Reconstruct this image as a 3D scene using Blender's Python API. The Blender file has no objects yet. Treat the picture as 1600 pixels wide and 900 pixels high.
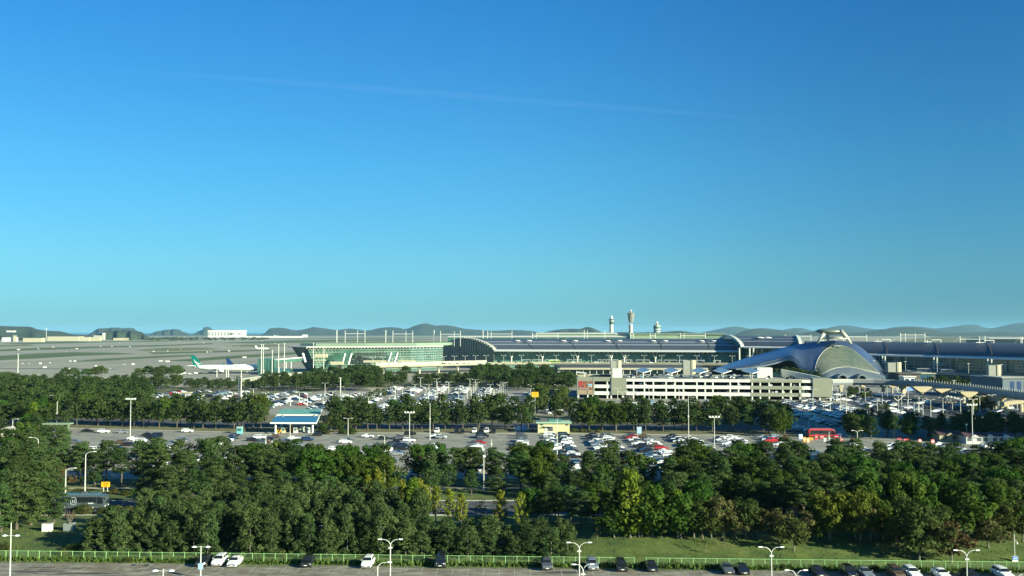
import bpy, math, random
import numpy as np
from mathutils import Vector, Matrix

# ------------------------------------------------------------------ camera
sc = bpy.context.scene
CAM_Z = 40.0
PITCH = math.radians(2.634)
FPX = 1500.0
cam_data = bpy.data.cameras.new('camera')
cam_data.lens = 36.0 * FPX / 1600.0
cam_data.sensor_width = 36.0
cam_data.clip_start = 0.5
cam_data.clip_end = 150000.0
cam = bpy.data.objects.new('camera', cam_data)
cam.location = (0, 0, CAM_Z)
cam.rotation_euler = (math.pi / 2 + PITCH, 0, 0)
sc.collection.objects.link(cam)
sc.camera = cam

# ------------------------------------------------------------------ light
SUN_EL = math.radians(17.5)
SUN_DIR = Vector((0.83 * math.cos(SUN_EL), -0.5577 * math.cos(SUN_EL), math.sin(SUN_EL)))
world = bpy.data.worlds.new("World")
sc.world = world
world.use_nodes = True
wn = world.node_tree
bg = wn.nodes['Background']
SKY_STOPS = [(0.0, (.27, .72, 1.22)), (.02, (.275, .74, 1.22)), (.0725, (.32, .81, 1.13)), (.171, (.27, .88, 1.22)), (.325, (.185, .84, 1.34)), (1.0, (.13, .62, 1.05))]
AZ_STOPS = [(0.0, (.9,) * 3), (.06, (.92,) * 3), (.22, (1.0,) * 3), (.45, (.69, .75, .80)), (.70, (1.0,) * 3), (1.0, (1.0,) * 3)]
sky = wn.nodes.new('ShaderNodeTexSky')
sky.sky_type = 'NISHITA'
sky.sun_disc = False
sky.sun_elevation = SUN_EL
sky.sun_rotation = math.atan2(SUN_DIR.x, SUN_DIR.y)
sky.altitude = 0
sky.air_density = 1.0
sky.dust_density = 0.35
sky.ozone_density = 2.2
# clear autumn air: deeper blue aloft, cyan towards the horizon, darkest at right angles to the sun
wtc = wn.nodes.new('ShaderNodeTexCoord')
wsep = wn.nodes.new('ShaderNodeSeparateXYZ'); wn.links.new(wtc.outputs['Generated'], wsep.inputs[0])
def wramp(src, stops, interp='B_SPLINE'):
    r = wn.nodes.new('ShaderNodeValToRGB'); r.color_ramp.interpolation = interp
    while len(r.color_ramp.elements) < len(stops): r.color_ramp.elements.new(0.5)
    for e, (p, c) in zip(r.color_ramp.elements, stops): e.position = p; e.color = (*[x / 2 for x in c], 1)
    wn.links.new(src, r.inputs[0]); return r.outputs[0]
el = wramp(wsep.outputs['Z'], SKY_STOPS, 'LINEAR')
dt = wn.nodes.new('ShaderNodeVectorMath'); dt.operation = 'DOT_PRODUCT'
wn.links.new(wtc.outputs['Generated'], dt.inputs[0]); dt.inputs[1].default_value = (0.83, -0.5577, 0)
mr = wn.nodes.new('ShaderNodeMapRange'); mr.inputs['From Min'].default_value = -1; mr.inputs['From Max'].default_value = 1
wn.links.new(dt.outputs['Value'], mr.inputs['Value'])
az = wramp(mr.outputs[0], AZ_STOPS, 'EASE')
def wmul(a, b):
    m = wn.nodes.new('ShaderNodeVectorMath'); m.operation = 'MULTIPLY'; wn.links.new(a, m.inputs[0])
    if b is not None and not isinstance(b, tuple): wn.links.new(b, m.inputs[1])
    else: m.inputs[1].default_value = b
    return m.outputs[0]
wn.links.new(wmul(wmul(wmul(sky.outputs[0], el), az), (4.0, 4.0, 4.0)), bg.inputs['Color'])
bg.inputs['Strength'].default_value = 0.05
sd = bpy.data.lights.new('sun', 'SUN')
sd.energy = 4.9
sd.angle = math.radians(0.5)
sd.color = (0.93, 0.94, 0.69)
sun = bpy.data.objects.new('sun', sd)
sun.rotation_euler = SUN_DIR.to_track_quat('Z', 'Y').to_euler()
sun.location = (300, -300, 300)
sc.collection.objects.link(sun)
sc.view_settings.view_transform = 'Standard'
sc.view_settings.look = 'None'
sc.view_settings.exposure = 1.38
sc.view_settings.gamma = 1.0
sc.view_settings.use_curve_mapping = False
sc.cycles.max_bounces = 5
sc.cycles.diffuse_bounces = 2
sc.cycles.glossy_bounces = 2
sc.cycles.transmission_bounces = 3
sc.cycles.transparent_max_bounces = 6
sc.cycles.volume_bounces = 0

COL = sc.collection
R = random.Random(7)
LATE = []           # callables run at the end (labels by rank)

# ------------------------------------------------------------------ measuring helpers
def ray(px, py):
    u = (px - 800) / FPX; v = (450 - py) / FPX
    return Vector((u, math.cos(PITCH) - v * math.sin(PITCH), math.sin(PITCH) + v * math.cos(PITCH)))
def P(px, py, z=0.0):
    d = ray(px, py); t = (z - CAM_Z) / d.z
    return (d.x * t, d.y * t)
def Q(px, py, D):
    d = ray(px, py); t = D / d.y
    return Vector((d.x * t, D, CAM_Z + d.z * t))
def X(px, D, z=0.0):
    """x of a picture column at depth D and height z"""
    zc = D * math.cos(PITCH) + (z - CAM_Z) * math.sin(PITCH)
    return (px - 800) / FPX * zc
def pxof(x, D, z=0.0):
    zc = D * math.cos(PITCH) + (z - CAM_Z) * math.sin(PITCH)
    return 800 + FPX * x / zc
def lerp(a, b, t): return a + (b - a) * t
def sstep(a, b, x):
    t = max(0.0, min(1.0, (x - a) / (b - a))); return t * t * (3 - 2 * t)

def smooth_interp(prof, x):
    # Catmull-Rom
    n = len(prof)
    if x <= prof[0][0]: return prof[0][1]
    if x >= prof[-1][0]: return prof[-1][1]
    for i in range(n - 1):
        if prof[i][0] <= x <= prof[i + 1][0]:
            p0 = prof[max(0, i - 1)]; p1 = prof[i]; p2 = prof[i + 1]; p3 = prof[min(n - 1, i + 2)]
            t = (x - p1[0]) / (p2[0] - p1[0]); h = p2[0] - p1[0]
            m1 = (p2[1] - p0[1]) / (p2[0] - p0[0]) * h; m2 = (p3[1] - p1[1]) / (p3[0] - p1[0]) * h
            return (2*t**3-3*t**2+1)*p1[1] + (t**3-2*t**2+t)*m1 + (-2*t**3+3*t**2)*p2[1] + (t**3-t**2)*m2

# ------------------------------------------------------------------ materials
MATS = {}
def mat(name, col, rough=0.8, metal=0.0, var=0.0, scale=1.0, bump=0.0, bscale=None, col2=None, spec=0.5, coat=0.0, randval=0.0, stretch=None, thr=None):
    if name in MATS: return MATS[name]
    m = bpy.data.materials.new(name); m.use_nodes = True
    nt = m.node_tree; b = nt.nodes['Principled BSDF']
    b.inputs['Roughness'].default_value = rough
    b.inputs['Metallic'].default_value = metal
    b.inputs['Specular IOR Level'].default_value = spec
    b.inputs['Coat Weight'].default_value = coat
    c = (*col, 1)
    b.inputs['Base Color'].default_value = c
    m.diffuse_color = c
    src = None
    if var > 0 or col2:
        tc = nt.nodes.new('ShaderNodeTexCoord')
        co = tc.outputs['Object']
        if stretch:
            mp = nt.nodes.new('ShaderNodeMapping'); mp.inputs['Scale'].default_value = stretch
            nt.links.new(co, mp.inputs['Vector']); co = mp.outputs[0]
        n = nt.nodes.new('ShaderNodeTexNoise'); n.inputs['Scale'].default_value = scale
        n.inputs['Detail'].default_value = 6; n.inputs['Roughness'].default_value = 0.62
        nt.links.new(co, n.inputs['Vector'])
        r = nt.nodes.new('ShaderNodeValToRGB')
        lo, hi = thr or (0.3, 0.7)
        r.color_ramp.elements[0].position = lo; r.color_ramp.elements[1].position = hi
        a = col; d = col2 or col
        r.color_ramp.elements[0].color = (*[x * (1 - var) for x in a], 1)
        r.color_ramp.elements[1].color = (*[min(1, x * (1 + var)) for x in d], 1)
        nt.links.new(n.outputs['Fac'], r.inputs['Fac'])
        src = r.outputs[0]
    if randval > 0:
        oi = nt.nodes.new('ShaderNodeObjectInfo')
        mr = nt.nodes.new('ShaderNodeMapRange')
        mr.inputs['To Min'].default_value = 1 - randval; mr.inputs['To Max'].default_value = 1 + randval
        nt.links.new(oi.outputs['Random'], mr.inputs['Value'])
        h = nt.nodes.new('ShaderNodeHueSaturation')
        nt.links.new(mr.outputs[0], h.inputs['Value'])
        if src: nt.links.new(src, h.inputs['Color'])
        else: h.inputs['Color'].default_value = c
        src = h.outputs[0]
    if src: nt.links.new(src, b.inputs['Base Color'])
    if bump > 0:
        tc = nt.nodes.new('ShaderNodeTexCoord')
        n2 = nt.nodes.new('ShaderNodeTexNoise'); n2.inputs['Scale'].default_value = bscale or scale
        n2.inputs['Detail'].default_value = 5
        nt.links.new(tc.outputs['Object'], n2.inputs['Vector'])
        bp = nt.nodes.new('ShaderNodeBump'); bp.inputs['Strength'].default_value = bump; bp.inputs['Distance'].default_value = 0.1
        nt.links.new(n2.outputs['Fac'], bp.inputs['Height'])
        nt.links.new(bp.outputs[0], b.inputs['Normal'])
    MATS[name] = m
    return m

def leaf_mat(name, dark, light, hue=0.02, val=0.25, trans=0.25):
    if name in MATS: return MATS[name]
    m = bpy.data.materials.new(name); m.use_nodes = True
    nt = m.node_tree; nt.nodes.clear()
    out = nt.nodes.new('ShaderNodeOutputMaterial')
    tc = nt.nodes.new('ShaderNodeTexCoord')
    n = nt.nodes.new('ShaderNodeTexNoise'); n.inputs['Scale'].default_value = 0.9; n.inputs['Detail'].default_value = 5
    n.inputs['Roughness'].default_value = 0.7
    nt.links.new(tc.outputs['Object'], n.inputs['Vector'])
    r = nt.nodes.new('ShaderNodeValToRGB')
    r.color_ramp.elements[0].position = 0.36; r.color_ramp.elements[1].position = 0.64
    r.color_ramp.elements[0].color = (*dark, 1); r.color_ramp.elements[1].color = (*light, 1)
    nt.links.new(n.outputs['Fac'], r.inputs['Fac'])
    oi = nt.nodes.new('ShaderNodeObjectInfo')
    h = nt.nodes.new('ShaderNodeHueSaturation')
    m1 = nt.nodes.new('ShaderNodeMapRange'); m1.inputs['To Min'].default_value = 0.5 - hue; m1.inputs['To Max'].default_value = 0.5 + hue
    m2 = nt.nodes.new('ShaderNodeMapRange'); m2.inputs['To Min'].default_value = 1 - val; m2.inputs['To Max'].default_value = 1 + val
    w = nt.nodes.new('ShaderNodeTexWhiteNoise'); w.noise_dimensions = '1D'
    nt.links.new(oi.outputs['Random'], m1.inputs['Value'])
    nt.links.new(oi.outputs['Random'], w.inputs['W'])
    nt.links.new(w.outputs['Value'], m2.inputs['Value'])
    nt.links.new(m1.outputs[0], h.inputs['Hue']); nt.links.new(m2.outputs[0], h.inputs['Value'])
    nt.links.new(r.outputs[0], h.inputs['Color'])
    d = nt.nodes.new('ShaderNodeBsdfDiffuse'); t = nt.nodes.new('ShaderNodeBsdfTranslucent')
    mx = nt.nodes.new('ShaderNodeMixShader'); mx.inputs[0].default_value = trans
    nt.links.new(h.outputs[0], d.inputs['Color']); nt.links.new(h.outputs[0], t.inputs['Color'])
    nt.links.new(d.outputs[0], mx.inputs[1]); nt.links.new(t.outputs[0], mx.inputs[2])
    nt.links.new(mx.outputs[0], out.inputs['Surface'])
    MATS[name] = m
    return m

# ------------------------------------------------------------------ object helpers
def tag(o, label=None, cat=None, group=None, kind=None):
    if label: o['label'] = label
    if cat: o['category'] = cat
    if group: o['group'] = group
    if kind: o['kind'] = kind
    return o
def empty(name, loc, rz=0.0, label=None, cat=None, group=None):
    o = bpy.data.objects.new(name, None); o.empty_display_size = 0.5
    o.location = loc; o.rotation_euler = (0, 0, rz); COL.objects.link(o)
    return tag(o, label, cat, group)
def link(name, me, parent=None, loc=None, rz=None):
    o = bpy.data.objects.new(name, me)
    if parent is not None: o.parent = parent
    if loc is not None: o.location = loc
    if rz is not None: o.rotation_euler = (0, 0, rz)
    COL.objects.link(o); return o

class MB:
    def __init__(s): s.v = []; s.f = []; s.m = []; s.mats = []
    def mi(s, m):
        if m is None: return 0
        if m not in s.mats: s.mats.append(m)
        return s.mats.index(m)
    def face(s, pts, m=None):
        b = len(s.v); s.v.extend([tuple(p) for p in pts]); s.f.append(tuple(range(b, b + len(pts)))); s.m.append(s.mi(m)); return s
    def hexa(s, p, m=None):
        """8 points: bottom 4 ccw, top 4 ccw"""
        b = len(s.v); s.v.extend([tuple(q) for q in p]); k = s.mi(m)
        for f in ((3, 2, 1, 0), (4, 5, 6, 7), (0, 1, 5, 4), (1, 2, 6, 5), (2, 3, 7, 6), (3, 0, 4, 7)):
            s.f.append(tuple(b + i for i in f)); s.m.append(k)
        return s
    def box(s, x0, x1, y0, y1, z0, z1, m=None):
        return s.hexa([(x0, y0, z0), (x1, y0, z0), (x1, y1, z0), (x0, y1, z0), (x0, y0, z1), (x1, y0, z1), (x1, y1, z1), (x0, y1, z1)], m)
    def bar(s, a, b, w, m=None, h=None, up=(0, 0, 1)):
        """rectangular bar from a to b"""
        a = Vector(a); b = Vector(b); d = (b - a).normalized(); up = Vector(up)
        if abs(d.dot(up)) > 0.98: up = Vector((0, 1, 0))
        s1 = d.cross(up).normalized() * (w / 2); s2 = s1.cross(d).normalized() * ((h or w) / 2)
        return s.hexa([a - s1 - s2, a + s1 - s2, b + s1 - s2, b - s1 - s2, a - s1 + s2, a + s1 + s2, b + s1 + s2, b - s1 + s2], m)
    def tube(s, pts, rad, n=8, m=None, cap=True):
        pts = [Vector(p) for p in pts]
        if not hasattr(rad, '__len__'): rad = [rad] * len(pts)
        rings = []; k = s.mi(m)
        for i, p in enumerate(pts):
            d = (pts[min(i + 1, len(pts) - 1)] - pts[max(i - 1, 0)]).normalized()
            up = Vector((0, 0, 1)) if abs(d.z) < 0.9 else Vector((1, 0, 0))
            a = d.cross(up).normalized(); c = a.cross(d).normalized()
            b0 = len(s.v)
            for j in range(n):
                t = 2 * math.pi * j / n
                s.v.append(tuple(p + (a * math.cos(t) + c * math.sin(t)) * rad[i]))
            rings.append(b0)
        for i in range(len(rings) - 1):
            for j in range(n):
                j2 = (j + 1) % n
                s.f.append((rings[i] + j, rings[i + 1] + j, rings[i + 1] + j2, rings[i] + j2)); s.m.append(k)
        if cap:
            s.f.append(tuple(rings[0] + j for j in range(n))); s.m.append(k)
            s.f.append(tuple(rings[-1] + j for j in reversed(range(n)))); s.m.append(k)
        return s
    def lathe(s, prof, n=16, m=None, c=(0, 0, 0)):
        """prof: list of (r, z)"""
        k = s.mi(m); rings = []
        for r, z in prof:
            b0 = len(s.v)
            for j in range(n):
                t = 2 * math.pi * j / n
                s.v.append((c[0] + r * math.cos(t), c[1] + r * math.sin(t), c[2] + z))
            rings.append(b0)
        for i in range(len(rings) - 1):
            for j in range(n):
                j2 = (j + 1) % n
                s.f.append((rings[i] + j, rings[i] + j2, rings[i + 1] + j2, rings[i + 1] + j)); s.m.append(k)
        s.f.append(tuple(rings[0] + j for j in reversed(range(n)))); s.m.append(k)
        s.f.append(tuple(rings[-1] + j for j in range(n))); s.m.append(k)
        return s
    def grid(s, rows, m=None, closed=False):
        k = s.mi(m); b0 = len(s.v); nc = len(rows[0])
        for r in rows: s.v.extend([tuple(p) for p in r])
        for i in range(len(rows) - 1):
            for j in range(nc - 1):
                a = b0 + i * nc + j
                s.f.append((a, a + 1, a + nc + 1, a + nc)); s.m.append(k)
        return s
    def loft(s, secs, m=None, cap=True):
        """closed sections with equal point counts"""
        k = s.mi(m); n = len(secs[0]); b0 = len(s.v)
        for r in secs: s.v.extend([tuple(p) for p in r])
        for i in range(len(secs) - 1):
            for j in range(n):
                j2 = (j + 1) % n
                s.f.append((b0 + i * n + j, b0 + i * n + j2, b0 + (i + 1) * n + j2, b0 + (i + 1) * n + j)); s.m.append(k)
        if cap:
            s.f.append(tuple(b0 + j for j in reversed(range(n)))); s.m.append(k)
            s.f.append(tuple(b0 + (len(secs) - 1) * n + j for j in range(n))); s.m.append(k)
        return s
    def mesh(s, name, mats=None, smooth=False):
        me = bpy.data.meshes.new(name)
        me.from_pydata(s.v, [], s.f); me.update()
        ml = list(mats) if mats else s.mats
        for m in ml: me.materials.append(m)
        if len(ml) > 1 or len(s.mats) > 1: me.polygons.foreach_set('material_index', s.m)
        if smooth: me.polygons.foreach_set('use_smooth', [True] * len(s.f))
        return me
    def build(s, name, parent=None, mats=None, smooth=False, loc=None):
        return link(name, s.mesh(name, mats, smooth), parent, loc)

def np_quads(name, V, m):
    """V: (n,4,3) float array -> mesh of loose quads"""
    n = len(V)
    me = bpy.data.meshes.new(name)
    me.vertices.add(n * 4); me.vertices.foreach_set('co', V.reshape(-1).astype(np.float32))
    me.loops.add(n * 4); me.loops.foreach_set('vertex_index', np.arange(n * 4, dtype=np.int32))
    me.polygons.add(n); me.polygons.foreach_set('loop_start', np.arange(0, n * 4, 4, dtype=np.int32))
    me.polygons.foreach_set('loop_total', np.full(n, 4, dtype=np.int32))
    me.update(calc_edges=True)
    me.materials.append(m)
    return me

def np_mesh(name, V, F, MI, mats):
    """merge arrays: V (n,3), F list of tuples"""
    me = bpy.data.meshes.new(name); me.from_pydata(V, [], F); me.update()
    for m in mats: me.materials.append(m)
    me.polygons.foreach_set('material_index', MI)
    return me

ORD = ['', 'second ', 'third ', 'fourth ', 'fifth ', 'sixth ', 'seventh ', 'eighth ', 'ninth ', 'tenth ', 'eleventh ', 'twelfth ']
def ordn(k):
    if k < len(ORD): return ORD[k]
    k += 1
    suf = 'th' if 10 <= k % 100 <= 20 else {1: 'st', 2: 'nd', 3: 'rd'}.get(k % 10, 'th')
    return '%d%s ' % (k, suf)
def label_by_landmark(items, marks, template):
    """items: (object, picture column, descriptor). Each gets a label counted from its nearest landmark among its own look-alikes."""
    groups = {}
    for o, x, d in items: groups.setdefault(d, []).append((x, o))
    for d, L in groups.items():
        L.sort(key=lambda a: a[0])
        cnt = {}
        for x, o in L:
            mk = min(marks, key=lambda q: abs(q[0] - x))
            side = 'right' if x >= mk[0] else 'left'
            cnt.setdefault((mk[1], side), []).append((abs(x - mk[0]), o))
        for (mn, side), LL in cnt.items():
            LL.sort(key=lambda a: a[0])
            for k, (_, o) in enumerate(LL):
                o['label'] = (template % d).replace('#', (ordn(k) or 'first ').strip()).replace('@', '%s of %s' % (side, mn)).replace('to the right', 'right').replace('to the left', 'left')
# ------------------------------------------------------------------ palette
M_soil = mat('soil_grass', (0.085, 0.095, 0.04), 0.95, var=0.3, scale=0.02, col2=(0.13, 0.12, 0.06))
M_lawn = mat('lawn', (0.034, 0.078, 0.008), 0.95, var=0.25, scale=0.22, col2=(0.088, 0.112, 0.020), bump=0.5, bscale=3.0)
def blotch(m, col, scale, lo, hi, amt, stretch=(1, 1, 1)):
    """worn patches of another colour over a ground material"""
    nt = m.node_tree; b = nt.nodes['Principled BSDF']; src = b.inputs['Base Color'].links[0].from_socket
    tc = nt.nodes.new('ShaderNodeTexCoord'); mp = nt.nodes.new('ShaderNodeMapping'); mp.inputs['Scale'].default_value = stretch; mp.inputs['Location'].default_value = (31, 17, 5)
    nt.links.new(tc.outputs['Object'], mp.inputs['Vector'])
    n = nt.nodes.new('ShaderNodeTexNoise'); n.inputs['Scale'].default_value = scale; n.inputs['Detail'].default_value = 8; n.inputs['Roughness'].default_value = .7
    nt.links.new(mp.outputs[0], n.inputs['Vector'])
    r = nt.nodes.new('ShaderNodeMapRange'); r.inputs['From Min'].default_value = lo; r.inputs['From Max'].default_value = hi; r.inputs['To Max'].default_value = amt
    nt.links.new(n.outputs['Fac'], r.inputs['Value'])
    mx = nt.nodes.new('ShaderNodeMix'); mx.data_type = 'RGBA'; mx.inputs['B'].default_value = (*col, 1)
    nt.links.new(r.outputs[0], mx.inputs['Factor']); nt.links.new(src, mx.inputs['A']); nt.links.new(mx.outputs['Result'], b.inputs['Base Color'])
blotch(M_lawn, (0.10, 0.085, 0.035), .11, .52, .68, .45)
blotch(M_soil, (0.10, 0.12, 0.04), .03, .45, .6, .6)
M_lot = mat('lot_concrete', (0.20, 0.19, 0.155), 0.9, var=0.16, scale=0.13, col2=(0.27, 0.255, 0.21), bump=0.1, bscale=2)
M_lotfront = mat('lot_old_asphalt', (0.15, 0.13, 0.098), 0.92, var=0.25, scale=0.3, col2=(0.27, 0.245, 0.19), bump=0.15, bscale=2, stretch=(1, 2.2, 1))
blotch(M_lot, (0.12, 0.115, 0.10), .35, .52, .64, .6)
blotch(M_lotfront, (0.075, 0.068, 0.055), .45, .50, .62, .8, (1, 2.5, 1))
blotch(M_lotfront, (0.14, 0.10, 0.06), .12, .52, .62, .55)
M_road = mat('road_asphalt', (0.055, 0.058, 0.062), 0.85, var=0.2, scale=0.3)
M_brown = mat('brown_verge', (0.15, 0.105, 0.06), 0.95, var=0.3, scale=0.25, col2=(0.12, 0.13, 0.05))
M_path = mat('path_paving', (0.34, 0.30, 0.23), 0.9, var=0.15, scale=0.5)
M_apron = mat('apron_concrete', (0.235, 0.23, 0.17), 0.9, var=0.10, scale=0.012, col2=(0.30, 0.275, 0.21), stretch=(1, 0.35, 1))
M_strip = mat('airfield_grass', (0.040, 0.080, 0.010), 0.95, var=0.25, scale=0.012, col2=(0.070, 0.100, 0.020))
M_strip2 = mat('airfield_grass_dry', (0.085, 0.115, 0.02), 0.95, var=0.2, scale=0.01, col2=(0.13, 0.135, 0.04))
M_white = mat('white_paint', (0.62, 0.61, 0.57), 0.5)
M_whitemark = mat('road_marking_white', (0.62, 0.62, 0.58), 0.8, var=0.2, scale=2)
M_lampw = mat('galvanised_light', (0.50, 0.50, 0.44), 0.45, metal=0.0)
M_lamph = mat('lamp_head_white', (0.8, 0.8, 0.75), 0.4)
M_greensteel = mat('pale_green_steel', (0.28, 0.52, 0.2), 0.6)
M_cream = mat('cream_concrete', (0.40, 0.36, 0.25), 0.85, var=0.08, scale=0.3)
M_conc = mat('pale_concrete', (0.36, 0.35, 0.30), 0.85, var=0.08, scale=0.2)
M_conc2 = mat('grey_concrete', (0.24, 0.245, 0.21), 0.85, var=0.06, scale=0.2)
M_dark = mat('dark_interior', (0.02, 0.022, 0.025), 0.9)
M_darkgrey = mat('dark_grey', (0.06, 0.065, 0.07), 0.7)
M_kerb = mat('kerb_stone', (0.38, 0.37, 0.32), 0.9, var=0.1, scale=1)
M_steelw = mat('white_steel', (0.52, 0.52, 0.46), 0.5)
M_tglass = mat('green_glass', (0.028, 0.088, 0.064), 0.14, var=0.35, scale=0.06, col2=(0.052, 0.13, 0.093), spec=0.7)
M_tglassd = mat('deep_green_glass', (0.045, 0.12, 0.105), 0.12, var=0.4, scale=0.05, spec=0.8)
M_roofblue = mat('roof_panel_dark', (0.075, 0.09, 0.11), 0.5, metal=0.15, var=0.12, scale=0.03)
M_roofgrey = mat('roof_rib_grey', (0.30, 0.33, 0.36), 0.45, metal=0.3)
M_palegreen = mat('pale_green_roof', (0.20, 0.27, 0.18), 0.6, var=0.08, scale=0.05)
M_hill = mat('hill_forest', (0.018, 0.032, 0.018), 0.95, var=0.4, scale=0.012, col2=(0.03, 0.045, 0.024), bump=1.0, bscale=0.03)
M_sea = mat('sea_water', (0.05, 0.13, 0.17), 0.35, var=0.1, scale=0.002)

# ------------------------------------------------------------------ the ground and what lies on it
def sheet(name, pts, z, m, label=None):
    mb = MB(); mb.face([(x, y, z) for x, y in pts], m)
    o = mb.build(name); o['kind'] = 'structure'
    if label: o['label'] = label
    return o
def pxsheet(name, pts, z, m):
    return sheet(name, [P(x, y) for x, y in pts], z, m)

# fence line (the lot's far edge) in plan
FA = P(-60, 873.5); FB = P(1660, 893.5)
def fence_y(x): return lerp(FA[1], FB[1], (x - FA[0]) / (FB[0] - FA[0]))
def bank(x):
    """how high the grass bank beyond the fence rises at plan position x"""
    return 0.5 + 1.9 * sstep(0, 22, x)
def H(x, y):
    d = y - fence_y(x)
    if d <= 0.6 or d > 42: return 0.0
    return bank(x) * sstep(0.6, 15, d) * (1 - sstep(24, 42, d))

def skirt():
    mb = MB()
    xs = [-58000, -12000, -3000, -900, 900, 3000, 12000, 58000]; ys = [-200, 60, 900, 3000, 8000, 14500]
    mb.grid([[(x, y, -0.06 if y < 800 else -0.12) for x in xs] for y in ys], M_soil)
    o = mb.build('ground'); o['kind'] = 'structure'
skirt()
o = sheet('sea', [(-58000, 14500), (58000, 14500), (58000, 60000), (-58000, 60000)], -0.6, M_sea)

# grass bank beyond the fence
mb = MB()
rows = []
for j in range(0, 45):
    row = []
    for i in range(0, 97):
        x = -130 + i * 2.75
        y = fence_y(x) + j * 1.0
        row.append((x, y, 0.02 + H(x, y) + (0.05 * math.sin(x * 0.9 + j) * math.sin(j * 0.7 + x * .3) if j > 1 else 0)))
    rows.append(row)
mb.grid(rows, M_lawn)
o = mb.build('grass_bank', smooth=True); o['kind'] = 'structure'
# front car park
sheet('car_park_front', [(-160, 60), (160, 60), (160, fence_y(160) - .8), (-160, fence_y(-160) - .8)], 0.0, M_lotfront)
sheet('weedy_edge', [(-160, fence_y(-160) - 2.0), (-120, fence_y(-120) - 1.2), (-85, fence_y(-85) - 2.6), (-62, fence_y(-62) - 1.5), (-44, fence_y(-44) - 3.2), (-30, fence_y(-30) - 1.8), (-12, fence_y(-12) - 2.9), (5, fence_y(5) - 1.6), (22, fence_y(22) - 2.8), (44, fence_y(44) - 1.7), (70, fence_y(70) - 3.0), (110, fence_y(110) - 1.5), (160, fence_y(160) - 2.6), (160, fence_y(160) + .1), (-160, fence_y(-160) + .1)], 0.004, mat('weedy_gravel', (0.13, 0.12, 0.07), 0.95, var=0.4, scale=0.7, col2=(0.09, 0.12, 0.035)))

# road between the tree belts
RY0, RY1 = 212.0, 230.0
sheet('road_verge', [(-260, 206), (260, 206), (260, 264), (-260, 264)], -0.02, M_lawn)
sheet('road', [(-260, RY0), (260, RY0), (260, RY1), (-260, RY1)], 0.02, M_road)
for y in (RY0 - 0.2, RY1):
    mb = MB(); mb.box(-260, 260, y, y + 0.2, -0.02, 0.14, M_kerb); o = mb.build('kerb'); o['kind'] = 'structure'
mb = MB()
for y in (RY0 + 0.6, RY1 - 0.8): mb.face([(-260, y, .024), (260, y, .024), (260, y + .15, .024), (-260, y + .15, .024)], M_whitemark)
for k in range(-30, 30):
    for y in (216.5, 221, 225.5):
        mb.face([(k * 8, y, .024), (k * 8 + 3, y, .024), (k * 8 + 3, y + .15, .024), (k * 8, y + .15, .024)], M_whitemark)
o = mb.build('road_markings'); o['kind'] = 'structure'
sheet('footpath', [(-260, 247), (260, 247), (260, 249.6), (-260, 249.6)], 0.03, M_path)

# middle car park
LA0 = 264.0
KERB = [(-420, 412), (-182, 402), (-102, 384), (12.7, 382), (99.5, 373), (129, 352), (184, 345), (340, 338)]
def yk(x):
    """far kerb of the middle car park"""
    if x <= KERB[0][0]: return KERB[0][1]
    for a, b in zip(KERB, KERB[1:]):
        if x <= b[0]: return lerp(a[1], b[1], (x - a[0]) / (b[0] - a[0]))
    return KERB[-1][1]
def band(name, x0, x1, f0, f1, z, m):
    xs = [x0 + (x1 - x0) * k / 60 for k in range(61)]
    mb = MB(); mb.grid([[(x, f0(x), z) for x in xs], [(x, f1(x), z) for x in xs]], m); o = mb.build(name); o['kind'] = 'structure'; return o
band('car_park_middle', -190, 330, lambda x: LA0, yk, 0.02, M_lot)
mb = MB(); xs = [-190 + 520 * k / 60 for k in range(61)]
for a, b in zip(xs, xs[1:]): mb.hexa([(a, yk(a), 0), (b, yk(b), 0), (b, yk(b) + .25, 0), (a, yk(a) + .25, 0), (a, yk(a), .14), (b, yk(b), .14), (b, yk(b) + .25, .14), (a, yk(a) + .25, .14)], M_kerb)
o = mb.build('kerb'); o['kind'] = 'structure'
band('dry_verge', -330, 330, lambda x: yk(x) + .25, lambda x: yk(x) + 22, 0.03, M_brown)
band('access_road', -330, 330, lambda x: yk(x) + 22, lambda x: yk(x) + 44, 0.02, M_road)
band('grove_ground', -420, 330, lambda x: yk(x) + 44, lambda x: 466 if x < 120 else 500, 0.015, M_brown)
# far car park
sheet('car_park_far', [(-175, 466), (330, 466), (330, 700), (-120, 700)], 0.02, M_lot)
sheet('gate_lanes', [(118, 350), (150, 350), (172, 500), (110, 500)], 0.035, M_lot)
sheet('station_forecourt', [(60, 700), (520, 560), (520, 980), (60, 960)], 0.01, M_lot)
sheet('station_road_and_shade', [(176, 452), (340, 452), (420, 640), (205, 640)], 0.04, M_road)  # dark asphalt sheet that also paints in the shade on this ground
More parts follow.
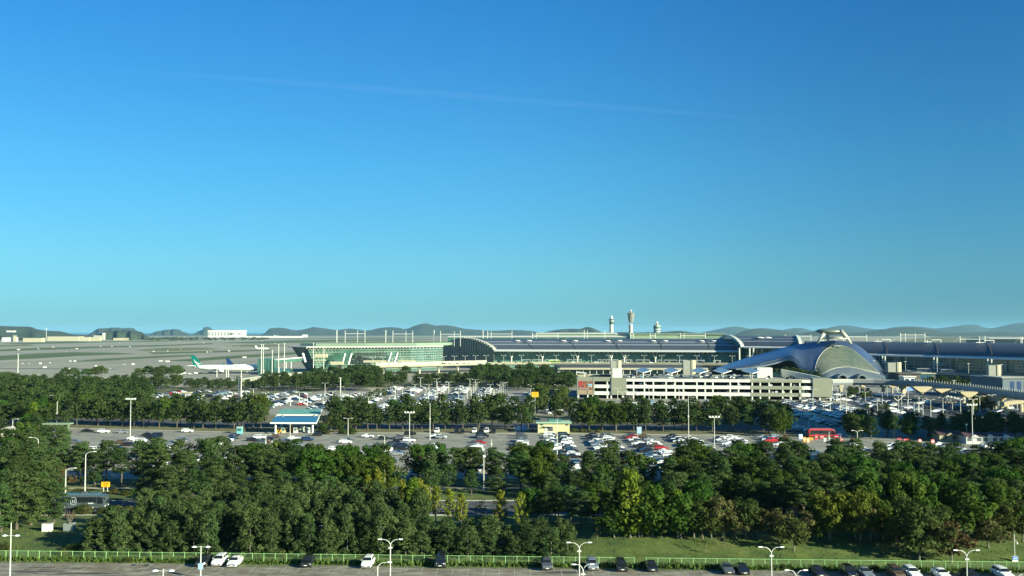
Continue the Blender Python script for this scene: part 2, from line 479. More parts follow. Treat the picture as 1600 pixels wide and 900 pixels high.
# stall lines of the front and middle lots
mb = MB()
for k in range(-40, 50):
    x = k * 2.6 + 0.4
    y1 = fence_y(x) - 2.2
    if R.random() < 0.75: mb.face([(x, y1 - 5, .006), (x + .1, y1 - 5, .006), (x + .1, y1, .006), (x, y1, .006)], mat('worn_marking', (0.36, 0.35, 0.30), 0.9, var=0.3, scale=1.2))
for xa, xb in ((-75, -24), (-20, 30), (34, 90)):
    mb.face([(xa, 153.2, .006), (xb, 153.0, .006), (xb, 153.15, .006), (xa, 153.35, .006)], MATS['worn_marking'])
for a, b, c in ((-55, 158.5, 5.0), (-52, 160.0, 2.6), (-56.5, 157.3, 3.5)):
    mb.face([(a, b, .006), (a + c, b + .15, .006), (a + c, b + .4, .006), (a, b + .25, .006)], MATS['worn_marking'])
for px in (-70, -10, 40, 130, 205, 225, 290, 355, 418, 455, 545, 620, 686, 752, 816, 860, 884, 928, 953, 990, 1015, 1058, 1083, 1126, 1150, 1200, 1300, 1362, 1436, 1500):
    x = X(px, 355); y = 268
    while y < 374:
        mb.face([(x - 2.6, y, .026), (x + 2.6, y, .026), (x + 2.6, y + .14, .026), (x - 2.6, y + .14, .026)], MATS['worn_marking']); y += 2.7
for x in range(-150, 300, 23):
    mb.face([(x, 270, .026), (x + .15, 270, .026), (x + .15, 378, .026), (x, 378, .026)], MATS['worn_marking'])
# dark repair patches
M_patch = mat('asphalt_patch', (0.06, 0.056, 0.048), 0.92, var=0.3, scale=1.2)
o = mb.build('car_park_markings'); o['kind'] = 'structure'
mb = MB()
for k in range(26):
    x = R.uniform(-85, 85); y = R.uniform(150, fence_y(x) - 3); w = R.uniform(1.5, 7); h = R.uniform(.25, .8)
    n = 9; pts = [(x + math.cos(t * 2 * math.pi / n) * w * R.uniform(.6, 1), y + math.sin(t * 2 * math.pi / n) * h * R.uniform(.6, 1.1), .004) for t in range(n)]
    mb.face(pts, M_patch)
for k in range(14):   # tar-sealed cracks
    x = R.uniform(-85, 70); y = R.uniform(145, 166); a = R.uniform(-.5, .5)
    for s in range(8):
        x2 = x + 2.0; y2 = y + a * 2 + R.uniform(-.3, .3)
        if y2 < fence_y(x) - 3: mb.face([(x, y, .0055), (x2, y2, .0055), (x2, y2 + .12, .0055), (x, y + .12, .0055)], M_patch)
        x, y = x2, y2
o = mb.build('asphalt_repairs'); o['kind'] = 'structure'

# ------------------------------------------------------------------ airfield
sheet('apron', [(-7000, 700), (-150, 700), (60, 960), (420, 1250), (900, 2600), (4200, 9500), (-7000, 9500)], 0.0, M_apron)
GR = [
 ([(-40,557.5),(0,556),(60,552),(110,550.5),(180,551),(215,553),(120,556.5),(60,560),(0,563),(-40,565)], 1),
 ([(100,565.5),(160,560.5),(240,556.5),(305,554),(300,556.5),(230,560),(150,564.5)], 1),
 ([(210,547),(260,543.5),(320,543.3),(345,545.3),(290,548),(230,549)], 2),
 ([(-40,547.5),(0,546),(60,543.5),(150,541.3),(260,538.8),(330,536),(335,537.6),(250,541.2),(160,543.5),(60,547),(0,549),(-40,550)], 1),
 ([(350,541),(380,538.6),(435,538),(450,540.5),(400,542.6)], 2),
 ([(258,563.5),(300,560.5),(360,556),(460,550.2),(470,553),(380,559.3),(300,565)], 1),
 ([(-20,539.5),(40,538),(58,540),(0,542)], 2),
 ([(470,549),(640,541.5),(700,541.5),(560,548)], 1),
 ([(0,536.5),(110,533.5),(200,534),(120,536),(40,538)], 1),
 ([(150,533.6),(260,531.5),(330,532),(230,534.5)], 2),
 ([(330,536),(460,531.6),(600,530),(720,530),(560,533),(420,536.8)], 1),
 ([(400,530),(560,527.6),(720,527.4),(600,529.3)], 1),
 ([(460,536.5),(600,533.2),(740,533.2),(640,536.2),(520,538.6)], 2),
 ([(130,530.2),(240,529.2),(420,528.6),(300,530.6)], 1),
 ([(560,538.5),(760,534.8),(780,537),(640,540)], 1),
 ([(230,550.8),(300,549.2),(420,546.2),(430,547.6),(330,551.2),(240,553)], 1),
]
for pts, k in GR:
    pxsheet('airfield_grass_strip', pts, 0.05, M_strip if k == 1 else M_strip2)
pxsheet('apron_joint', [(-40,575.2),(120,575.9),(185,576.6),(180,577.2),(80,576.8),(-40,576.2)], 0.04, M_darkgrey)
mb = MB()
for k in range(26):
    y = 720 + k * 60 + (k % 3) * 8; mb.face([(-1500, y, .02), (-60 + k * 8, y + 30, .02), (-60 + k * 8, y + 31.2, .02), (-1500, y + 1.2, .02)], M_conc2)
for k in range(30):
    x = -1400 + k * 46; mb.face([(x, 720, .021), (x + .9, 720, .021), (x * 1.02 + .9, 1900, .021), (x * 1.02, 1900, .021)], M_conc2)
o = mb.build('apron_joints'); o['kind'] = 'structure'
mb = MB()
for y0, y1 in ((905, 930), (1010, 1085), (1190, 1290), (1480, 1640)):
    mb.face([(-1300, y0, .045), (40, y1, .045), (40, y1 + .9, .045), (-1300, y0 + .9, .045)], mat('taxi_line_yellow', (.45, .33, .04), .8))
o = mb.build('taxiway_lines'); o['kind'] = 'structure'
for k in range(7):
    x = -420 + k * 55; y = 1150 + (k % 3) * 60
    w = 14 + 5 * (k % 2)
    mb = MB(); mb.face([(x, y, .03), (x + 6, y, .03), (x + 60 + w, y + 190, .03), (x + 60, y + 190, .03)], mat('tyre_darkened', (.16, .15, .12), .9)); o = mb.build('worn_pavement'); o['kind'] = 'structure'
pxsheet('runway_surface', [(-60,552.5),(0,551),(120,546.8),(260,543),(258,543.9),(120,548),(0,552.6),(-60,554)], 0.04, M_conc2)
pxsheet('taxiway_surface', [(-60,569),(60,563.5),(200,558),(420,549.5),(425,550.6),(220,559),(60,565),(-60,571)], 0.04, mat('taxiway_tone', (0.25, 0.235, 0.19), 0.9))

# guidance signs, small sheds and service vehicles scattered on the airfield
def airfield_sign_mesh():
    mb = MB(); mb.box(-3.2, 3.2, -.25, .25, .5, 2.5, M_white)
    for x in (-2.4, 0, 2.4): mb.box(x - .12, x + .12, -.1, .1, 0, .5, M_darkgrey)
    mb.box(-3.3, 3.3, -.3, .3, 2.5, 2.65, M_darkgrey)
    return mb.mesh('airfield_sign')
asm = airfield_sign_mesh()
SG = [(29,547),(60,545.5),(83,543),(104,550),(120,545.5),(175,542),(203,542),(157,541.5),(78,568),(35,569),(45,569),(63,569),(110,565),(117,565),(70,575),(107,577),(194,570),(208,570.5),(251,565.5),(262,566),(240,549.5),(262,549),(283,546),(324,550.5),(330,550.5),(358,549),(361,542),(372,542),(255,533),(187,536),(222,531),(340,532.5),(280,533.5),(382,559.5),(410,533),(430,537),(300,539),(318,536),(150,573),(172,577)]
items = []
for k, (x, y) in enumerate(SG):
    p = P(x, y)
    o = link('airfield_sign', asm, None, (p[0], p[1], 0.0), R.uniform(-.5, .5)); sc_ = R.uniform(.45, .95); o.scale = (sc_ * R.choice((.6, 1, 1)), sc_, sc_)
    tag(o, 'x', 'sign', 'small white signs scattered on the airfield')
    items.append((o, x + (565 - y) * 0.001, 'white airfield sign' if y > 555 else 'tiny far white airfield sign'))
label_by_landmark(items, [(345, 'the white-bodied jet'), (215, 'the flat-topped pines')], '%s on the concrete, # to the @')

# ------------------------------------------------------------------ hills
def hill(name, prof, D, label, depth=900, base_py=None, m=M_hill, seed=0, bump=0.05):
    b_ = 519 + 60000 / D; prof = [(prof[0][0] - (b_ - prof[0][1]) * 1.2 - 4, b_)] + list(prof) + [(prof[-1][0] + (b_ - prof[-1][1]) * 1.2 + 4, b_)]
    """ridge profile [(px, py)...] at distance D, built as a rounded ridge with real depth"""
    rr = random.Random(seed)
    xs = []; n = 64
    x0, x1 = prof[0][0], prof[-1][0]
    rows = []
    cols = []
    for i in range(n + 1):
        px = lerp(x0, x1, i / n)
        py = min(b_, smooth_interp(prof, px)) + rr.uniform(-.12, .12)
        top = Q(px, py, D)
        cols.append((top.x, max(0.5, top.z)))
    K = 14
    for j in range(K + 1):
        t = j / K; s = math.sin(math.pi * t)
        row = []
        for i, (x, z) in enumerate(cols):
            e = min(1, min(i, n - i) / 4)
            zz = z * (s ** 0.8) if j <= K else 0
            zz *= 1 - bump * 2.2 * (1 - s) * (0.5 + 0.5 * math.sin(i * 1.3 + j * 2.1 + seed))
            zz += z * bump * math.sin(i * .7 + j * 1.9 + seed) * s * (1 - s) * 3
            row.append((x * (1 + (t - .5) * depth / D), D + (t - .5) * depth + (z * .6) * math.sin(i * .5 + seed), zz - 1.5))
        rows.append(row)
    mb = MB(); mb.grid(rows, m)
    o = mb.build(name, smooth=True); o['kind'] = 'structure'; o['label'] = label
    return o
hill('hill', [(-160,519),(-100,507),(-40,507),(0,508.5),(20,509.5),(48,510.5),(62,514),(78,516.5),(90,517),(110,521.5),(130,523),(160,524.5)], 6200, 'long dark wooded hill at the far left', 700, seed=1, bump=.03)
hill('wooded_knoll', [(146,526),(156,520),(170,516.8),(190,516),(212,517),(226,521),(233,526)], 5200, 'low dark wooded knoll behind white sheds', 350, seed=2, bump=.03)
hill('island_hill', [(143,520),(148,514.5),(158,513),(172,512),(182,511.5),(192,513.2),(202,512),(212,514.5),(222,520)], 11000, 'blue-green island hill behind the knoll', 1500, seed=3)
hill('island_hill', [(238,520),(248,517),(262,514.8),(275,514),(285,517.5),(292,520)], 12500, 'low island hill left of the pointed island', 1200, seed=4)
hill('island_hill', [(304,521),(314,515.5),(322,511),(328,511.5),(338,517),(350,521)], 14000, 'small pointed island hill behind the white hangar', 1200, seed=5)
hill('island_hill', [(413,521),(418,514),(430,512),(445,512.5),(458,515.5),(472,515.2),(482,513),(490,510.5),(500,512),(512,513.5),(525,515.5),(545,513.2),(560,514.5),(572,516.5),(592,512.5),(608,511),(622,511.8),(634,514),(650,508.5),(667,505),(680,508.5),(693,507.8),(708,509.3),(724,513),(745,515),(770,516.5),(800,515.5),(830,517),(850,521)], 13000, 'long blue island ridge with a rounded peak behind the gantries', 2200, seed=6)
hill('hill', [(840,522),(862,516.5),(880,514),(894,513.5),(906,513.6),(918,510.5),(926,512.5),(942,519),(960,522)], 9000, 'small pointed hill left of the control towers', 800, seed=7)
hill('hill', [(935,522),(960,519),(1000,519),(1040,518),(1060,516.8),(1085,519),(1100,521),(1120,523)], 6000, 'low flat tree-covered rise behind the control towers', 500, seed=8)
hill('mountain', [(1090,521),(1110,516.5),(1125,513.5),(1140,510.5),(1150,509.8),(1165,512),(1185,516),(1210,517.5),(1230,514),(1238,512.2),(1255,513),(1275,518),(1290,514),(1310,509),(1328,508.3),(1345,511.5),(1375,514.8),(1395,511),(1420,509.8),(1440,510),(1460,513),(1480,511),(1500,508),(1515,507),(1530,508.2),(1545,512.5),(1560,511.5),(1575,508),(1590,504.5),(1610,504),(1650,509),(1700,512)], 19000, 'long pale blue mountain range along the right horizon', 3000, seed=9)
hill('mountain', [(1145,523),(1170,514.5),(1190,512.5),(1204,513.5),(1225,516),(1248,521),(1262,518.5),(1285,514),(1310,517),(1345,519),(1370,515),(1400,512.5),(1420,510.5),(1440,512),(1465,516.5),(1490,520),(1530,518.5),(1560,518),(1600,520),(1700,520)], 10500, 'darker green mountain ridge in front of the blue range', 1800, seed=10)

# ------------------------------------------------------------------ far airfield buildings
def shed(px0, px1, pyt, pyb, D, name, label, m, cat='building', depth=None, bands=None, windows=0, zb=0):
    a = Q(px0, pyt, D); b = Q(px1, pyt, D)
    z1 = a.z; dp = depth or (b.x - a.x) * .4
    root = empty(name, ((a.x + b.x) / 2, D + dp / 2, 0), 0, label, cat)
    w = (b.x - a.x) / 2
    mb = MB(); mb.box(-w, w, -dp / 2, dp / 2, zb, z1 - .03 * (z1 - zb), m); mb.build('wall', root)
    mb = MB(); mb.box(-w - 1, w + 1, -dp / 2 - 1, dp / 2 + 1, z1 - .03 * (z1 - zb), z1, M_conc); mb.build('roof', root)
    mb = MB()
    for k in range(windows):
        x = lerp(-w * .93, w * .35, k / max(1, windows - 1))
        mb.box(x - w * .045, x + w * .045, -dp / 2 - .6, -dp / 2 - .05, z1 * .25, z1 * .72, M_conc2)
    if windows: mb.build('hangar_doors', root, [M_conc2])
    return root
hg = shed(325, 379, 515.8, 525.5, 7300, 'aircraft_hangar', 'large white hangar far across the airfield with dark doors', M_white, windows=8)
mb = MB()
a = Q(366, 521, 7290); b = Q(377, 521, 7290)
mb2 = MB()
w = (b.x - a.x) / 2
for cx, ww in ((361, 26), (374, 18)):   # the dark emblem shapes on its right end
    c = Q(cx, 521.6, 7296)
    pts = [(-1, -.25), (-.5, .0), (-.2, .55), (.1, .1), (.5, .25), (1, .6), (.7, -.2), (.2, -.35)]
    mb2.face([(c.x - hg.location.x + u * ww, 7297 - hg.location.y + 0.0, c.z + v * ww * .6) for u, v in pts], M_darkgrey)
emb = mb2.build('painted_emblem', hg)
shed(160, 164, 520, 525, 5000, 'shed', 'tiny white block at the right end of the low white sheds', M_white)
shed(74, 123, 525.6, 531.3, 4400, 'terminal_shed', 'long low white shed with pale roof below the left hill', M_cream)
shed(124, 139, 526.6, 532, 4300, 'terminal_shed', 'square cream shed beside the long low white shed', M_cream)
shed(139, 156, 526.8, 531.8, 4350, 'terminal_shed', 'cream shed with a flat roof in front of the wooded knoll', M_cream)
shed(146, 162, 524, 527, 4900, 'terminal_shed', 'small white roof peeping behind the cream sheds', M_conc)
shed(177, 198, 528, 531.5, 4700, 'terminal_shed', 'isolated pale low shed right of the wooded knoll', M_cream)
shed(36, 65, 528, 532.6, 3900, 'terminal_shed', 'cream shed with stepped roof left of the runway lights', M_cream)
shed(3, 24, 527, 530.6, 4100, 'terminal_shed', 'white shed at the far left below the hill', M_white)
shed(20.5, 25, 524, 530.5, 4090, 'lookout_tower', 'small square white tower at the end of the left shed', M_cream, 'tower')
shed(380, 470, 525.2, 526.6, 7000, 'boundary_building', 'very long thin white strip of buildings right of the hangar', M_white, depth=60)
shed(472, 480, 522.8, 525, 7600, 'shed', 'tiny white block left of the first gantry', M_white)
shed(10, 21, 516.6, 518.4, 5750, 'hill_house', 'white house standing on the wooded left hill', M_white, depth=30, zb=40)
def far_mast(px, pt, pb, D, label):
    a = Q(px, pt, D); mb = MB(); mb.tube([(a.x, D, 0), (a.x, D, a.z)], [1.2, .7], 6, M_steelw)
    mb.box(a.x - 5, a.x + 5, D - 1, D + 1, a.z - 3, a.z, M_steelw)
    return tag(mb.build('floodlight_mast'), label, 'mast', 'tall floodlight masts')
far_mast(72.5, 513, 526, 4600, 'tall white floodlight mast above the left sheds')
# hedge line behind the far sheds: an uncountable scrub
# ------------------------------------------------------------------ control towers
def tower_big():
    D = 2650; px = 986
    c = Q(px, 519, D); x = c.x
    s = D / FPX
    root = empty('control_tower', (x, D, 0), 0, 'tallest control tower, pale shaft under a flared dark cab', 'control tower')
    def zz(py): return Q(px, py, D).z
    mb = MB(); mb.lathe([(4.6, 0), (4.4, zz(506) - 1)], 12, M_steelw); mb.build('shaft', root)
    mb = MB(); mb.box(-6.2, -4.2, -1.5, 3, 0, zz(504), M_conc2); mb.build('lift_shaft', root)
    for k, (pa, pb, ra, rb) in enumerate(((503.8, 496.5, 5.2, 8.3), (496, 489.5, 7.2, 9.6))):
        mb = MB(); mb.lathe([(ra, zz(pa)), (rb, zz(pb)), (rb + .4, zz(pb) + .3), (rb - 1, zz(pb) + 1)], 16, mat('tower_dark_cladding', (0.13, 0.13, 0.10), 0.6)); mb.build('flared_storey', root)
        mb = MB()
        for j in range(16):
            t = j * math.pi / 8
            mb.bar((ra * math.cos(t), ra * math.sin(t), zz(pa)), ((rb + .25) * math.cos(t), (rb + .25) * math.sin(t), zz(pb)), .6, M_steelw)
        mb.build('cladding_ribs', root)
    mb = MB(); mb.lathe([(3.2, zz(489.2)), (3.2, zz(486.5))], 10, M_conc2); mb.build('radar_base', root)
    mb = MB(); mb.lathe([(.1, zz(486.8)), (1.8, zz(486.4)), (2.3, zz(485.2)), (1.8, zz(484.2)), (.2, zz(483.8))], 12, M_white); mb.build('radome', root, smooth=True)
    mb = MB(); mb.box(-11, 11, -8, 8, 0, 9, M_cream); mb.build('base_building', root)
def tower_mid():
    D = 1950; px = 955.5
    c = Q(px, 519, D); def_x = c.x
    root = empty('control_tower', (def_x, D, 0), 0, 'left control tower with dark banded head and small white radome', 'control tower')
    def zz(py): return Q(px, py, D).z
    mb = MB(); mb.lathe([(3.9, 0), (3.4, zz(507))], 12, M_steelw); mb.build('shaft', root)
    mb = MB(); mb.box(-4.2, -2.4, -2, 2, 0, zz(507), mat('tower_green', (0.05, 0.11, 0.09), 0.5)); mb.build('lift_shaft', root)
    prof = [(507, 502.3, 3.6, 5.0, 1), (502.2, 501.2, 5.2, 5.2, 0), (501.1, 498.6, 4.6, 5.0, 1), (498.2, 497.2, 3.8, 3.8, 0)]
    for pa, pb, ra, rb, k in prof:
        mb = MB(); mb.lathe([(ra, zz(pa)), (rb, zz(pb)), (rb * .96, zz(pb) + .1)], 14, MATS['tower_green'] if k else M_steelw); mb.build('storey', root)
    mb = MB(); mb.lathe([(2.0, zz(497.2)), (2.0, zz(496)), (2.4, zz(495)), (1.6, zz(493.6)), (.2, zz(493.2))], 12, M_white); mb.build('radome', root, smooth=True)
    mb = MB(); mb.box(-4, 6, -5, 5, 0, zz(525), M_cream); mb.build('base_building', root)
def tower_short():
    D = 1500; px = 1026.5
    c = Q(px, 519, D)
    root = empty('control_tower', (c.x, D, 0), 0, 'short stout round control tower with banded storeys right of the tallest', 'control tower')
    def zz(py): return Q(px, py, D).z
    G = mat('tower_green')if 'tower_green' not in MATS else MATS['tower_green']
    bands = [(540, 520, 4.9, M_steelw), (519.9, 518.6, 5.1, G), (518.5, 517.2, 5.3, M_steelw), (517.1, 515.4, 5.2, G), (515.3, 513.8, 5.6, M_steelw), (513.7, 510.6, 5.3, G), (510.5, 509.3, 6.2, M_conc), (509.2, 507.8, 4.4, M_conc)]
    for pa, pb, r, m in bands:
        mb = MB(); mb.lathe([(r, max(0, zz(pa))), (r, zz(pb) - .02)], 18, m); mb.build('storey', root)
    mb = MB(); mb.lathe([(1.6, zz(507.7)), (1.6, zz(505.5))], 10, M_conc2); mb.build('radar_base', root)
    mb = MB(); mb.lathe([(.3, zz(506)), (1.6, zz(505.4)), (2.1, zz(504.2)), (1.6, zz(503)), (.2, zz(502.4))], 12, M_white); mb.build('radome', root, smooth=True)
tower_mid(); tower_big(); tower_short()
# ------------------------------------------------------------------ passenger terminal
def arch_z(t, ze, zr):
    return ze + (zr - ze) * (math.sin(math.pi * t) ** 0.75)
def barrel(root, F, B, ze, zr, nseg, bands=True, t1=1.0, cap='roof_cap', strips=((.10, .13), (.20, .23))):
    """roof swept between stations; F/B: front/back eave points"""
    K = 22
    rows = []
    for f, b in zip(F, B):
        rows.append([(lerp(f[0], b[0], t / K), lerp(f[1], b[1], t / K), arch_z(t / K, ze, zr)) for t in range(K + 1)])
    mb = MB(); mb.grid(rows, M_roofblue)
    mb.build('roof', root, smooth=True)
    def pt(i, t, dz=0.0):
        f, b = F[i], B[i]; return (lerp(f[0], b[0], t), lerp(f[1], b[1], t), arch_z(t, ze, zr) + dz)
    for a, c in strips:   # light ribs along the roof
        mb = MB()
        for i in range(len(F) - 1):
            mb.hexa([pt(i, a), pt(i + 1, a), pt(i + 1, c), pt(i, c), pt(i, a, .35), pt(i + 1, a, .35), pt(i + 1, c, .35), pt(i, c, .35)], M_roofgrey)
        mb.build('roof_strip', root)
def bays(root, F, B, ze, zr, idx):
    """dark seams with pairs of pale ventilator caps at the bay joints"""
    for i, fx in idx:
        f = [lerp(F[i][k], F[i + 1][k], fx) for k in (0, 1)]; b = [lerp(B[i][k], B[i + 1][k], fx) for k in (0, 1)]
        def pt(t, dx, dz): return (lerp(f[0] , b[0] - 22, t) + dx, lerp(f[1], b[1], t), arch_z(t, ze, zr) + dz)
        mb = MB(); rows = [[pt(t / 14 * .6, -.8, .25), pt(t / 14 * .6, .8, .25)] for t in range(15)]
        mb.grid(rows, M_darkgrey); mb.build('roof_seam', root)
        for dx in (-6.5, 6.5):
            p = pt(.24, dx, 0.6)
            mb = MB(); mb.lathe([(3.8, 0), (3.5, .4), (2.4, .8), (.4, 1.0)], 12, M_white, p)
            mb.build('ventilator_cap', root, smooth=True)

def facade(root, F, ze, z0=0.0, inset=8, m=M_tglass, mull=6.0):
    """glass wall under the eave with mullions, plus the pale eave box in front"""
    G = [(x, y + inset) for x, y in F]
    mb = MB(); mb.grid([[(x, y, z0) for x, y in G], [(x, y, ze + .5) for x, y in G]], m); mb.build('glass_wall', root)
    mb = MB()
    for (xa, ya), (xb, yb) in zip(G, G[1:]):
        L = math.hypot(xb - xa, yb - ya); n = max(1, int(L / mull))
        for k in range(n):
            t = k / n; x = lerp(xa, xb, t); y = lerp(ya, yb, t) - .3
            mb.box(x - .14, x + .14, y - .2, y + .2, z0, ze, M_steelw)
        for z in np.arange(z0 + 2.4, ze, 2.4):
            mb.bar((xa, ya - .3, z), (xb, yb - .3, z), .16, M_steelw)
    o = mb.build('mullions', root); o['kind'] = 'stuff'

def eave(root, F, ze, h=1.9, over=5):
    mb = MB()
    for (xa, ya), (xb, yb) in zip(F, F[1:]):
        mb.hexa([(xa, ya - over, ze - h), (xb, yb - over, ze - h), (xb, yb + 4, ze - h * .6), (xa, ya + 4, ze - h * .6),
                 (xa, ya - over, ze - h + 1.0), (xb, yb - over, ze - h + 1.0), (xb, yb + .2, ze + .15), (xa, ya + .2, ze + .15)], M_white)
    mb.build('eave', root)
    mb = MB()
    for (xa, ya), (xb, yb) in zip(F, F[1:]):
        L = math.hypot(xb - xa, yb - ya); n = int(L / 4.2)
        for k in range(n):
            t = (k + .5) / n; x = lerp(xa, xb, t); y = lerp(ya, yb, t)
            mb.bar((x, y - over - .2, ze - h - .8), (x + 1.6, y + .1, ze + .45), .45, M_conc2)
    o = mb.build('eave_brackets', root); o['kind'] = 'stuff'

# main hall, left bay run
def stations(lst, back):
    F = []; B = []
    for px, D in lst:
        F.append((X(px, D, 20), D)); B.append(None)
    return F
ZE, ZR = 21.0, 32.6
Fm = [(X(772, 1055, 21), 1055.0), (X(868, 1042, 21), 1042.0), (X(965, 1030, 21), 1030.0), (X(1062, 1015, 21), 1015.0), (X(1160, 1000, 21), 1000.0)]
Bm = [(X(690, 1180, 21), 1180.0), (X(846, 1170, 21), 1170.0), (X(955, 1158, 21), 1158.0), (X(1068, 1140, 21), 1140.0), (X(1178, 1125, 21), 1125.0)]
tm = empty('terminal_hall', (0, 1050, 0), 0, 'main terminal hall with dark curved roof and arched green glass end wall', 'terminal')
tm.location = (0, 0, 0)
barrel(tm, Fm, Bm, ZE, ZR, 4)
seams = []
for px in (836, 902, 968, 1034, 1103):
    x = X(px, 1030, 21)
    for i in range(4):
        if Fm[i][0] <= x < Fm[i + 1][0]: seams.append((i, (x - Fm[i][0]) / (Fm[i + 1][0] - Fm[i][0])))
bays(tm, Fm, Bm, ZE, ZR, seams)
M_hglass = mat('lit_hall_glass', (0.10, 0.25, 0.18), 0.2, var=0.35, scale=0.08, col2=(0.16, 0.32, 0.23))  # lighter copy of the green glass, painting the hall front as partly lit
facade(tm, Fm, ZE - 1, 0, m=M_hglass)
eave(tm, Fm, ZE)
# arched end wall
K = 22
end = [(lerp(Fm[0][0], Bm[0][0], t / K), lerp(Fm[0][1], Bm[0][1], t / K), arch_z(t / K, ZE, ZR)) for t in range(K + 1)]
mb = MB(); mb.grid([[(x, y, 0) for x, y, z in end], [(x, y, z) for x, y, z in end]], M_tglassd); mb.build('end_glass_wall', tm)
mb = MB()
for i in range(0, K + 1):
    x, y, z = end[i]; mb.box(x - .18, x + .18, y - .6, y - .2, 0, z, M_conc2)
for z in range(3, 32, 3):
    pts = [e for e in end if e[2] > z]
    if len(pts) > 1: mb.bar((pts[0][0], pts[0][1] - .4, z), (pts[-1][0], pts[-1][1] - .4, z), .22, M_conc2)
o = mb.build('mullions', tm); o['kind'] = 'stuff'
mb = MB()   # light arch rim
secs = []
for x, y, z in end:
    secs.append([(x - 1.2, y - 1.4, z - .5), (x + 2.6, y + 1.2, z - .5), (x + 2.6, y + 1.2, z + 1.0), (x - 1.2, y - 1.4, z + 1.0)])
mb.loft(secs, M_conc); mb.build('arch_rim', tm)
mb = MB()
for i in range(1, K // 2 + 2):
    x, y, z = end[i]; x2, y2, z2 = end[i - 1]
    mb.bar((x - 2.4, y - 2.4, z + .2), (x + 1.2, y + .2, z + 1.3), .6, M_conc)
o = mb.build('rim_brackets', tm); o['kind'] = 'stuff'
# front columns of the hall
for px in (799, 848, 903, 955, 975, 1022, 1090, 1104, 1140):
    x = X(px, 1030, 14); y = 1030 - (px - 965) * .14
    mb = MB(); mb.tube([(x, y - 1, 7.6), (x, y - 1, 12)], .8, 8, M_steelw); mb.bar((x, y - 1, 11.5), (x - 3, y + 1, 19.2), .9, M_steelw); mb.bar((x, y - 1, 11.5), (x + 3, y + 1, 19.2), .9, M_steelw)
    mb.build('column', tm)

# higher middle bay
Fc = [(X(1160, 985, 25), 985.0), (X(1205, 965, 25), 965.0), (X(1252, 940, 25), 940.0)]
Bc = [(X(1118, 1115, 25), 1115.0), (X(1185, 1095, 25), 1095.0), (X(1238, 1070, 25), 1070.0)]
tc_ = empty('terminal_hall', (0, 0, 0), 0, 'higher central terminal bay with pale arch rims behind the silver dome', 'terminal')
barrel(tc_, Fc, Bc, 25.5, 36.0, 2)
facade(tc_, Fc, 24.5, 0); eave(tc_, Fc, 25.5)
for F0, B0 in ((Fc[0], Bc[0]), (Fc[-1], Bc[-1])):
    secs = []
    for t in range(23):
        x = lerp(F0[0], B0[0], t / 22); y = lerp(F0[1], B0[1], t / 22); z = arch_z(t / 22, 25.5, 36.0)
        secs.append([(x - 2.0, y - 1.6, z - 1.0), (x + 2.0, y + 1.0, z - 1.0), (x + 2.0, y + 1.0, z + 1.0), (x - 2.0, y - 1.6, z + 1.0)])
    mb = MB(); mb.loft(secs, M_steelw); mb.build('arch_rim', tc_)
e2 = [(lerp(Fc[0][0], Bc[0][0], t / K) - .8, lerp(Fc[0][1], Bc[0][1], t / K), arch_z(t / K, 25.5, 36)) for t in range(K + 1)]
mb = MB(); mb.grid([[(x, y, 0) for x, y, z in e2], [(x, y, z - .3) for x, y, z in e2]], M_tglassd); mb.build('end_glass_wall', tc_)
for px in (1156, 1172, 1178, 1192, 1225):
    x = X(px, 970, 14)
    mb = MB(); mb.tube([(x, 972, 6), (x, 972, 24)], .8, 8, M_steelw); mb.build('column', tc_)
for px in (1187, 1199):
    mb = MB(); p = (X(px, 1000, 34), 1000, arch_z(.24, 25.5, 36) + .6); mb.lathe([(4.6, 0), (4.2, .6), (.4, 1.3)], 12, M_white, p); mb.build('ventilator_cap', tc_)

# right wing
lst = [(1262, 925), (1330, 893), (1400, 850), (1470, 808), (1540, 768), (1660, 705)]
Fr = [(X(px, D, 20), float(D)) for px, D in lst]
Br = [(X(px, D, 20) + 28 + i * 3, D + 105.0) for i, (px, D) in enumerate(lst)]
tr = empty('terminal_wing', (0, 0, 0), 0, 'right terminal wing with dark curved roof running behind the elevated track', 'terminal')
barrel(tr, Fr, Br, 20.5, 31.0, 5, strips=((.62, .64),))
seams = []
for px in (1300, 1387, 1467, 1552):
    for i in range(5):
        if lst[i][0] <= px < lst[i + 1][0]: seams.append((i, (px - lst[i][0]) / (lst[i + 1][0] - lst[i][0])))
for i, fx in seams:
    f = [lerp(Fr[i][k], Fr[i + 1][k], fx) for k in (0, 1)]; b = [lerp(Br[i][k], Br[i + 1][k], fx) for k in (0, 1)]
    def pt(t, dx, dz): return (lerp(f[0], b[0], t) + dx, lerp(f[1], b[1], t), arch_z(t, 20.5, 31) + dz)
    mb = MB(); mb.grid([[pt(t / 12 * .5, -.45, .15), pt(t / 12 * .5, .45, .15)] for t in range(13)], M_dark); mb.build('roof_seam', tr)
    mb = MB(); a = pt(.4, -6, .2); c = pt(.4, 6, .2)
    for q in (a, c): mb.box(q[0] - .3, q[0] + .3, q[1] - .3, q[1] + .3, q[2], q[2] + 2.4, M_steelw)
    mb.bar((a[0] - 3, a[1], a[2] + .6), (a[0] + 4, a[1], a[2] + .6), .5, M_steelw); mb.bar((a[0] + 4, a[1], a[2] + 2.4), (c[0], c[1], c[2] + 2.4), .5, M_steelw)
    mb.build('roof_bracket', tr)
    mb = MB()   # service frame under each seam
    x, y = f
    for dx in (-5.5, 5.5):
        for dy in (-9, -3): mb.box(x + dx - .4, x + dx + .4, y + dy - .4, y + dy + .4, 6, 19, M_steelw)
    for z in (9.5, 13): mb.box(x - 6, x + 6, y - 9.5, y - 2.5, z, z + .6, M_steelw)
    mb.build('service_frame', tr)
facade(tr, Fr, 19.5, 0, m=M_tglassd, mull=7); eave(tr, Fr, 20.5)

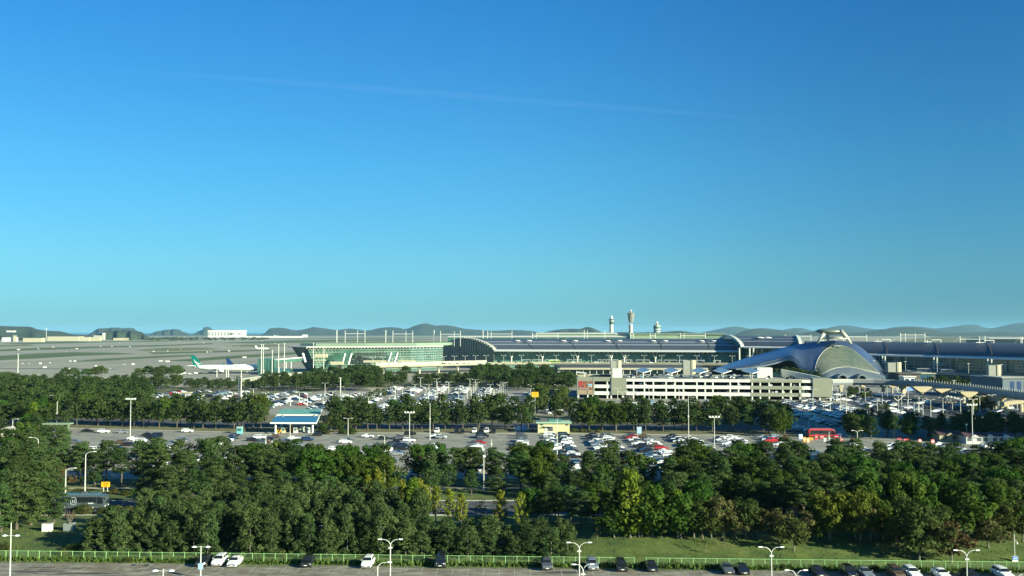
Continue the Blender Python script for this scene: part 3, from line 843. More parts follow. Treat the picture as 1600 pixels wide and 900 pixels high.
# left concourse: outward leaning glass under a thin pale roof edge
CL = [(X(456, 975, 24), 975.0), (X(480, 955, 24), 955.0), (X(560, 968, 24), 968.0), (X(640, 990, 24), 990.0), (X(692, 1035, 24), 1035.0)]
zt = 25.0
tl = empty('concourse', (0, 0, 0), 0, 'left concourse with outward-leaning green glass walls and thin pale roof', 'terminal')
seg_m = [M_tglassd, M_tglass, M_tglass, M_tglassd]
lean = [(16, 4), (9, 7), (2, 8), (0, 9), (-1, 9)]
for i in range(4):
    (xa, ya), (xb, yb) = CL[i], CL[i + 1]; la, lb = lean[i], lean[i + 1]
    mb = MB(); mb.face([(xa + la[0], ya + la[1], 0), (xb + lb[0], yb + lb[1], 0), (xb, yb, zt), (xa, ya, zt)], seg_m[i]); mb.build('glass_wall', tl)
    mb = MB()
    L = math.hypot(xb - xa, yb - ya); n = max(3, int(L / 3.2))
    for k in range(n + 1):
        t = k / n
        mb.bar((lerp(xa + la[0], xb + lb[0], t), lerp(ya + la[1], yb + lb[1], t) - .25, 0), (lerp(xa, xb, t), lerp(ya, yb, t) - .25, zt), .17, M_steelw if i != 0 else M_conc2)
    for z in np.arange(2.5, zt, 2.5):
        t = 1 - z / zt
        mb.bar((xa + la[0] * t, ya + la[1] * t - .3, z), (xb + lb[0] * t, yb + lb[1] * t - .3, z), .17, M_steelw)
    o = mb.build('mullions', tl); o['kind'] = 'stuff'
# dark lattice panels in the middle of the concourse
mb = MB()
for px0, px1, zz0, zz1 in ((552, 606, 11, 20), (512, 535, 4, 8), (612, 655, 5, 9)):
    a, b = X(px0, 958, 15), X(px1, 966, 15)
    ya = 964 + 1.6; yb = 975
    for z in np.arange(zz0, zz1, 1.5):
        mb.box(a, b, ya - 3 + (25 - z) * .2, ya - 2.6 + (25 - z) * .2, z, z + .85, M_dark)
mb.build('louvre_panel', tl)
mb = MB()
mb.loft([[(x - (3 if i == 0 else 0), y - 3.5, zt - .2), (x + 2, y + 42, zt - .2), (x + 2, y + 42, zt + 1.2), (x - (3 if i == 0 else 0), y - 3.5, zt + .7)] for i, (x, y) in enumerate(CL)], M_steelw)
mb.build('roof_edge', tl)
mb = MB()
mb.loft([[(x + 6, y + 10, zt + 1.0), (x + 8, y + 38, zt + 1.0), (x + 8, y + 36, zt + 4.0), (x + 6, y + 14, zt + 3.6)] for i, (x, y) in enumerate(CL)], M_palegreen)
mb.build('roof_lantern', tl)
mb = MB()
for (xa, ya), (xb, yb) in zip(CL[1:], CL[2:]):
    n = int((xb - xa) / 3)
    for k in range(n): 
        t = k / n; mb.bar((lerp(xa, xb, t), lerp(ya, yb, t) - 3.4, zt - 1.2), (lerp(xa, xb, t) + .6, lerp(ya, yb, t) - 1.4, zt), .6, M_steelw)
o = mb.build('eave_brackets', tl); o['kind'] = 'stuff'
for px, (pa, pb) in {475: (552, 566), 546: (552, 569), 536: (552, 570), 536: (552, 570), 608: (551, 566), 618: (551, 566)}.items():   # slanted white fins
    a = Q(px + (-2 if px == 475 else 3), pa, 950); b = Q(px + (2 if px == 475 else -2), pb, 948)
    mb = MB(); mb.bar(a, b, 2.2, M_white, h=1.2); mb.build('slanted_fin', tl)
for a, b, t, s, y in ((492, 511, 553, 558.5, 944), (516, 536, 565, 570, 942), (568, 604, 563, 566.5, 948), (622, 648, 562.5, 565.5, 962), (491, 508, 562, 563.5, 943)):
    p = Q(a, s, y); q = Q(b, t, y)
    mb = MB(); mb.box(p.x, q.x, y, y + 5, p.z, q.z, M_cream); mb.build('pale_wall_box', tl)
# masts and crossbars standing on the concourse roof
def gantry(px0, px1, ptop, pbot, D, label, inner=(), bar=None, m=M_steelw, stays=False):
    a = Q(px0, ptop, D); b = Q(px1, ptop, D); zb = Q(px0, pbot, D).z
    root = empty('roof_gantry', (a.x, D, zb), 0, label, 'gantry', 'white mast gantries over the terminal roofs')
    w = b.x - a.x; h = a.z - zb; r = D / FPX * .42
    for x in (0, w):
        mb = MB(); mb.box(x - r, x + r, -r, r, 0, h, m); mb.build('mast', root)
    for f in inner:
        mb = MB(); mb.box(w * f - r * .8, w * f + r * .8, -r, r, 0, h * .97, m); mb.build('mast', root)
    zbar = h * (bar or .78)
    mb = MB(); mb.bar((r, 0, zbar), (w - r, 0, zbar), r * 1.7, m); mb.build('crossbar', root)
    if stays:
        for x, d in ((0, -1), (w, 1)):
            mb = MB(); mb.tube([(x, 0, h * .8), (x + d * h * 1.1, 0, 0)], r * .35, 5, m); mb.build('stay', root)
    return root
gantry(539.5, 570.5, 516, 540.5, 1010, 'first white gantry with three masts above the left concourse', (.62,))
gantry(614, 645, 516.5, 540.5, 1020, 'second white gantry with three masts above the left concourse', (.66,))
gantry(688.5, 719.5, 517, 541, 1060, 'third white gantry beside the arched hall end', (.69,))
for k, (px, D, lab) in enumerate(((526.5, 1010, 'lone white mast left of the first roof gantry'), (603, 1025, 'lone white mast left of the second roof gantry'), (678.5, 1065, 'lone white mast left of the third roof gantry'), (755, 1230, 'lone white mast behind the arched hall roof'))):
    a = Q(px, 516, D); zb = Q(px, 540, D).z if px < 700 else 22
    mb = MB(); mb.box(a.x - .45, a.x + .45, D - .45, D + .45, zb, a.z, M_steelw); tag(mb.build('mast'), lab, 'mast')
GB = [(762, 800, 517, 'gantry behind the roof just right of the arched end'), (832, 872, 519.5, 'gantry behind the roof right of the second seam'), (913, 945, 516, 'tall gantry behind the roof left of the control towers'), (985, 990, 520, 'narrow gantry behind the tallest tower base'), (1016, 1024, 520.5, 'narrow gantry below the short control tower'), (1063, 1102, 520.5, 'gantry behind the roof right of the short tower')]
for a, b, t, lab in GB:
    gantry(a, b, t, 533, 1330, 'pale ' + lab, (.15,) if b - a > 20 else (), .7)
gantry(1407, 1445, 520, 536.5, 980, 'tall white gantry with stays behind the right wing roof', (.2, .6), .8, stays=True)
gantry(1500, 1539, 525, 537, 930, 'lower white gantry with stays behind the right wing roof', (.78,), .6, stays=True)
gantry(1227, 1267, 523, 534, 1120, 'white gantry just left of the dome crest', (), .8)
gantry(1318, 1354, 523, 536, 1030, 'white gantry just right of the dome crest', (), .75)
gantry(1595, 1640, 526, 538, 900, 'white gantry at the right edge behind the slate building', (.05,), .7, stays=True)

# structures behind the main roof
def slab_building(pts, z0, z1, name, label, m, mroof, D2=60):
    """pts: [(px, D)] front edge"""
    F = [(X(p, D, z1), float(D)) for p, D in pts]
    root = empty(name, (F[0][0], F[0][1], 0), 0, label, 'building')
    ox, oy = F[0]
    mb = MB(); mb.loft([[(x - ox, y - oy, z0), (x - ox, y - oy + D2, z0), (x - ox, y - oy + D2, z1 - 1), (x - ox, y - oy, z1 - 1)] for x, y in F], m); mb.build('wall', root)
    mb = MB(); mb.loft([[(x - ox, y - oy - 2, z1 - 1), (x - ox, y - oy + D2 + 2, z1 - 1), (x - ox, y - oy + D2, z1), (x - ox, y - oy + D2 * .5, z1 + 1.2), (x - ox, y - oy, z1)] for x, y in F], mroof); mb.build('roof', root)
    return root
slab_building([(985, 1420), (1060, 1415), (1135, 1400)], 0, 37.5, 'rear_concourse', 'pale green rear concourse roof below the short control tower', M_palegreen, M_palegreen)
slab_building([(700, 1400), (860, 1420), (985, 1425)], 0, 33.5, 'rear_concourse', 'green glass rear concourse behind the left part of the roof', M_tglass, M_steelw)
slab_building([(838, 1600), (965, 1600)], 0, 38.2, 'rear_concourse', 'pale rear building with a white edge left of the control towers', M_palegreen, M_steelw)
slab_building([(1545, 1200), (1700, 1150)], 0, 32.5, 'rear_hall', 'pale roof edge above the right wing at the right edge', M_conc, M_steelw)

# ------------------------------------------------------------------ elevated departures road
def deck(name, label, pts, z, w, m, m2, thick=1.6, pier=22, cat='elevated road', rail=1.1, piers=True, pier_m=None):
    """pts: plan centreline"""
    root = empty(name, (pts[0][0], pts[0][1], 0), 0, label, cat)
    ox, oy = pts[0]
    secs = []; rl = []; rr_ = []
    for i, (x, y) in enumerate(pts):
        a = pts[max(0, i - 1)]; b = pts[min(len(pts) - 1, i + 1)]
        d = Vector((b[0] - a[0], b[1] - a[1])).normalized(); n = Vector((-d.y, d.x)) * w / 2
        zz = z(i) if callable(z) else z
        x -= ox; y -= oy
        secs.append([(x - n.x, y - n.y, zz - thick * .45), (x - n.x * .6, y - n.y * .6, zz - thick), (x + n.x * .6, y + n.y * .6, zz - thick), (x + n.x, y + n.y, zz - thick * .45), (x + n.x, y + n.y, zz), (x - n.x, y - n.y, zz)])
        rl.append((x - n.x, y - n.y, zz)); rr_.append((x + n.x, y + n.y, zz))
    mb = MB(); mb.loft(secs, m); mb.build('deck', root)
    for L in (rl, rr_):
        mb = MB()
        for a, b in zip(L, L[1:]):
            mb.hexa([(a[0], a[1] - .15, a[2] + .01), (b[0], b[1] - .15, b[2] + .01), (b[0], b[1] + .15, b[2] + .01), (a[0], a[1] + .15, a[2] + .01), (a[0], a[1] - .15, a[2] + rail), (b[0], b[1] - .15, b[2] + rail), (b[0], b[1] + .15, b[2] + rail), (a[0], a[1] + .15, a[2] + rail)], m2)
        mb.build('parapet', root)
    if piers:
        acc = 0
        for i, (a, b) in enumerate(zip(pts, pts[1:])):
            L = math.hypot(b[0] - a[0], b[1] - a[1]); n = max(1, round(L / pier))
            for k in range(n):
                t = (k + .5) / n; x = lerp(a[0], b[0], t) - ox; y = lerp(a[1], b[1], t) - oy
                zz = (z(i) if callable(z) else z) - thick
                mb = MB(); mb.tube([(x, y, 0), (x, y, zz - 1.2)], 1.1, 10, pier_m or M_conc); mb.box(x - 1.4, x + 1.4, y - w * .32, y + w * .32, zz - 1.2, zz - .01, pier_m or M_conc); mb.build('pier', root)
    return root
dp = [(X(585, 905, 7), 905), (X(640, 925, 7), 925), (X(700, 955, 7), 955), (X(760, 985, 7), 985), (X(860, 1000, 7), 1000), (X(960, 992, 7), 992), (X(1060, 980, 7), 980), (X(1160, 965, 7), 965), (X(1260, 930, 7), 930)]
deck('elevated_road', 'long cream elevated road curving in front of the green glass terminal', dp, 7.8, 20, mat('deck_concrete', (.27, .255, .185), .85, var=.1, scale=.1), mat('deck_concrete', (.27, .255, .185)), 1.6)
dp2 = [(X(1240, 890, 7), 890), (X(1340, 850, 7), 850), (X(1440, 800, 7), 800), (X(1540, 745, 7), 745), (X(1650, 690, 7), 690)]
deck('elevated_road', 'grey elevated road in front of the right terminal wing', dp2, 6.5, 16, M_conc2, M_conc2, 1.4)
# pale glass noise screen along the left ramp
mb = MB()
for (xa, ya), (xb, yb) in zip(dp[:3], dp[1:4]):
    n = int(math.hypot(xb - xa, yb - ya) / 2.5)
    for k in range(n):
        x = lerp(xa, xb, k / n); y = lerp(ya, yb, k / n) + 9.5; mb.box(x - .15, x + .15, y - .15, y + .15, 7.8, 11.2, M_cream)
    mb.bar((xa, ya + 9.5, 10.9), (xb, yb + 9.5, 10.9), .3, M_cream)
    mb.face([(xa, ya + 9.7, 7.8), (xb, yb + 9.7, 7.8), (xb, yb + 9.7, 10.8), (xa, ya + 9.7, 10.8)], mat('pale_screen', (0.38, 0.46, 0.36), 0.3))
tag(mb.build('noise_screen'), 'pale slatted screen along the left end of the elevated road', 'screen')
# lower ramp at the left (tan wall seen above the trees)
dp3 = [(X(362, 715, 4), 715), (X(395, 745, 4), 745), (X(430, 782, 4), 782), (X(480, 810, 4), 810), (X(560, 870, 4), 870)]
deck('ramp_road', 'low tan ramp wall rising to the right beyond the far pines', dp3, lambda i: 3.0 + i * .8, 9, M_cream, M_conc2, 1.5, rail=1.0)

# canopy block between garage and hall (dark roof with cream edge)
a = X(874, 905, 6); b = X(1105, 890, 6)
root = empty('arrivals_canopy', (a, 895, 0), 0, 'long low dark canopy with a cream edge behind the car park building', 'canopy')
w = b - a
mb = MB(); mb.hexa([(0, 0, 6.6), (w, -8, 6.6), (w, 32, 6.6), (-3, 38, 6.6), (0, 0, 7.6), (w, -8, 7.6), (w, 32, 8.4), (-3, 38, 8.4)], M_darkgrey); mb.build('roof', root)
mb = MB(); mb.hexa([(0, -1.2, 5.3), (w, -9.2, 5.3), (w, -8.1, 5.3), (0, -.1, 5.3), (0, -1.2, 6.9), (w, -9.2, 6.9), (w, -8.1, 6.9), (0, -.1, 6.9)], M_cream); mb.build('fascia', root)
mb = MB(); mb.hexa([(1, 6, 0), (w - 1, -2, 0), (w - 1, 0, 0), (1, 8, 0), (1, 6, 6.5), (w - 1, -2, 6.5), (w - 1, 0, 6.5), (1, 8, 6.5)], M_tglassd); mb.build('glass_wall', root)
for k in range(22):
    mb = MB(); x = 3 + k * (w - 6) / 21; y = -k * 8 / 21 + 1
    mb.tube([(x, y, 0), (x, y, 6.5)], .35, 6, M_steelw); mb.build('column', root)
mb = MB(); mb.hexa([(-14, 30, 0), (-2, 0, 0), (-2, 20, 0), (-8, 40, 0), (-20, 30, 5), (-2, 0, 7.5), (-2, 20, 7.5), (-12, 40, 6)], M_darkgrey); mb.build('angular_end', root)

# vent shafts: round drum with a grey block standing in for its shaded left side
def vent(px0, px1, pt, pb, D, label, zb=0):
    a = Q(px0, pb, D); b = Q(px1, pt, D); w = b.x - a.x
    root = empty('vent_shaft', (a.x + w / 2, D, 0), 0, label, 'vent shaft', 'squat concrete vent shafts')
    mb = MB(); mb.lathe([(w * .27, zb), (w * .27, b.z), (w * .22, b.z)], 16, M_cream, (w * .22, 0, 0)); mb.build('drum', root)
    mb = MB(); mb.box(-w * .5, w * .1, -w * .2, w * .28, zb, b.z - .3, M_conc2); mb.build('left_shade_block', root)
vent(954, 971, 563, 573, 850, 'squat cream vent shaft above the white stair tower of the car park building')
vent(1067, 1087, 562.5, 574, 860, 'wide grey vent shaft left of the long dome tail')
vent(1386, 1408, 566, 579, 745, 'cream vent drum just right of the dome foot')
vent(1543, 1563, 570, 580, 700, 'cream vent drum behind the pines at the right')

# lamp posts and masts on the departures road are made later with the others
# ------------------------------------------------------------------ silver dome (transport centre)
def interp(prof, x):
    if x <= prof[0][0]: return prof[0][1]
    for a, b in zip(prof, prof[1:]):
        if x <= b[0]: return lerp(a[1], b[1], (x - a[0]) / (b[0] - a[0]))
    return prof[-1][1]
M_dome = mat('brushed_steel_skin', (0.24, 0.32, 0.42), 0.30, metal=0.85, var=0.06, scale=0.08)
M_dglass = mat('dome_glass', (0.10, 0.14, 0.10), 0.28, var=0.22, scale=0.25, col2=(0.15, 0.19, 0.13), spec=0.6, metal=0.2)
M_domelow = mat('dome_lower_skin', (0.20, 0.235, 0.26), 0.42, metal=0.6, var=0.05, scale=0.1)
TOP = [(1119,575.5),(1138,569),(1157,562),(1176,556.5),(1195,551.5),(1214,546),(1233,541),(1252,537),(1275,534),(1292,532.5),(1312,532.5),(1332,535.5),(1345,542.5),(1355,550.5),(1370,563.5),(1383,577),(1400,594.5)]
BOT = [(1119,576.3),(1150,576.2),(1170,575.6),(1195,571),(1214,566.6),(1225,562.8),(1233,561.2),(1240,563),(1245,568.5),(1250,575),(1258,583),(1272,591),(1300,594.5),(1350,595),(1400,595)]
def dome_pt(px, v, off=0.0):
    pt, pb = smooth_interp(TOP, px), interp(BOT, px)
    py = lerp(pt, pb, v)
    hump = sstep(1215, 1300, px) * (1 - sstep(1375, 1402, px))
    Dt = 866 - 14 * hump
    Db = lerp(826, 792, hump)
    if px > 1375: Db = lerp(792, 800, (px - 1375) / 25)
    D = Dt - (Dt - Db) * math.sin(v * math.pi / 2) ** 1.15 - off
    return Q(px, py, D)
dome = empty('domed_station', (0, 0, 0), 0, 'silver swooping transport hall with long tail and raised saucer crest', 'station')
rows = []
for j in range(25):
    rows.append([dome_pt(1119 + 281 * i / 90, j / 24) for i in range(91)])
mb = MB(); mb.grid(rows, M_dome)
# back side
back = []
for j in range(9):
    t = j / 8; row = []
    for i in range(91):
        px = 1119 + 281 * i / 90; p = dome_pt(px, 0)
        row.append((p.x * (1 + t * .02), p.y + t * 42, max(0, p.z * math.cos(t * math.pi / 2))))
    back.append(row)
mb.grid(back[::-1], M_dome)
mb.build('metal_skin', dome, smooth=True)
# thickness rim under the tail arch
mb = MB()
secs = []
for i in range(30):
    px = 1150 + (1256 - 1150) * i / 29; p = dome_pt(px, 1.0)
    secs.append([(p.x, p.y - .5, p.z - .9), (p.x, p.y + 4, p.z - .9), (p.x, p.y + 4, p.z + .3), (p.x, p.y - .5, p.z + .3)])
mb.loft(secs, M_domelow); mb.build('tail_rim', dome)
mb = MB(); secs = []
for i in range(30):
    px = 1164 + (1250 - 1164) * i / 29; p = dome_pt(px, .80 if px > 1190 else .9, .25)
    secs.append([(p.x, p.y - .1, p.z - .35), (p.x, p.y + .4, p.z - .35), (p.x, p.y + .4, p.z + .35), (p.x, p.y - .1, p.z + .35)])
mb.loft(secs, M_darkgrey); mb.build('dark_strip', dome)  # dark grey strip just proud of the skin
# big glazed lens
GT = [(1273.5,575),(1276,566),(1279.5,558),(1289,547),(1299,542),(1308,540.3),(1319,541),(1330,545.2),(1345,556.3),(1360,569.5),(1374,583)]
GBt = [(1273.5,577),(1280,584.5),(1288,582),(1300,576.5),(1313,573.8),(1325,573.3),(1338,575),(1352,578.5),(1374,583.6)]
def vof(px, py):
    pt, pb = smooth_interp(TOP, px), interp(BOT, px); return (py - pt) / (pb - pt)
rows = []; NJ = 14
for j in range(NJ + 1):
    row = []
    for i in range(41):
        px = 1273.5 + (1374 - 1273.5) * i / 40
        row.append(dome_pt(px, vof(px, lerp(smooth_interp(GT, px), smooth_interp(GBt, px), j / NJ)), .5))
    rows.append(row)
mb = MB(); mb.grid(rows, M_dglass); mb.build('glass_lens', dome, smooth=True)
mb = MB()
for j in range(1, NJ, 1):
    for i in range(40): mb.bar(rows[j][i] - Vector((0, .12, 0)), rows[j][i + 1] - Vector((0, .12, 0)), .12, M_conc2)
for i in range(1, 40, 1):
    for j in range(NJ): mb.bar(rows[j][i] - Vector((0, .12, 0)), rows[j + 1][min(40, i + (1 if j % 2 else 0))] - Vector((0, .12, 0)), .09, M_conc2)
o = mb.build('glazing_bars', dome); o['kind'] = 'stuff'
mb = MB()
for L in (rows[0], rows[-1]):
    mb.tube([p - Vector((0, .2, 0)) for p in L], .28, 6, M_conc)
mb.build('lens_rim', dome)
# lower silver apron below the lens
mb = MB(); rr = []
for j in range(6):
    row = []
    for i in range(41):
        px = 1283 + (1392 - 1283) * i / 40
        t = smooth_interp(GBt, px) if px < 1374 else lerp(583.6, 593, (px - 1374) / 18)
        row.append(dome_pt(px, vof(px, lerp(t + .3, interp(BOT, px), j / 5)), .3))
    rr.append(row)
mb.grid(rr, M_domelow); mb.build('lower_skirt', dome, smooth=True)
# two arched entrances
for c, w, t in ((1315.5, 8.5, 584.5), (1346, 7.5, 584.8)):
    a = Q(c - w, 594.5, 786); b = Q(c + w, 594.5, 786); zt_ = Q(c, t, 786).z; hw = (b.x - a.x) / 2; cx = (a.x + b.x) / 2
    secs = []
    for k in range(17):
        th = math.pi * k / 16; x = cx - hw * math.cos(th); z = zt_ * math.sin(th) ** .8
        x2 = cx - hw * .86 * math.cos(th); z2 = (zt_ - 1) * math.sin(th) ** .8
        secs.append([(x, 784, z), (x, 806, z), (x2, 806, z2), (x2, 784, z2)])
    mb = MB(); mb.loft(secs, M_domelow); mb.build('entrance_arch', dome)
    mb = MB(); mb.face([(cx - hw * .85 * math.cos(math.pi * k / 16), 786, (zt_ - 1) * math.sin(math.pi * k / 16) ** .8) for k in range(17)], M_dark); mb.build('entrance_glass', dome)
# crest: saucer on legs over a ring
D0 = 838
cr = Q(1297, 519.5, D0)
lw = Q(1320, 519, D0).x - cr.x
mb = MB()
prof = [(-1.0, .55), (-.75, .95), (0, 1.25), (.6, .9), (1.0, .25)]
secs = []
for k in range(25):
    u = -1 + 2 * k / 24; rr_ = math.sqrt(max(0.0, 1 - u * u)) ; tilt = .9 * u * -.4
    zc = cr.z + 1.0 + tilt
    up = 2.3 * rr_ ** 1.1 + .12; dn = 2.6 * rr_ ** .9 + .12; dy = 8 * rr_ + .2
    ring = []
    for a in range(16):
        th = 2 * math.pi * a / 16
        zz = (up if math.sin(th) > 0 else dn) * math.sin(th)
        ring.append((cr.x + u * lw * .95, D0 + math.cos(th) * dy, zc + zz))
    secs.append(ring)
mb.loft(secs, mat('crest_skin', (0.22, 0.27, 0.23), 0.38, metal=0.5, var=0.12, scale=.2)); mb.build('saucer', dome, smooth=True)
for (pa, pb, D, ra, rb) in (((1288, 521), (1277, 536), 830, 1.6, 1.0), ((1293, 523), (1294.5, 532), 845, 1.4, 1.3), ((1313, 517), (1330, 537), 832, 2.2, 1.0)):
    a = Q(*pa, D); b = Q(*pb, D); mb = MB(); mb.tube([a, (a + b) / 2 + Vector((.4 if pa[0] > 1300 else -.2, 0, .3)), b], [ra, (ra + rb) / 2 * 1.05, rb], 10, mat('crest_leg_pale', (0.36, 0.35, 0.30), .5)); mb.build('crest_leg', dome, smooth=True)
mb = MB()
for k, (r, z, h) in enumerate(((11.5, 34.0, 1.0), (9.0, 35.2, .8))):
    c = Q(1306, 533, 840); mb.lathe([(r - 1.5, z - c.z), (r, z - c.z), (r, z - c.z + h), (r - 1.5, z - c.z + h)], 24, MATS['crest_leg_pale'], (c.x, c.y, c.z))
mb.build('crest_ring', dome, smooth=False)
# antenna-like white props at the right foot
for pa, pb in (((1391, 584), (1397, 591)), ((1399, 584), (1394, 592))):
    mb = MB(); mb.tube([Q(*pa, 790), Q(*pb, 790)], .35, 6, M_white); mb.build('prop', dome)

# ------------------------------------------------------------------ multi-storey car park
GA = Vector((X(902, 585), 585.0, 0)); GBp = Vector((X(1300, 563), 563.0, 0))
gdir = (GBp - GA).normalized(); gyaw = math.atan2(gdir.y, gdir.x); GL = (GBp - GA).length
G = empty('car_park_building', GA, gyaw, 'long cream multi-storey car park with red P2 sign and rooftop cars', 'car park')
def gx(px):
    """distance along the front of the picture column px"""
    u = (px - 800) / FPX * 1.0
    # intersect column with front line
    k = math.cos(PITCH)
    # x = u*(D*k + c) ; c ~ height term
    c = -34 * math.sin(PITCH)
    # GA + t*gdir
    t = (u * (GA.y * k + c) - GA.x) / (gdir.x - u * gdir.y * k)
    return t
Z1, Z2, Z3, Z4, Z5, Z6 = 2.3, 4.25, 6.3, 8.3, 10.35, 11.9
DEP = 62
def gb(name, x0, x1, y0, y1, z0, z1, m):
    mb = MB(); mb.box(x0, x1, y0, y1, z0, z1, m); return mb.build(name, G)
for z in (4.0, 8.0):
    gb('floor_slab', 1.2, GL - 1.2, 1.0, DEP - 1, z - .3, z, M_conc2)
gb('roof_slab', .6, GL - .6, .5, DEP - .5, 11.2, 11.6, M_conc2)
gb('back_wall', .6, GL - .6, DEP - .45, DEP, 0, 12, M_conc2)
gb('dark_depth_block', 6, GL - 6, 16, DEP - 2, 0, 11.1, M_dark)  # near-black block standing for the unlit depth behind the openings
# spandrels in white, gap and grey stretches
M_span = mat('white_spandrel', (0.66, 0.65, 0.58), .8, var=.05, scale=.3)
segs = [(gx(924.5), gx(955.5), M_span, 0), (gx(979), gx(1173), M_span, 0), (gx(1173), gx(1253), M_conc2b if 'M_conc2b' in globals() else mat('sage_concrete', (0.235, 0.24, 0.18), .85, var=.04, scale=.2), 1), (gx(1253), gx(1270), M_span, 0)]
M_sage = mat('sage_concrete', (0.33, 0.33, 0.25), .85)
for x0, x1, m, k in segs:
    for z0, z1 in ((Z1 - .15, Z2), (Z3, Z4), (Z5, Z6)):
        gb('spandrel', x0, x1, -.25 - .12 * k, .25, z0, z1, m)
gb('solid_panel', gx(955.5), gx(979), -.9, .4, 2.3, 12.6, M_sage)
gb('solid_panel', gx(1270), gx(1300), -.9, 14, 2.2, 12.9, M_sage)
gb('end_parapet', 0, gx(955.5), -.45, .5, Z5, 12.9, M_sage)
gb('end_wall', -.3, .6, -.45, DEP, 2.3, 12.9, mat('end_wall_shade_grey', (0.12, 0.125, 0.12), .85))  # end wall coloured darker than the front, as its shaded side
# columns
for px in (903.5, 918.5, 926, 949, 955, 974, 990, 1007, 1021, 1041, 1055, 1068, 1089, 1102, 1114, 1141, 1154, 1175.5, 1188, 1202, 1223, 1236, 1250, 1281, 1298):
    x = gx(px); z1 = 2.2 if px > 1260 else (Z5 if px > 925 else 2.3)
    gb('column', x - .4, x + .4, -.12, .7, 0, z1 + .2, M_span)
# brown sign panels at the left end
M_brownp = mat('red_brown_panel', (0.20, 0.075, 0.045), .7, var=.1, scale=1.5)
gb('sign_panel', gx(904), gx(918), -.5, .3, 5.2, 10.4, M_brownp)
gb('sign_panel', gx(919.5), gx(926.5), -.5, .3, 5.2, 10.4, M_brownp)
gb('pillar', gx(918), gx(919.5), -.55, .4, 2.3, 10.4, M_sage)
gb('pillar', gx(926.5), gx(929), -.55, .4, 2.3, 12.9, M_sage)
gb('pillar', 0, gx(904), -.55, .4, 2.3, 12.9, M_sage)
for k in range(12):
    x0 = lerp(gx(904), gx(926), k / 12); gb('timber_fin', x0 + .08, x0 + (gx(926) - gx(904)) / 12 - .12, -.42, .2, 2.3, 5.15, mat('pale_timber', (0.45, 0.33, 0.22), .7))
def text(name, s, size, loc, parent, m, rot=(math.pi / 2, 0, 0), ext=.04, align='CENTER', sx=1.0):
    cu = bpy.data.curves.new(name, 'FONT'); cu.body = s; cu.size = size; cu.extrude = ext; cu.align_x = align; cu.align_y = 'CENTER'
    ob = bpy.data.objects.new('tmp', cu); COL.objects.link(ob)
    dg = bpy.context.evaluated_depsgraph_get(); me = bpy.data.meshes.new_from_object(ob.evaluated_get(dg))
    bpy.data.objects.remove(ob); me.name = name; me.materials.clear(); me.materials.append(m)
    o = link(name, me, parent, loc); o.rotation_euler = rot; o.scale = (sx, 1, 1); return o
M_red = mat('sign_red', (0.55, 0.03, 0.05), .5)
M_blue = mat('sign_blue', (0.02, 0.14, 0.55), .5)
M_yellow = mat('sign_yellow', (0.85, 0.42, 0.01), .5)
M_black = mat('sign_black', (0.05, 0.035, 0.01), .6)
M_coral = mat('sign_coral', (0.62, 0.16, 0.13), .5)
text('sign_letter', 'P', 5.2, (gx(907.3), -.62, 8.3), G, M_red, ext=.1)
text('sign_digit', '2', 3.0, (gx(912.6), -.62, 7.0), G, M_coral, ext=.1)
text('sign_lettering', 'TERMINAL', 1.15, (gx(911.6), -.62, 5.85), G, M_white, ext=.05)
# small emblem: blue bar roof over two white legs
mb = MB(); x0, x1 = gx(918.8), gx(925.6)
mb.hexa([(x0, -.72, 8.0), (x1, -.72, 8.0), (x1, -.55, 8.0), (x0, -.55, 8.0), (x0 + .3, -.72, 8.7), (x1 - .3, -.72, 8.7), (x1 - .3, -.55, 8.7), (x0 + .3, -.55, 8.7)], mat('emblem_blue', (0.18, 0.5, 0.7), .5))
for u in (.22, .5, .78): mb.box(lerp(x0, x1, u) - .2, lerp(x0, x1, u) + .2, -.7, -.56, 6.6, 8.0, M_white)
mb.build('sign_emblem', G)
# towers and sheds on the roof
def gtower(px0, px1, y0, dep, z1, m, name='stair_tower'):
    gb(name, gx(px0), gx(px1), y0, y0 + dep, 11.6, z1, m)
gtower(956, 970.5, 9, 9, 17.6, mat('tower_white', (.70, .68, .58), .8))
gtower(1192, 1217, 30, 12, 17.8, MATS['tower_white'])
gb('stair_tower', gx(953.5), gx(956.0), 9.2, 17, 11.6, 17.2, M_conc2)
gb('roof_hut', gx(900), gx(911), 12, 20, 11.6, 14.6, M_cream)
mb = MB(); mb.hexa([(gx(899), 11, 14.8), (gx(913), 11, 14.3), (gx(913), 21, 14.3), (gx(899), 21, 14.8), (gx(899), 11, 15.4), (gx(913), 11, 14.6), (gx(913), 21, 14.6), (gx(899), 21, 15.4)], M_steelw); mb.build('hut_roof', G)
gb('low_wall', gx(914), gx(945), 24, 25, 11.6, 13.4, M_cream)
gb('ramp_wall', gx(934), gx(953), 16, 17, 11.6, 13.8, M_darkgrey)
mb = MB(); mb.hexa([(gx(1236), 40, 12), (gx(1288), 10, 12), (gx(1288), 14, 12), (gx(1236), 46, 12), (gx(1236), 40, 16.5), (gx(1288), 10, 13.2), (gx(1288), 14, 13.4), (gx(1236), 46, 16.7)], M_steelw); mb.build('ramp_roof', G)
gb('low_wall', gx(1218), gx(1262), 44, 45, 11.6, 14.2, M_tglassd)
# pale parapet rail along the roof edge
gb('parapet_rail', gx(979), gx(1270), -.2, -.05, Z6, Z6 + .35, M_conc)
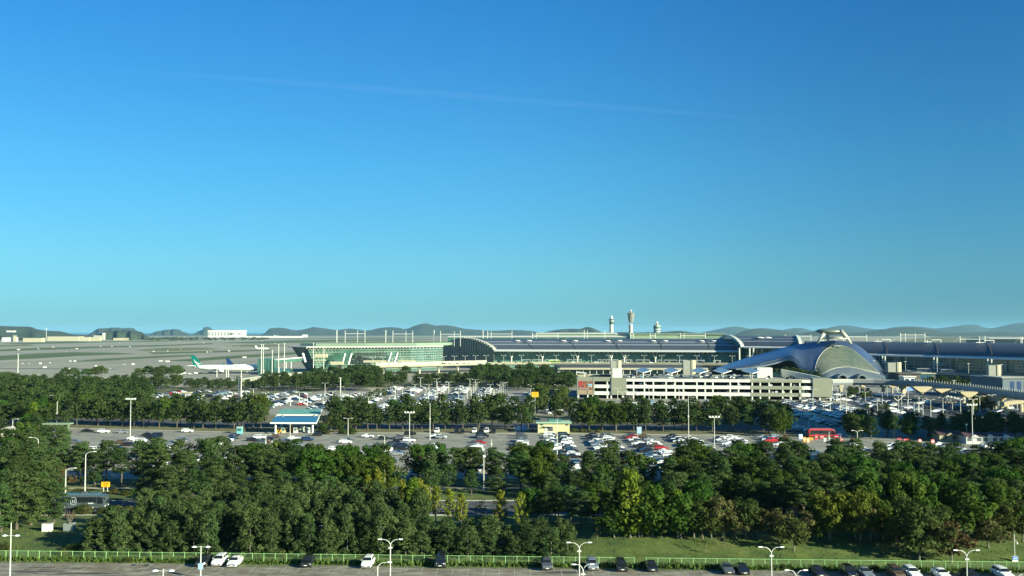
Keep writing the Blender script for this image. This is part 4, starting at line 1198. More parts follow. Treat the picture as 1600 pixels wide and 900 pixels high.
# V-shaped roof canopies
M_canopy = mat('canopy_blue_sheet', (0.16, 0.27, 0.40), .35, metal=.3)
def vcanopy(px, y, w, label):
    x = gx(px)
    c = G.matrix_world @ Vector((0, 0, 0))
    wx = GA.x + gdir.x * x - gdir.y * y; wy = GA.y + gdir.y * x + gdir.x * y
    root = empty('shade_canopy', (wx, wy, 11.6), gyaw, label, 'canopy', 'blue butterfly canopies on the car park roof')
    mb = MB(); mb.tube([(0, 0, 0), (0, 0, 3.2)], .22, 8, M_steelw); mb.tube([(0, 12, 0), (0, 12, 3.2)], .22, 8, M_steelw); mb.build('post', root)
    d = 15
    for s in (-1, 1):
        A = Vector((0, -2, 3.1)); B = Vector((s * w * 1.15, 6, 4.5)); Cc = Vector((0, 15, 5.9)); th = Vector((0, 0, .22))
        mb = MB(); mb.face([A + th, B + th, Cc + th] if s > 0 else [Cc + th, B + th, A + th], M_canopy); mb.face([Cc, B, A] if s > 0 else [A, B, Cc], M_canopy); mb.face([B, Cc, Cc + th, B + th], M_canopy); mb.build('canopy_wing', root)
        mb = MB(); mb.bar(A + th / 2, B + th / 2, .4, M_white); mb.build('edge_beam', root)
vcanopy(1004.5, 18, 4.6, 'first blue butterfly canopy from the left on the car park roof')
vcanopy(1050, 18, 4.9, 'second blue butterfly canopy from the left on the car park roof')
vcanopy(1096, 18, 4.9, 'third blue butterfly canopy from the left on the car park roof')
vcanopy(1133, 18, 4.9, 'fourth blue butterfly canopy from the left on the car park roof')
vcanopy(1180, 18, 4.9, 'fifth blue butterfly canopy beside the cream roof block')
def garage_world(x, y, z):
    return (GA.x + gdir.x * x - gdir.y * y, GA.y + gdir.y * x + gdir.x * y, z)

# ------------------------------------------------------------------ elevated track at the right
vp = []
for px, py, in ((1296, 594.0), (1330, 593.5), (1365, 594.0), (1395, 594.6), (1425, 596), (1455, 598), (1490, 601.5), (1520, 605), (1550, 608.6), (1580, 612), (1610, 616), (1660, 623)):
    zt_ = 9.5; d = ray(px, py); t = (zt_ - CAM_Z) / d.z; vp.append((d.x * t, d.y * t))
deck('rail_viaduct', 'long grey curved rail viaduct sweeping in front of the silver dome to the right edge', vp, 9.2, 7, mat('viaduct_grey', (0.27, 0.29, 0.30), .8, var=.06, scale=.1), M_conc, 3.0, pier=30, cat='viaduct', rail=.7, pier_m=mat('pier_tan', (0.42, 0.35, 0.22), .85, var=.06, scale=.3))
mb = MB()
for a, b in zip(vp[4:], vp[5:]):
    n = 8
    for k in range(n): x = lerp(a[0], b[0], k / n); y = lerp(a[1], b[1], k / n) - 3.4; mb.box(x - .12, x + .12, y - .12, y + .12, 9.8, 11.2, M_conc)
tag(mb.build('trackside_posts'), 'pale short posts along the near edge of the rail viaduct', 'posts')
MP = MATS['pier_tan']
for px, ptop, pstem, base, wpx, lab in ((1394, 602, 605, 615, 13, 'small tan hammerhead pier under the viaduct near the dome foot'), (1412, 602, 606, 618, 24, 'leftmost large tan hammerhead pier beside the blue truck'), (1440, 604, 612, 627, 29, 'tan hammerhead pier second from the left of the large ones'), (1474, 607.5, 614, 630, 28, 'tan hammerhead pier above the white parasols'), (1512, 612, 620, 638, 27, 'tan hammerhead pier just right of the white parasols'), (1555, 618, 626, 641, 18, 'tan hammerhead pier at the foot of the viaduct bend')):
    D = P(px, base)[1]; a = Q(px, ptop, D); zs = Q(px, pstem, D).z; w = wpx / 2 * D / FPX
    root = empty('hammerhead_pier', (a.x, D, 0), 0, lab, 'pier', 'free-standing tan hammerhead piers')
    mb = MB(); mb.tube([(0, 0, 0), (0, 0, zs)], w * .21, 14, MP); mb.build('stem', root, smooth=False)
    mb = MB(); mb.loft([[(-w, y, a.z - .5), (-w * .25, y, zs - .2), (w * .25, y, zs - .2), (w, y, a.z - .5), (w * .95, y, a.z), (-w * .95, y, a.z)] for y in (-1.9, 3.5)], MP); mb.build('head', root)
# twin-arched tan portal at the right edge
D = 455
root = empty('portal_pier', (X(1592, D), D, 0), 0, 'tan portal pier with arched beam at the right edge', 'pier')
w = 24 * D / FPX
mb = MB()
prev = None; secs = []
for k in range(13):
    u = -1 + 2 * k / 12; z = Q(1592, 630, D).z; ar = 1.6 * (1 - u * u)
    secs.append([(u * w, -1.2, z - 1.7 + ar * .9), (u * w, 2.5, z - 1.7 + ar * .9), (u * w, 2.5, z + .6 + ar * .5), (u * w, -1.2, z + .6 + ar * .5)])
mb.loft(secs, MP); mb.build('arched_beam', root)
for x in (-w * .75, w * .55):
    mb = MB(); mb.tube([(x, 0, 0), (x, 0, Q(1592, 632, D).z - .5)], .8, 10, MP); mb.build('stem', root)
# white parasols / small shelters row
for k in range(6):
    px = 1480 + k * 5.3; py = 626 + k * 1.3
    x, y = P(px, py); root = empty('parasol', (x, y, 0), 0, ('%s white parasol from the left in the row under the viaduct' % ['first', 'second', 'third', 'fourth', 'fifth', 'sixth'][k]), 'parasol', 'white parasols under the viaduct')
    mb = MB(); mb.box(-.9, .9, -.9, .9, 2.3, 2.5, M_white); mb.lathe([(1.25, 2.5), (.1, 3.3)], 4, M_white); mb.build('canopy', root)
    mb = MB(); mb.tube([(0, 0, 0), (0, 0, 2.4)], .06, 6, M_steelw); mb.build('pole', root)
    mb = MB(); mb.lathe([(.5, .7), (.5, .76)], 8, M_white); mb.tube([(0, 0, 0), (0, 0, .7)], .05, 5, M_steelw); mb.build('table', root)
# blue-roofed shelter with V supports
x, y = P(1388, 640)
root = empty('blue_shelter', (x, y, 0), 0, 'dark blue roofed shelter with white V-shaped supports near the rail piers', 'shelter')
mb = MB(); mb.hexa([(-8, -4, 8), (7, -6, 8), (11, 6, 7.4), (-4, 8, 7.4), (-8, -4, 8.3), (7, -6, 8.3), (11, 6, 7.7), (-4, 8, 7.7)], mat('shelter_blue', (0.03, 0.09, 0.25), .4)); mb.build('roof', root)
for cx in (-5, 5):
    for s in (-1, 1):
        mb = MB(); mb.bar((cx, 0, 0), (cx, 0, 4.5), .4, M_steelw); mb.bar((cx, 0, 4.3), (cx + s * 3.5, 0, 7.6), .35, M_steelw); mb.build('support', root)
# blue truck by the pier
x, y = P(1420, 612)
root = empty('blue_truck', (x, y, 0), .3, 'small bright blue truck between the tan piers', 'truck')
mb = MB(); mb.box(-2.2, 1.6, -1.1, 1.1, .8, 3.3, M_blue); mb.build('cargo_box', root)
mb = MB(); mb.hexa([(1.7, -1, .6), (3.4, -1, .6), (3.4, 1, .6), (1.7, 1, .6), (1.7, -1, 2.5), (2.9, -.9, 2.5), (2.9, .9, 2.5), (1.7, 1, 2.5)], M_blue); mb.build('cab', root)
for wx in (-1.4, 2.6):
    for s in (-1, 1):
        mb = MB(); mb.tube([(wx, s * 1.0, .45), (wx, s * .75, .45)], .45, 10, M_dark); mb.build('wheel', root)
# low slate buildings at the right
def lowb(px0, px1, pt, pb, D, dep, label, m, mr, slope=0):
    a = Q(px0, pb, D); b = Q(px1, pt, D); w = b.x - a.x
    root = empty('low_building', (a.x, D, 0), 0, label, 'building')
    mb = MB(); mb.box(0, w, 0, dep, 0, b.z - .6, m); mb.build('wall', root)
    mb = MB(); mb.hexa([(-1, -1, b.z - .6), (w + 1, -1, b.z - .6), (w + 1, dep + 1, b.z - .6), (-1, dep + 1, b.z - .6), (-1, -1, b.z), (w + 1, -1, b.z - slope), (w + 1, dep + 1, b.z - slope), (-1, dep + 1, b.z)], mr); mb.build('roof', root)
    mb = MB()
    for k in range(3): mb.box(w * .1 + k * 4.2, w * .1 + k * 4.2 + 2.6, -.08, .1, b.z * .35, b.z * .8, mat('blue_window', (.02, .05, .13), .3) if k < 2 else M_darkgrey)
    mb.build('windows', root)
M_slate = mat('slate_wall', (0.09, 0.12, 0.15), .6, var=.05, scale=.2)
lowb(1552, 1568, 590, 601, 600, 30, 'small dark slate block with blue windows left of the long slate building', M_slate, M_slate)
lowb(1567, 1680, 589.5, 612, 585, 25, 'long slate blue building with pale roof edge behind the viaduct', M_slate, M_conc, 1.0)
lowb(1405, 1437, 583, 592, 720, 20, 'low dark brown hall right of the dome foot', mat('dark_brown', (0.07, 0.06, 0.055), .8), mat('dark_brown', (0.07, 0.06, 0.055), .8))
lowb(1413, 1429, 588, 594, 690, 8, 'small white cabin in front of the low brown hall', M_white, M_white)
lowb(1437, 1460, 583, 594, 740, 20, 'cream edged glass pavilion right of the brown hall', M_tglassd, M_cream)
lowb(1575, 1690, 583.6, 590, 740, 14, 'pale long roof edge behind the slate building', M_darkgrey, M_cream)

# ------------------------------------------------------------------ toll gate with two sloping roofs
root = empty('toll_gate', (0, 0, 0), 0, 'toll gate with reflected-sky-blue front roof and pale green rear roof on white columns', 'toll gate')
def gp(px, py, D): return Q(px, py, D)
M_gsky = mat('gate_roof_sky_blue', (0.05, 0.20, 0.33), .35, metal=.2)  # blue base colour stands for sky reflected in the front roof
M_ggreen = mat('gate_roof_green', (0.16, 0.36, 0.28), .45, metal=.1)
for nm, (a, b, c, d), m in (('front_roof', ((423, 659.5, 380), (494, 659.8, 380), (498.5, 650.8, 392), (431, 650.6, 392)), M_gsky), ('rear_roof', ((433.5, 647, 397), (498.5, 647.3, 397), (503, 639.2, 410), (440, 639, 410)), M_ggreen)):
    q = [gp(*a), gp(*b), gp(*c), gp(*d)]
    mb = MB(); mb.hexa([p - Vector((0, 0, .25)) for p in q] + q, m); mb.build(nm, root)
    mb = MB(); mb.bar(q[0] - Vector((.2, .1, .35)), q[1] - Vector((-.2, .1, .35)), .35, M_white, h=.6); mb.bar(q[1] + Vector((.1, 0, -.2)), q[2] + Vector((.1, 0, -.2)), .3, M_white, h=.5); mb.build('fascia', root)
    n = 22
    mb = MB()
    for k in range(1, n):
        t = k / n; mb.bar(q[0].lerp(q[1], t) + Vector((0, 0, .05)), q[3].lerp(q[2], t) + Vector((0, 0, .05)), .09, m)
    o = mb.build('roof_seams', root); o['kind'] = 'stuff'
for px, D in ((430.5, 381), (488.5, 381), (440, 398), (497, 398)):
    a = gp(px, 660, D); mb = MB(); mb.tube([(a.x, D, 0), (a.x, D, 4.4 if D < 390 else 6.2)], [.42, .36], 10, M_white); mb.build('column', root)
for px in (432, 442, 492, 499):
    a = gp(px, 655, 395); mb = MB(); mb.bar((a.x, 392, 5.2), (a.x, 397, 6.2), .3, M_steelw); mb.build('link_beam', root)
for k, (px, h, m, lab) in enumerate(((443, 2.2, M_cream, 'cream ticket booth at the left inside the toll gate'), (452, 2.4, M_orange if 'M_orange' in globals() else mat('barrier_orange', (0.8, 0.25, .02), .5), 'orange edged booth near the middle of the toll gate'), (462, 2.3, M_white, 'white ticket booth beside the middle lamp post'), (469, 2.4, M_white, 'narrow white booth in the toll gate centre'), (481, 2.1, M_white, 'white booth just left of the right gate column'))):
    x = X(px, 384); r2 = empty('ticket_booth', (x, 384 + (k % 2) * 4, 0.0), 0, lab, 'booth', 'ticket booths in the toll gate')
    mb = MB(); mb.box(-.7, .7, -1, 1, 0, .95, m); mb.box(-.7, .7, -1, 1, 1.9, h, m)
    for sx in (-.62, .62):
        for sy in (-.9, .9): mb.box(sx - .08, sx + .08, sy - .1, sy + .1, .95, 1.9, m)
    mb.build('booth_body', r2); mb = MB(); mb.box(-.6, .6, -.9, .9, .95, 1.9, M_tglassd); mb.build('window', r2)
for px, lab in ((434, 'left yellow striped barrier post'), (438, 'right yellow striped barrier post')):
    x, y = P(px, 677.5); mb = MB(); mb.bar((x - .5, y, 0.1), (x + .3, y, 1.6), .25, M_yellow); tag(mb.build('barrier_post'), lab + ' at the foot of the toll gate', 'barrier')
x, y = P(497.5, 673.5); root = empty('red_sign', (x, y, 0), 0, 'small dark red sign right of the toll gate', 'sign')
mb = MB(); mb.box(-.6, .6, -.05, .05, .4, 1.6, M_red); mb.build('sign_panel', root); mb = MB(); mb.bar((0, .1, 0), (0, .1, 1.2), .08, M_steelw); mb.build('post', root)

# ------------------------------------------------------------------ yellow kiosk
D = 382
a = Q(840.5, 676, D); b = Q(890, 658, D); w = b.x - a.x
root = empty('kiosk_building', (a.x, D, 0), 0, 'pale yellow single-storey office with flat green-edged roof', 'building')
M_py = mat('pale_yellow_render', (0.46, 0.43, 0.24), .85, var=.04, scale=.5)
mb = MB(); mb.box(0, w, 0, 9, 0, 4.0, M_py); mb.build('wall', root)
mb = MB(); mb.box(-.7, w + .7, -.8, 9.6, 4.0, 4.35, mat('pale_green_fascia', (0.33, 0.48, 0.33), .6)); mb.build('roof', root)
for x in (1.0, 11.0):
    for dx in (0, .62):
        mb = MB(); mb.box(x + dx - .1, x + dx + .45, -.06, .05, 3.1, 3.6, M_darkgrey); mb.build('window', root)
mb = MB(); mb.box(3.9, 5.9, -.08, .04, .9, 2.7, M_darkgrey); mb.build('window', root)
mb = MB(); mb.box(2.7, 3.8, -.07, .05, 0, 2.2, M_steelw); mb.build('door', root)
mb = MB(); mb.box(2.5, 6.2, -1.4, .02, 2.75, 2.9, M_steelw); mb.build('porch_roof', root)
mb = MB(); mb.box(2.5, 6.2, -1.3, -1.2, 0, .9, M_white); mb.build('porch_rail', root)
mb = MB(); mb.box(1, 4, 3, 6, 4.35, 5.6, M_darkgrey); mb.box(4.4, 9.5, 3, 7, 4.35, 5.2, mat('plant_green', (.05, .15, .13), .5)); mb.build('roof_plant', root)
# portable toilets etc. beside the kiosk
for px, py, m, lab, s in ((819, 673, mat('pale_blue', (.3, .42, .62), .5), 'pale blue portable toilet left of the yellow office', 1.0), (998.5, 677, MATS['pale_blue'], 'pale blue portable cabin between trunks right of the yellow office', 1.0), (811, 673, M_white, 'white cabinet left of the pale blue toilet', .8), (806, 673, M_white, 'small white box by the tree trunks left of the toilet', .6), (825, 674, M_cream, 'cream bin right of the pale blue toilet', .5), (831.5, 674, M_red, 'small red bin left of the yellow office', .55)):
    x, y = P(px, py); root = empty('cabinet', (x, y, 0), 0, lab, 'cabinet')
    mb = MB(); mb.box(-.9 * s, .9 * s, -.7 * s, .7 * s, 0, 2.3 * s, m); mb.build('cabinet_body', root)
    mb = MB(); mb.box(-1.0 * s, 1.0 * s, -.8 * s, .8 * s, 2.3 * s, 2.5 * s, M_steelw); mb.build('cabinet_top', root)
# teal recycling cabin on the left
x, y = P(374.5, 677.5); root = empty('teal_cabin', (x, y, 0), 0, 'teal glass attendant cabin by the left kerb of the middle car park', 'cabin')
M_teal = mat('teal_panel', (.14, .42, .45), .4)
mb = MB(); mb.box(-1.0, 1.0, -.8, .8, 0, 2.5, M_teal); mb.build('cabin_body', root); mb = MB(); mb.box(-1.15, 1.15, -.95, .95, 2.5, 2.7, M_steelw); mb.build('roof', root)
mb = MB(); mb.box(-.8, .8, -.84, -.8, 1.1, 2.1, M_tglassd); mb.build('window', root)
# pavilion roofs behind left trees
def shelter(px, py, w, h, lab, m=M_cream):
    x, y = P(px, py); root = empty('pergola', (x, y, 0), 0, lab, 'shelter')
    mb = MB(); mb.box(-w, w, -2, 2, h - .45, h, m); mb.build('roof', root)
    for sx in (-w * .9, 0, w * .9): mb = MB(); mb.box(sx - .25, sx + .25, -1.6, -1.2, 0, h - .45, m); mb.build('post', root)
shelter(291, 623, 3.2, 3.9, 'cream flat pergola standing among the left pines')
shelter(90, 675, 5.5, 3.6, 'thin green roofed bus shelter behind the left trees', M_palegreen)
x, y = P(18, 683); root = empty('cream_hut', (x, y, 0), 0, 'cream gabled hut at the left edge', 'hut')
mb = MB(); mb.box(-3, 1.6, -2, 2, 0, 3.2, M_cream); mb.build('wall', root); mb = MB(); mb.loft([[(-3.2, -2.3, 3.2), (1.8, -2.3, 3.2), (-.7, -2.3, 4.1)], [(-3.2, 2.3, 3.2), (1.8, 2.3, 3.2), (-.7, 2.3, 4.1)]], M_conc); mb.build('roof', root)

# guard houses at the right
def gabled(px0, px1, D, label, m, n, eave=2.7, ridge=3.9):
    a = X(px0, D); b = X(px1, D); w = b - a
    root = empty('guard_house', (a, D, 0), 0, label, 'building')
    mb = MB(); mb.box(0, w, 0, 7, 0, eave, m); mb.build('wall', root)
    mb = MB(); mb.loft([[(-.4, -.5, eave), (-.4, 7.5, eave), (-.4, 3.5, ridge)], [(w + .4, -.5, eave), (w + .4, 7.5, eave), (w + .4, 3.5, ridge)]], mat('dark_red_roof', (.07, .035, .04), .8, var=.2, scale=1)); mb.build('roof', root)
    for k in range(n):
        cx = w * (k + .5) / n
        mb = MB(); mb.loft([[(cx - 1.6, -.7, eave - .3), (cx + 1.6, -.7, eave - .3), (cx, -.7, eave + .7)], [(cx - 1.6, 2.2, eave - .3), (cx + 1.6, 2.2, eave - .3), (cx, 2.2, eave + .7)]], m); mb.build('gable', root)
        for s in (-1.7, 1.7):
            mb = MB(); mb.box(cx + s - .75, cx + s + .75, -.06, .05, 1.0, 2.2, M_darkgrey); mb.build('window', root)
gabled(1510, 1585, 346, 'long white guard house with dark roof and three small gables', mat('off_white_wall', (.5, .5, .46), .8), 3)
gabled(1468, 1500, 352, 'beige guard house with one gable left of the white one', mat('beige_wall', (.30, .27, .17), .85), 1)

# ------------------------------------------------------------------ aircraft
def aircraft(name, loc, rz, label, tailmat, L=63.0, full=True, swoosh=True):
    root = empty(name, loc, rz, label, 'aircraft')
    R0 = 2.85; zc = 5.6
    prof = [(-L / 2, .35, .9), (-L / 2 + 4, 1.1, .9), (-L / 2 + 9, 1.9, .55), (-L / 2 + 15, 2.6, .15), (-L / 2 + 19, R0, 0), (L / 2 - 8, R0, 0), (L / 2 - 5, R0 * .93, -.05), (L / 2 - 2.6, R0 * .74, -.25), (L / 2 - 1, R0 * .45, -.5), (L / 2, .15, -.7)]
    mb = MB(); secs = []
    for x, r, dz in prof: secs.append([(x, r * math.cos(t * math.pi / 10), zc + dz + r * math.sin(t * math.pi / 10)) for t in range(20)])
    mb.loft(secs, mat('aircraft_white', (.80, .80, .76), .3)); mb.build('fuselage', root, smooth=True)
    def wing(nm, pts, th, m):
        mb = MB(); mb.hexa([(x, y, z - th / 2) for x, y, z in pts] + [(x, y, z + th / 2) for x, y, z in pts], m); return mb.build(nm, root)
    Wg = mat('wing_grey', (.42, .45, .46), .4)
    for s in (-1, 1):
        pts = [(6, s * 2, 4.6), (-5, s * 2, 4.6), (-11.5, s * 29, 6.6), (-9, s * 29, 6.6)]
        wing('wing', pts if s > 0 else pts[::-1], .55, Wg)
        wing('winglet', [(-9.4, s * 29, 6.7), (-11.5, s * 29, 6.7), (-12.6, s * 29.6, 9.2), (-11.8, s * 29.6, 9.2)], .2, tailmat)
        pts = [(-L / 2 + 9, s * 1, 7.2), (-L / 2 + 3, s * 1, 7.2), (-L / 2 + .5, s * 9.5, 7.9), (-L / 2 + 3, s * 9.5, 7.9)]
        wing('tailplane', pts if s > 0 else pts[::-1], .3, mat('aircraft_white'.__str__(), (.8, .8, .76)))
        mb = MB(); e = [(5.8, 1.15), (5.2, 1.45), (2.5, 1.4), (.4, .85)]
        secs = [[(x, s * 9.3 + r * math.cos(t * math.pi / 7), 3.2 + r * math.sin(t * math.pi / 7)) for t in range(14)] for x, r in e]
        mb.loft(secs, MATS['aircraft_white']); mb.bar((3, s * 9.3, 4.2), (-1, s * 9.3, 4.8), .5, MATS['aircraft_white']); mb.build('engine', root, smooth=True)
    # fin
    xr = -L / 2
    mb = MB(); mb.hexa([(xr + 12.5, -.35, zc + 2.3), (xr + 12.5, .35, zc + 2.3), (xr + 3.2, .3, zc + 1.8), (xr + 3.2, -.3, zc + 1.8), (xr + 4.6, -.12, 17.2), (xr + 4.6, .12, 17.2), (xr + .2, .12, 17.2), (xr + .2, -.12, 17.2)], tailmat); mb.build('tail_fin', root)
    if swoosh:   # white brush stroke, on both faces of the fin
        ps = [(xr + 3.3, 14.4), (xr + 4.6, 12.6), (xr + 6.6, 10.9), (xr + 9.4, 9.9), (xr + 11.8, 9.6), (xr + 8.6, 8.7), (xr + 6.0, 8.4), (xr + 7.0, 9.3), (xr + 5.4, 10.0), (xr + 4.2, 11.6)]
        mb = MB()
        for s in (-1, 1): 
            f = [(x, s * .46, z) for x, z in ps]; mb.face(f if s < 0 else f[::-1], M_white)
        mb.build('tail_emblem', root)
    # windows line, cockpit, gear
    mb = MB()
    for k in range(44):
        x = -L / 2 + 15 + k * (L - 25) / 43
        for s in (-1, 1): mb.box(x - .14, x + .14, s * 2.80 - .02, s * 2.80 + .02, 6.25, 6.6, M_darkgrey)
    o = mb.build('cabin_windows', root)
    mb = MB(); 
    for s in (-1, 1): mb.hexa([(L / 2 - 3.2, s * 1.2, 6.45), (L / 2 - 1.9, s * .3, 6.45), (L / 2 - 1.9, s * .2, 6.5), (L / 2 - 3.2, s * 1.0, 6.5), (L / 2 - 3.4, s * 1.3, 7.15), (L / 2 - 2.6, s * .3, 7.15), (L / 2 - 2.6, s * .2, 7.2), (L / 2 - 3.4, s * 1.1, 7.2)], M_dark)
    mb.build('cockpit_window', root)
    for x, ys in ((-3.5, (-5, 5)), (L / 2 - 6.5, (0,))):
        for y in ys:
            mb = MB(); mb.tube([(x, y, 4), (x, y, .8)], .22, 6, M_steelw)
            for dx in ((-.9, .9) if len(ys) == 2 else (0,)):
                for dy in (-.6, .6): mb.tube([(x + dx, y + dy - .2, .65), (x + dx, y + dy + .2, .65)], .65, 10, M_dark)
            mb.build('landing_gear', root)
    return root
D = 930
cx = X(346.5, D)
M_tail = mat('tail_green', (.0, .17, .14), .4)
jet = aircraft('passenger_jet', (cx, D, 0), -.13, 'white jet with dark green tail and white brush stroke, parked behind the pines', M_tail, L=64)
# red stripe of lettering marks near the nose, dark fuselage band
mb = MB()
for k in range(8): mb.box(9 + k * 1.35, 9.9 + k * 1.35, -2.74, -2.70, 6.95, 7.5, mat('grey_letter', (.2, .3, .28), .6))
mb.build('airline_lettering', jet)
mb = MB(); mb.box(22.6, 23.6, -2.86, -2.80, 5.4, 6.1, M_red); mb.build('red_mark', jet)
x2 = X(353, 1010) - 4
jet2 = aircraft('passenger_jet', (x2 + 22, 1010, 0), .05, 'second jet hidden behind the green-tailed one, only its dark blue tail showing', mat('tail_blue', (.01, .035, .11), .4), L=50, swoosh=False)
jet2.scale = (.74, .74, .74)
# small distant jets
def small_jet(px, py, rz, s, label, m):
    x, y = P(px, py); j = aircraft('passenger_jet', (x, y, 0), rz, label, m, L=50, swoosh=False); j.scale = (s, s, s)
small_jet(409, 547, .4, .6, 'white small jet taxiing just left of the concourse masts', M_white)
small_jet(432, 526, 0.1, .9, 'tiny far white jet on the distant apron with upright tail', M_white)
x, y = P(742, 531.5)
j = aircraft('passenger_jet', (x, 1900, 0), 2.6, 'far jet with orange tail showing over the arched hall roof', mat('tail_orange', (.75, .18, .04), .5), L=50, swoosh=False)
j.location = (X(741, 1900), 1900, 0); j.scale = (1.15, 1.15, 1.15)
# ground equipment under the jet tail
for k, (px, py, w, h, m) in enumerate(((289, 585, 3.4, 2.6, M_white), (296, 585.5, 2.2, 1.6, M_white), (306, 585, 2.6, 2.2, M_white), (283, 586, 1.8, 1.4, M_white), (313, 584, 2.4, 1.8, M_cream), (300, 586.5, 1.2, 1.2, M_conc), (278, 587, 2, 1.0, M_conc2))):
    x, y = P(px, py)
    root = empty('service_vehicle', (x, y, 0), 0, '%s airport service vehicle counted from the left by the pines under the jet tail' % ['third', 'fourth', 'sixth', 'second', 'seventh', 'fifth', 'first'][k], 'service vehicle', 'service vehicles behind the parked jet')
    mb = MB(); mb.box(-w / 2, w / 2 - w * .32, -1, 1, .5, h, m); mb.build('load_box', root); mb = MB(); mb.hexa([(w * .2, -.95, .5), (w / 2 + .4, -.95, .5), (w / 2 + .4, .95, .5), (w * .2, .95, .5), (w * .2, -.9, h * .8), (w / 2, -.9, h * .75), (w / 2, .9, h * .75), (w * .2, .9, h * .8)], m); mb.build('cab', root)
    mb = MB()
    for wx in (-w * .3, w * .35):
        for s in (-.95, .95): mb.tube([(wx, s - .1, .35), (wx, s + .1, .35)], .35, 8, M_dark)
    mb.build('wheels', root)
# boarding bridge: sloped pale tube and green glazed boxes
root = empty('boarding_bridge', (0, 0, 0), 0, 'pale sloping boarding bridge with green glass head at the jet nose', 'boarding bridge')
mb = MB(); mb.bar(Q(424, 562.5, 935), Q(472, 558.5, 950), 3.0, M_steelw, h=1.0); mb.build('tunnel_roof', root)
mb = MB(); a = Q(424, 566, 935); b = Q(472, 562, 950); mb.bar(a, b, 2.8, M_tglass, h=2.6); mb.build('tunnel', root)
a = Q(403, 560.5, 925); b = Q(428, 582, 925)
mb = MB(); mb.box(a.x, b.x, 925, 940, 1.5, a.z, M_tglassd); mb.build('bridge_head', root)
mb = MB()
for k in range(6): x = lerp(a.x, b.x, k / 5); mb.box(x - .2, x + .2, 924.5, 924.9, 0, a.z + .4, M_tglass)
mb.build('head_frame', root)
for px in (430, 447, 455): 
    q = Q(px, 565, 940); mb = MB(); mb.tube([(q.x, 940, 0), (q.x, 940, q.z)], .5, 8, M_steelw); mb.build('support', root)
slab_building([(404, 905), (430, 905), (452, 915)], 0, 4.2, 'glazed_walkway', 'low green glass block under the boarding bridge', M_tglassd, M_tglass, 14)

# ------------------------------------------------------------------ coaches
def coach(name, loc, rz, label, L, Hh, body, glass, roofm, cat='bus'):
    """nose towards +x"""
    root = empty(name, loc, rz, label, cat); w = 1.25
    def sec(x, z0, z1, k=1.0): return [(x, -w * k, z0), (x, -w * k, z0 + .6), (x, -w * k, z1 - .35), (x, -w * k * .9, z1), (x, w * k * .9, z1), (x, w * k, z1 - .35), (x, w * k, z0 + .6), (x, w * k, z0)]
    mb = MB(); mb.loft([sec(-L / 2, .5, Hh * .97, .94), sec(-L / 2 + .25, .35, Hh), sec(L / 2 - .9, .35, Hh), sec(L / 2 - .25, .35, Hh * .93), sec(L / 2, .45, Hh * .62, .95)], body); mb.build('body', root)
    mb = MB(); mb.hexa([(-L / 2 + .6, -1.0, Hh + .0), (L / 2 - 1.4, -1.0, Hh), (L / 2 - 1.4, 1.0, Hh), (-L / 2 + .6, 1.0, Hh), (-L / 2 + .8, -.95, Hh + .22), (L / 2 - 1.8, -.95, Hh + .22), (L / 2 - 1.8, .95, Hh + .22), (-L / 2 + .8, .95, Hh + .22)], roofm); mb.build('roof_unit', root)
    for s in (-1, 1):
        n = 7
        for k in range(n):
            x0 = -L / 2 + .6 + k * (L - 2.4) / n
            mb = MB(); mb.box(x0, x0 + (L - 2.4) / n - .03, s * (w + .005) - .02, s * (w + .005) + .02, Hh * .5, Hh * .86, glass); mb.build('side_window', root)
        mb = MB(); mb.hexa([(L / 2 - 1.7, s * (w + .01) - .02, Hh * .42), (L / 2 - .35, s * (w + .01) - .02, Hh * .42), (L / 2 - .35, s * (w + .01) + .02, Hh * .42), (L / 2 - 1.7, s * (w + .01) + .02, Hh * .42), (L / 2 - 1.7, s * (w + .01) - .02, Hh * .86), (L / 2 - .5, s * (w + .01) - .02, Hh * .86), (L / 2 - .5, s * (w + .01) + .02, Hh * .86), (L / 2 - 1.7, s * (w + .01) + .02, Hh * .86)], glass); mb.build('side_window', root)
        for x in (-L / 2 + 2.8, L / 2 - 2.6):
            mb = MB(); mb.tube([(x, s * (w + .02), .5), (x, s * (w - .3), .5)], .5, 14, M_dark); mb.build('wheel', root)
            mb = MB(); mb.tube([(x, s * (w + .04), .5), (x, s * w, .5)], .25, 10, M_steelw); mb.build('wheel_rim', root)
        mb = MB(); mb.box(L / 2 - .02, L / 2 + .05, s * .85 - .2, s * .85 + .2, .75, 1.0, M_white); mb.build('headlight', root)
        mb = MB(); mb.bar((L / 2 - .2, s * 1.25, Hh * .85), (L / 2 + .35, s * 1.4, Hh * .7), .12, M_dark); mb.build('mirror', root)
    mb = MB(); mb.hexa([(L / 2 + .02, -1.05, Hh * .45), (L / 2 + .02, 1.05, Hh * .45), (L / 2 - .03, 1.05, Hh * .45), (L / 2 - .03, -1.05, Hh * .45), (L / 2 - .22, -1.05, Hh * .9), (L / 2 - .22, 1.05, Hh * .9), (L / 2 - .3, 1.05, Hh * .9), (L / 2 - .3, -1.05, Hh * .9)], glass); mb.build('windscreen', root)
    return root
M_busbody = mat('bus_grey_teal', (.055, .075, .08), .35, coat=.4)
M_glassd = mat('vehicle_glass', (.012, .016, .02), .08, spec=.8)
x, y = P(127, 789)
bus = coach('coach', (X(126, 219.5), 219.5, 0.02), 0, 'dark grey-teal coach with a round emblem passing behind the lamp posts', 11.8, 3.3, M_busbody, M_glassd, mat('bus_roof_teal', (.06, .12, .16), .4))
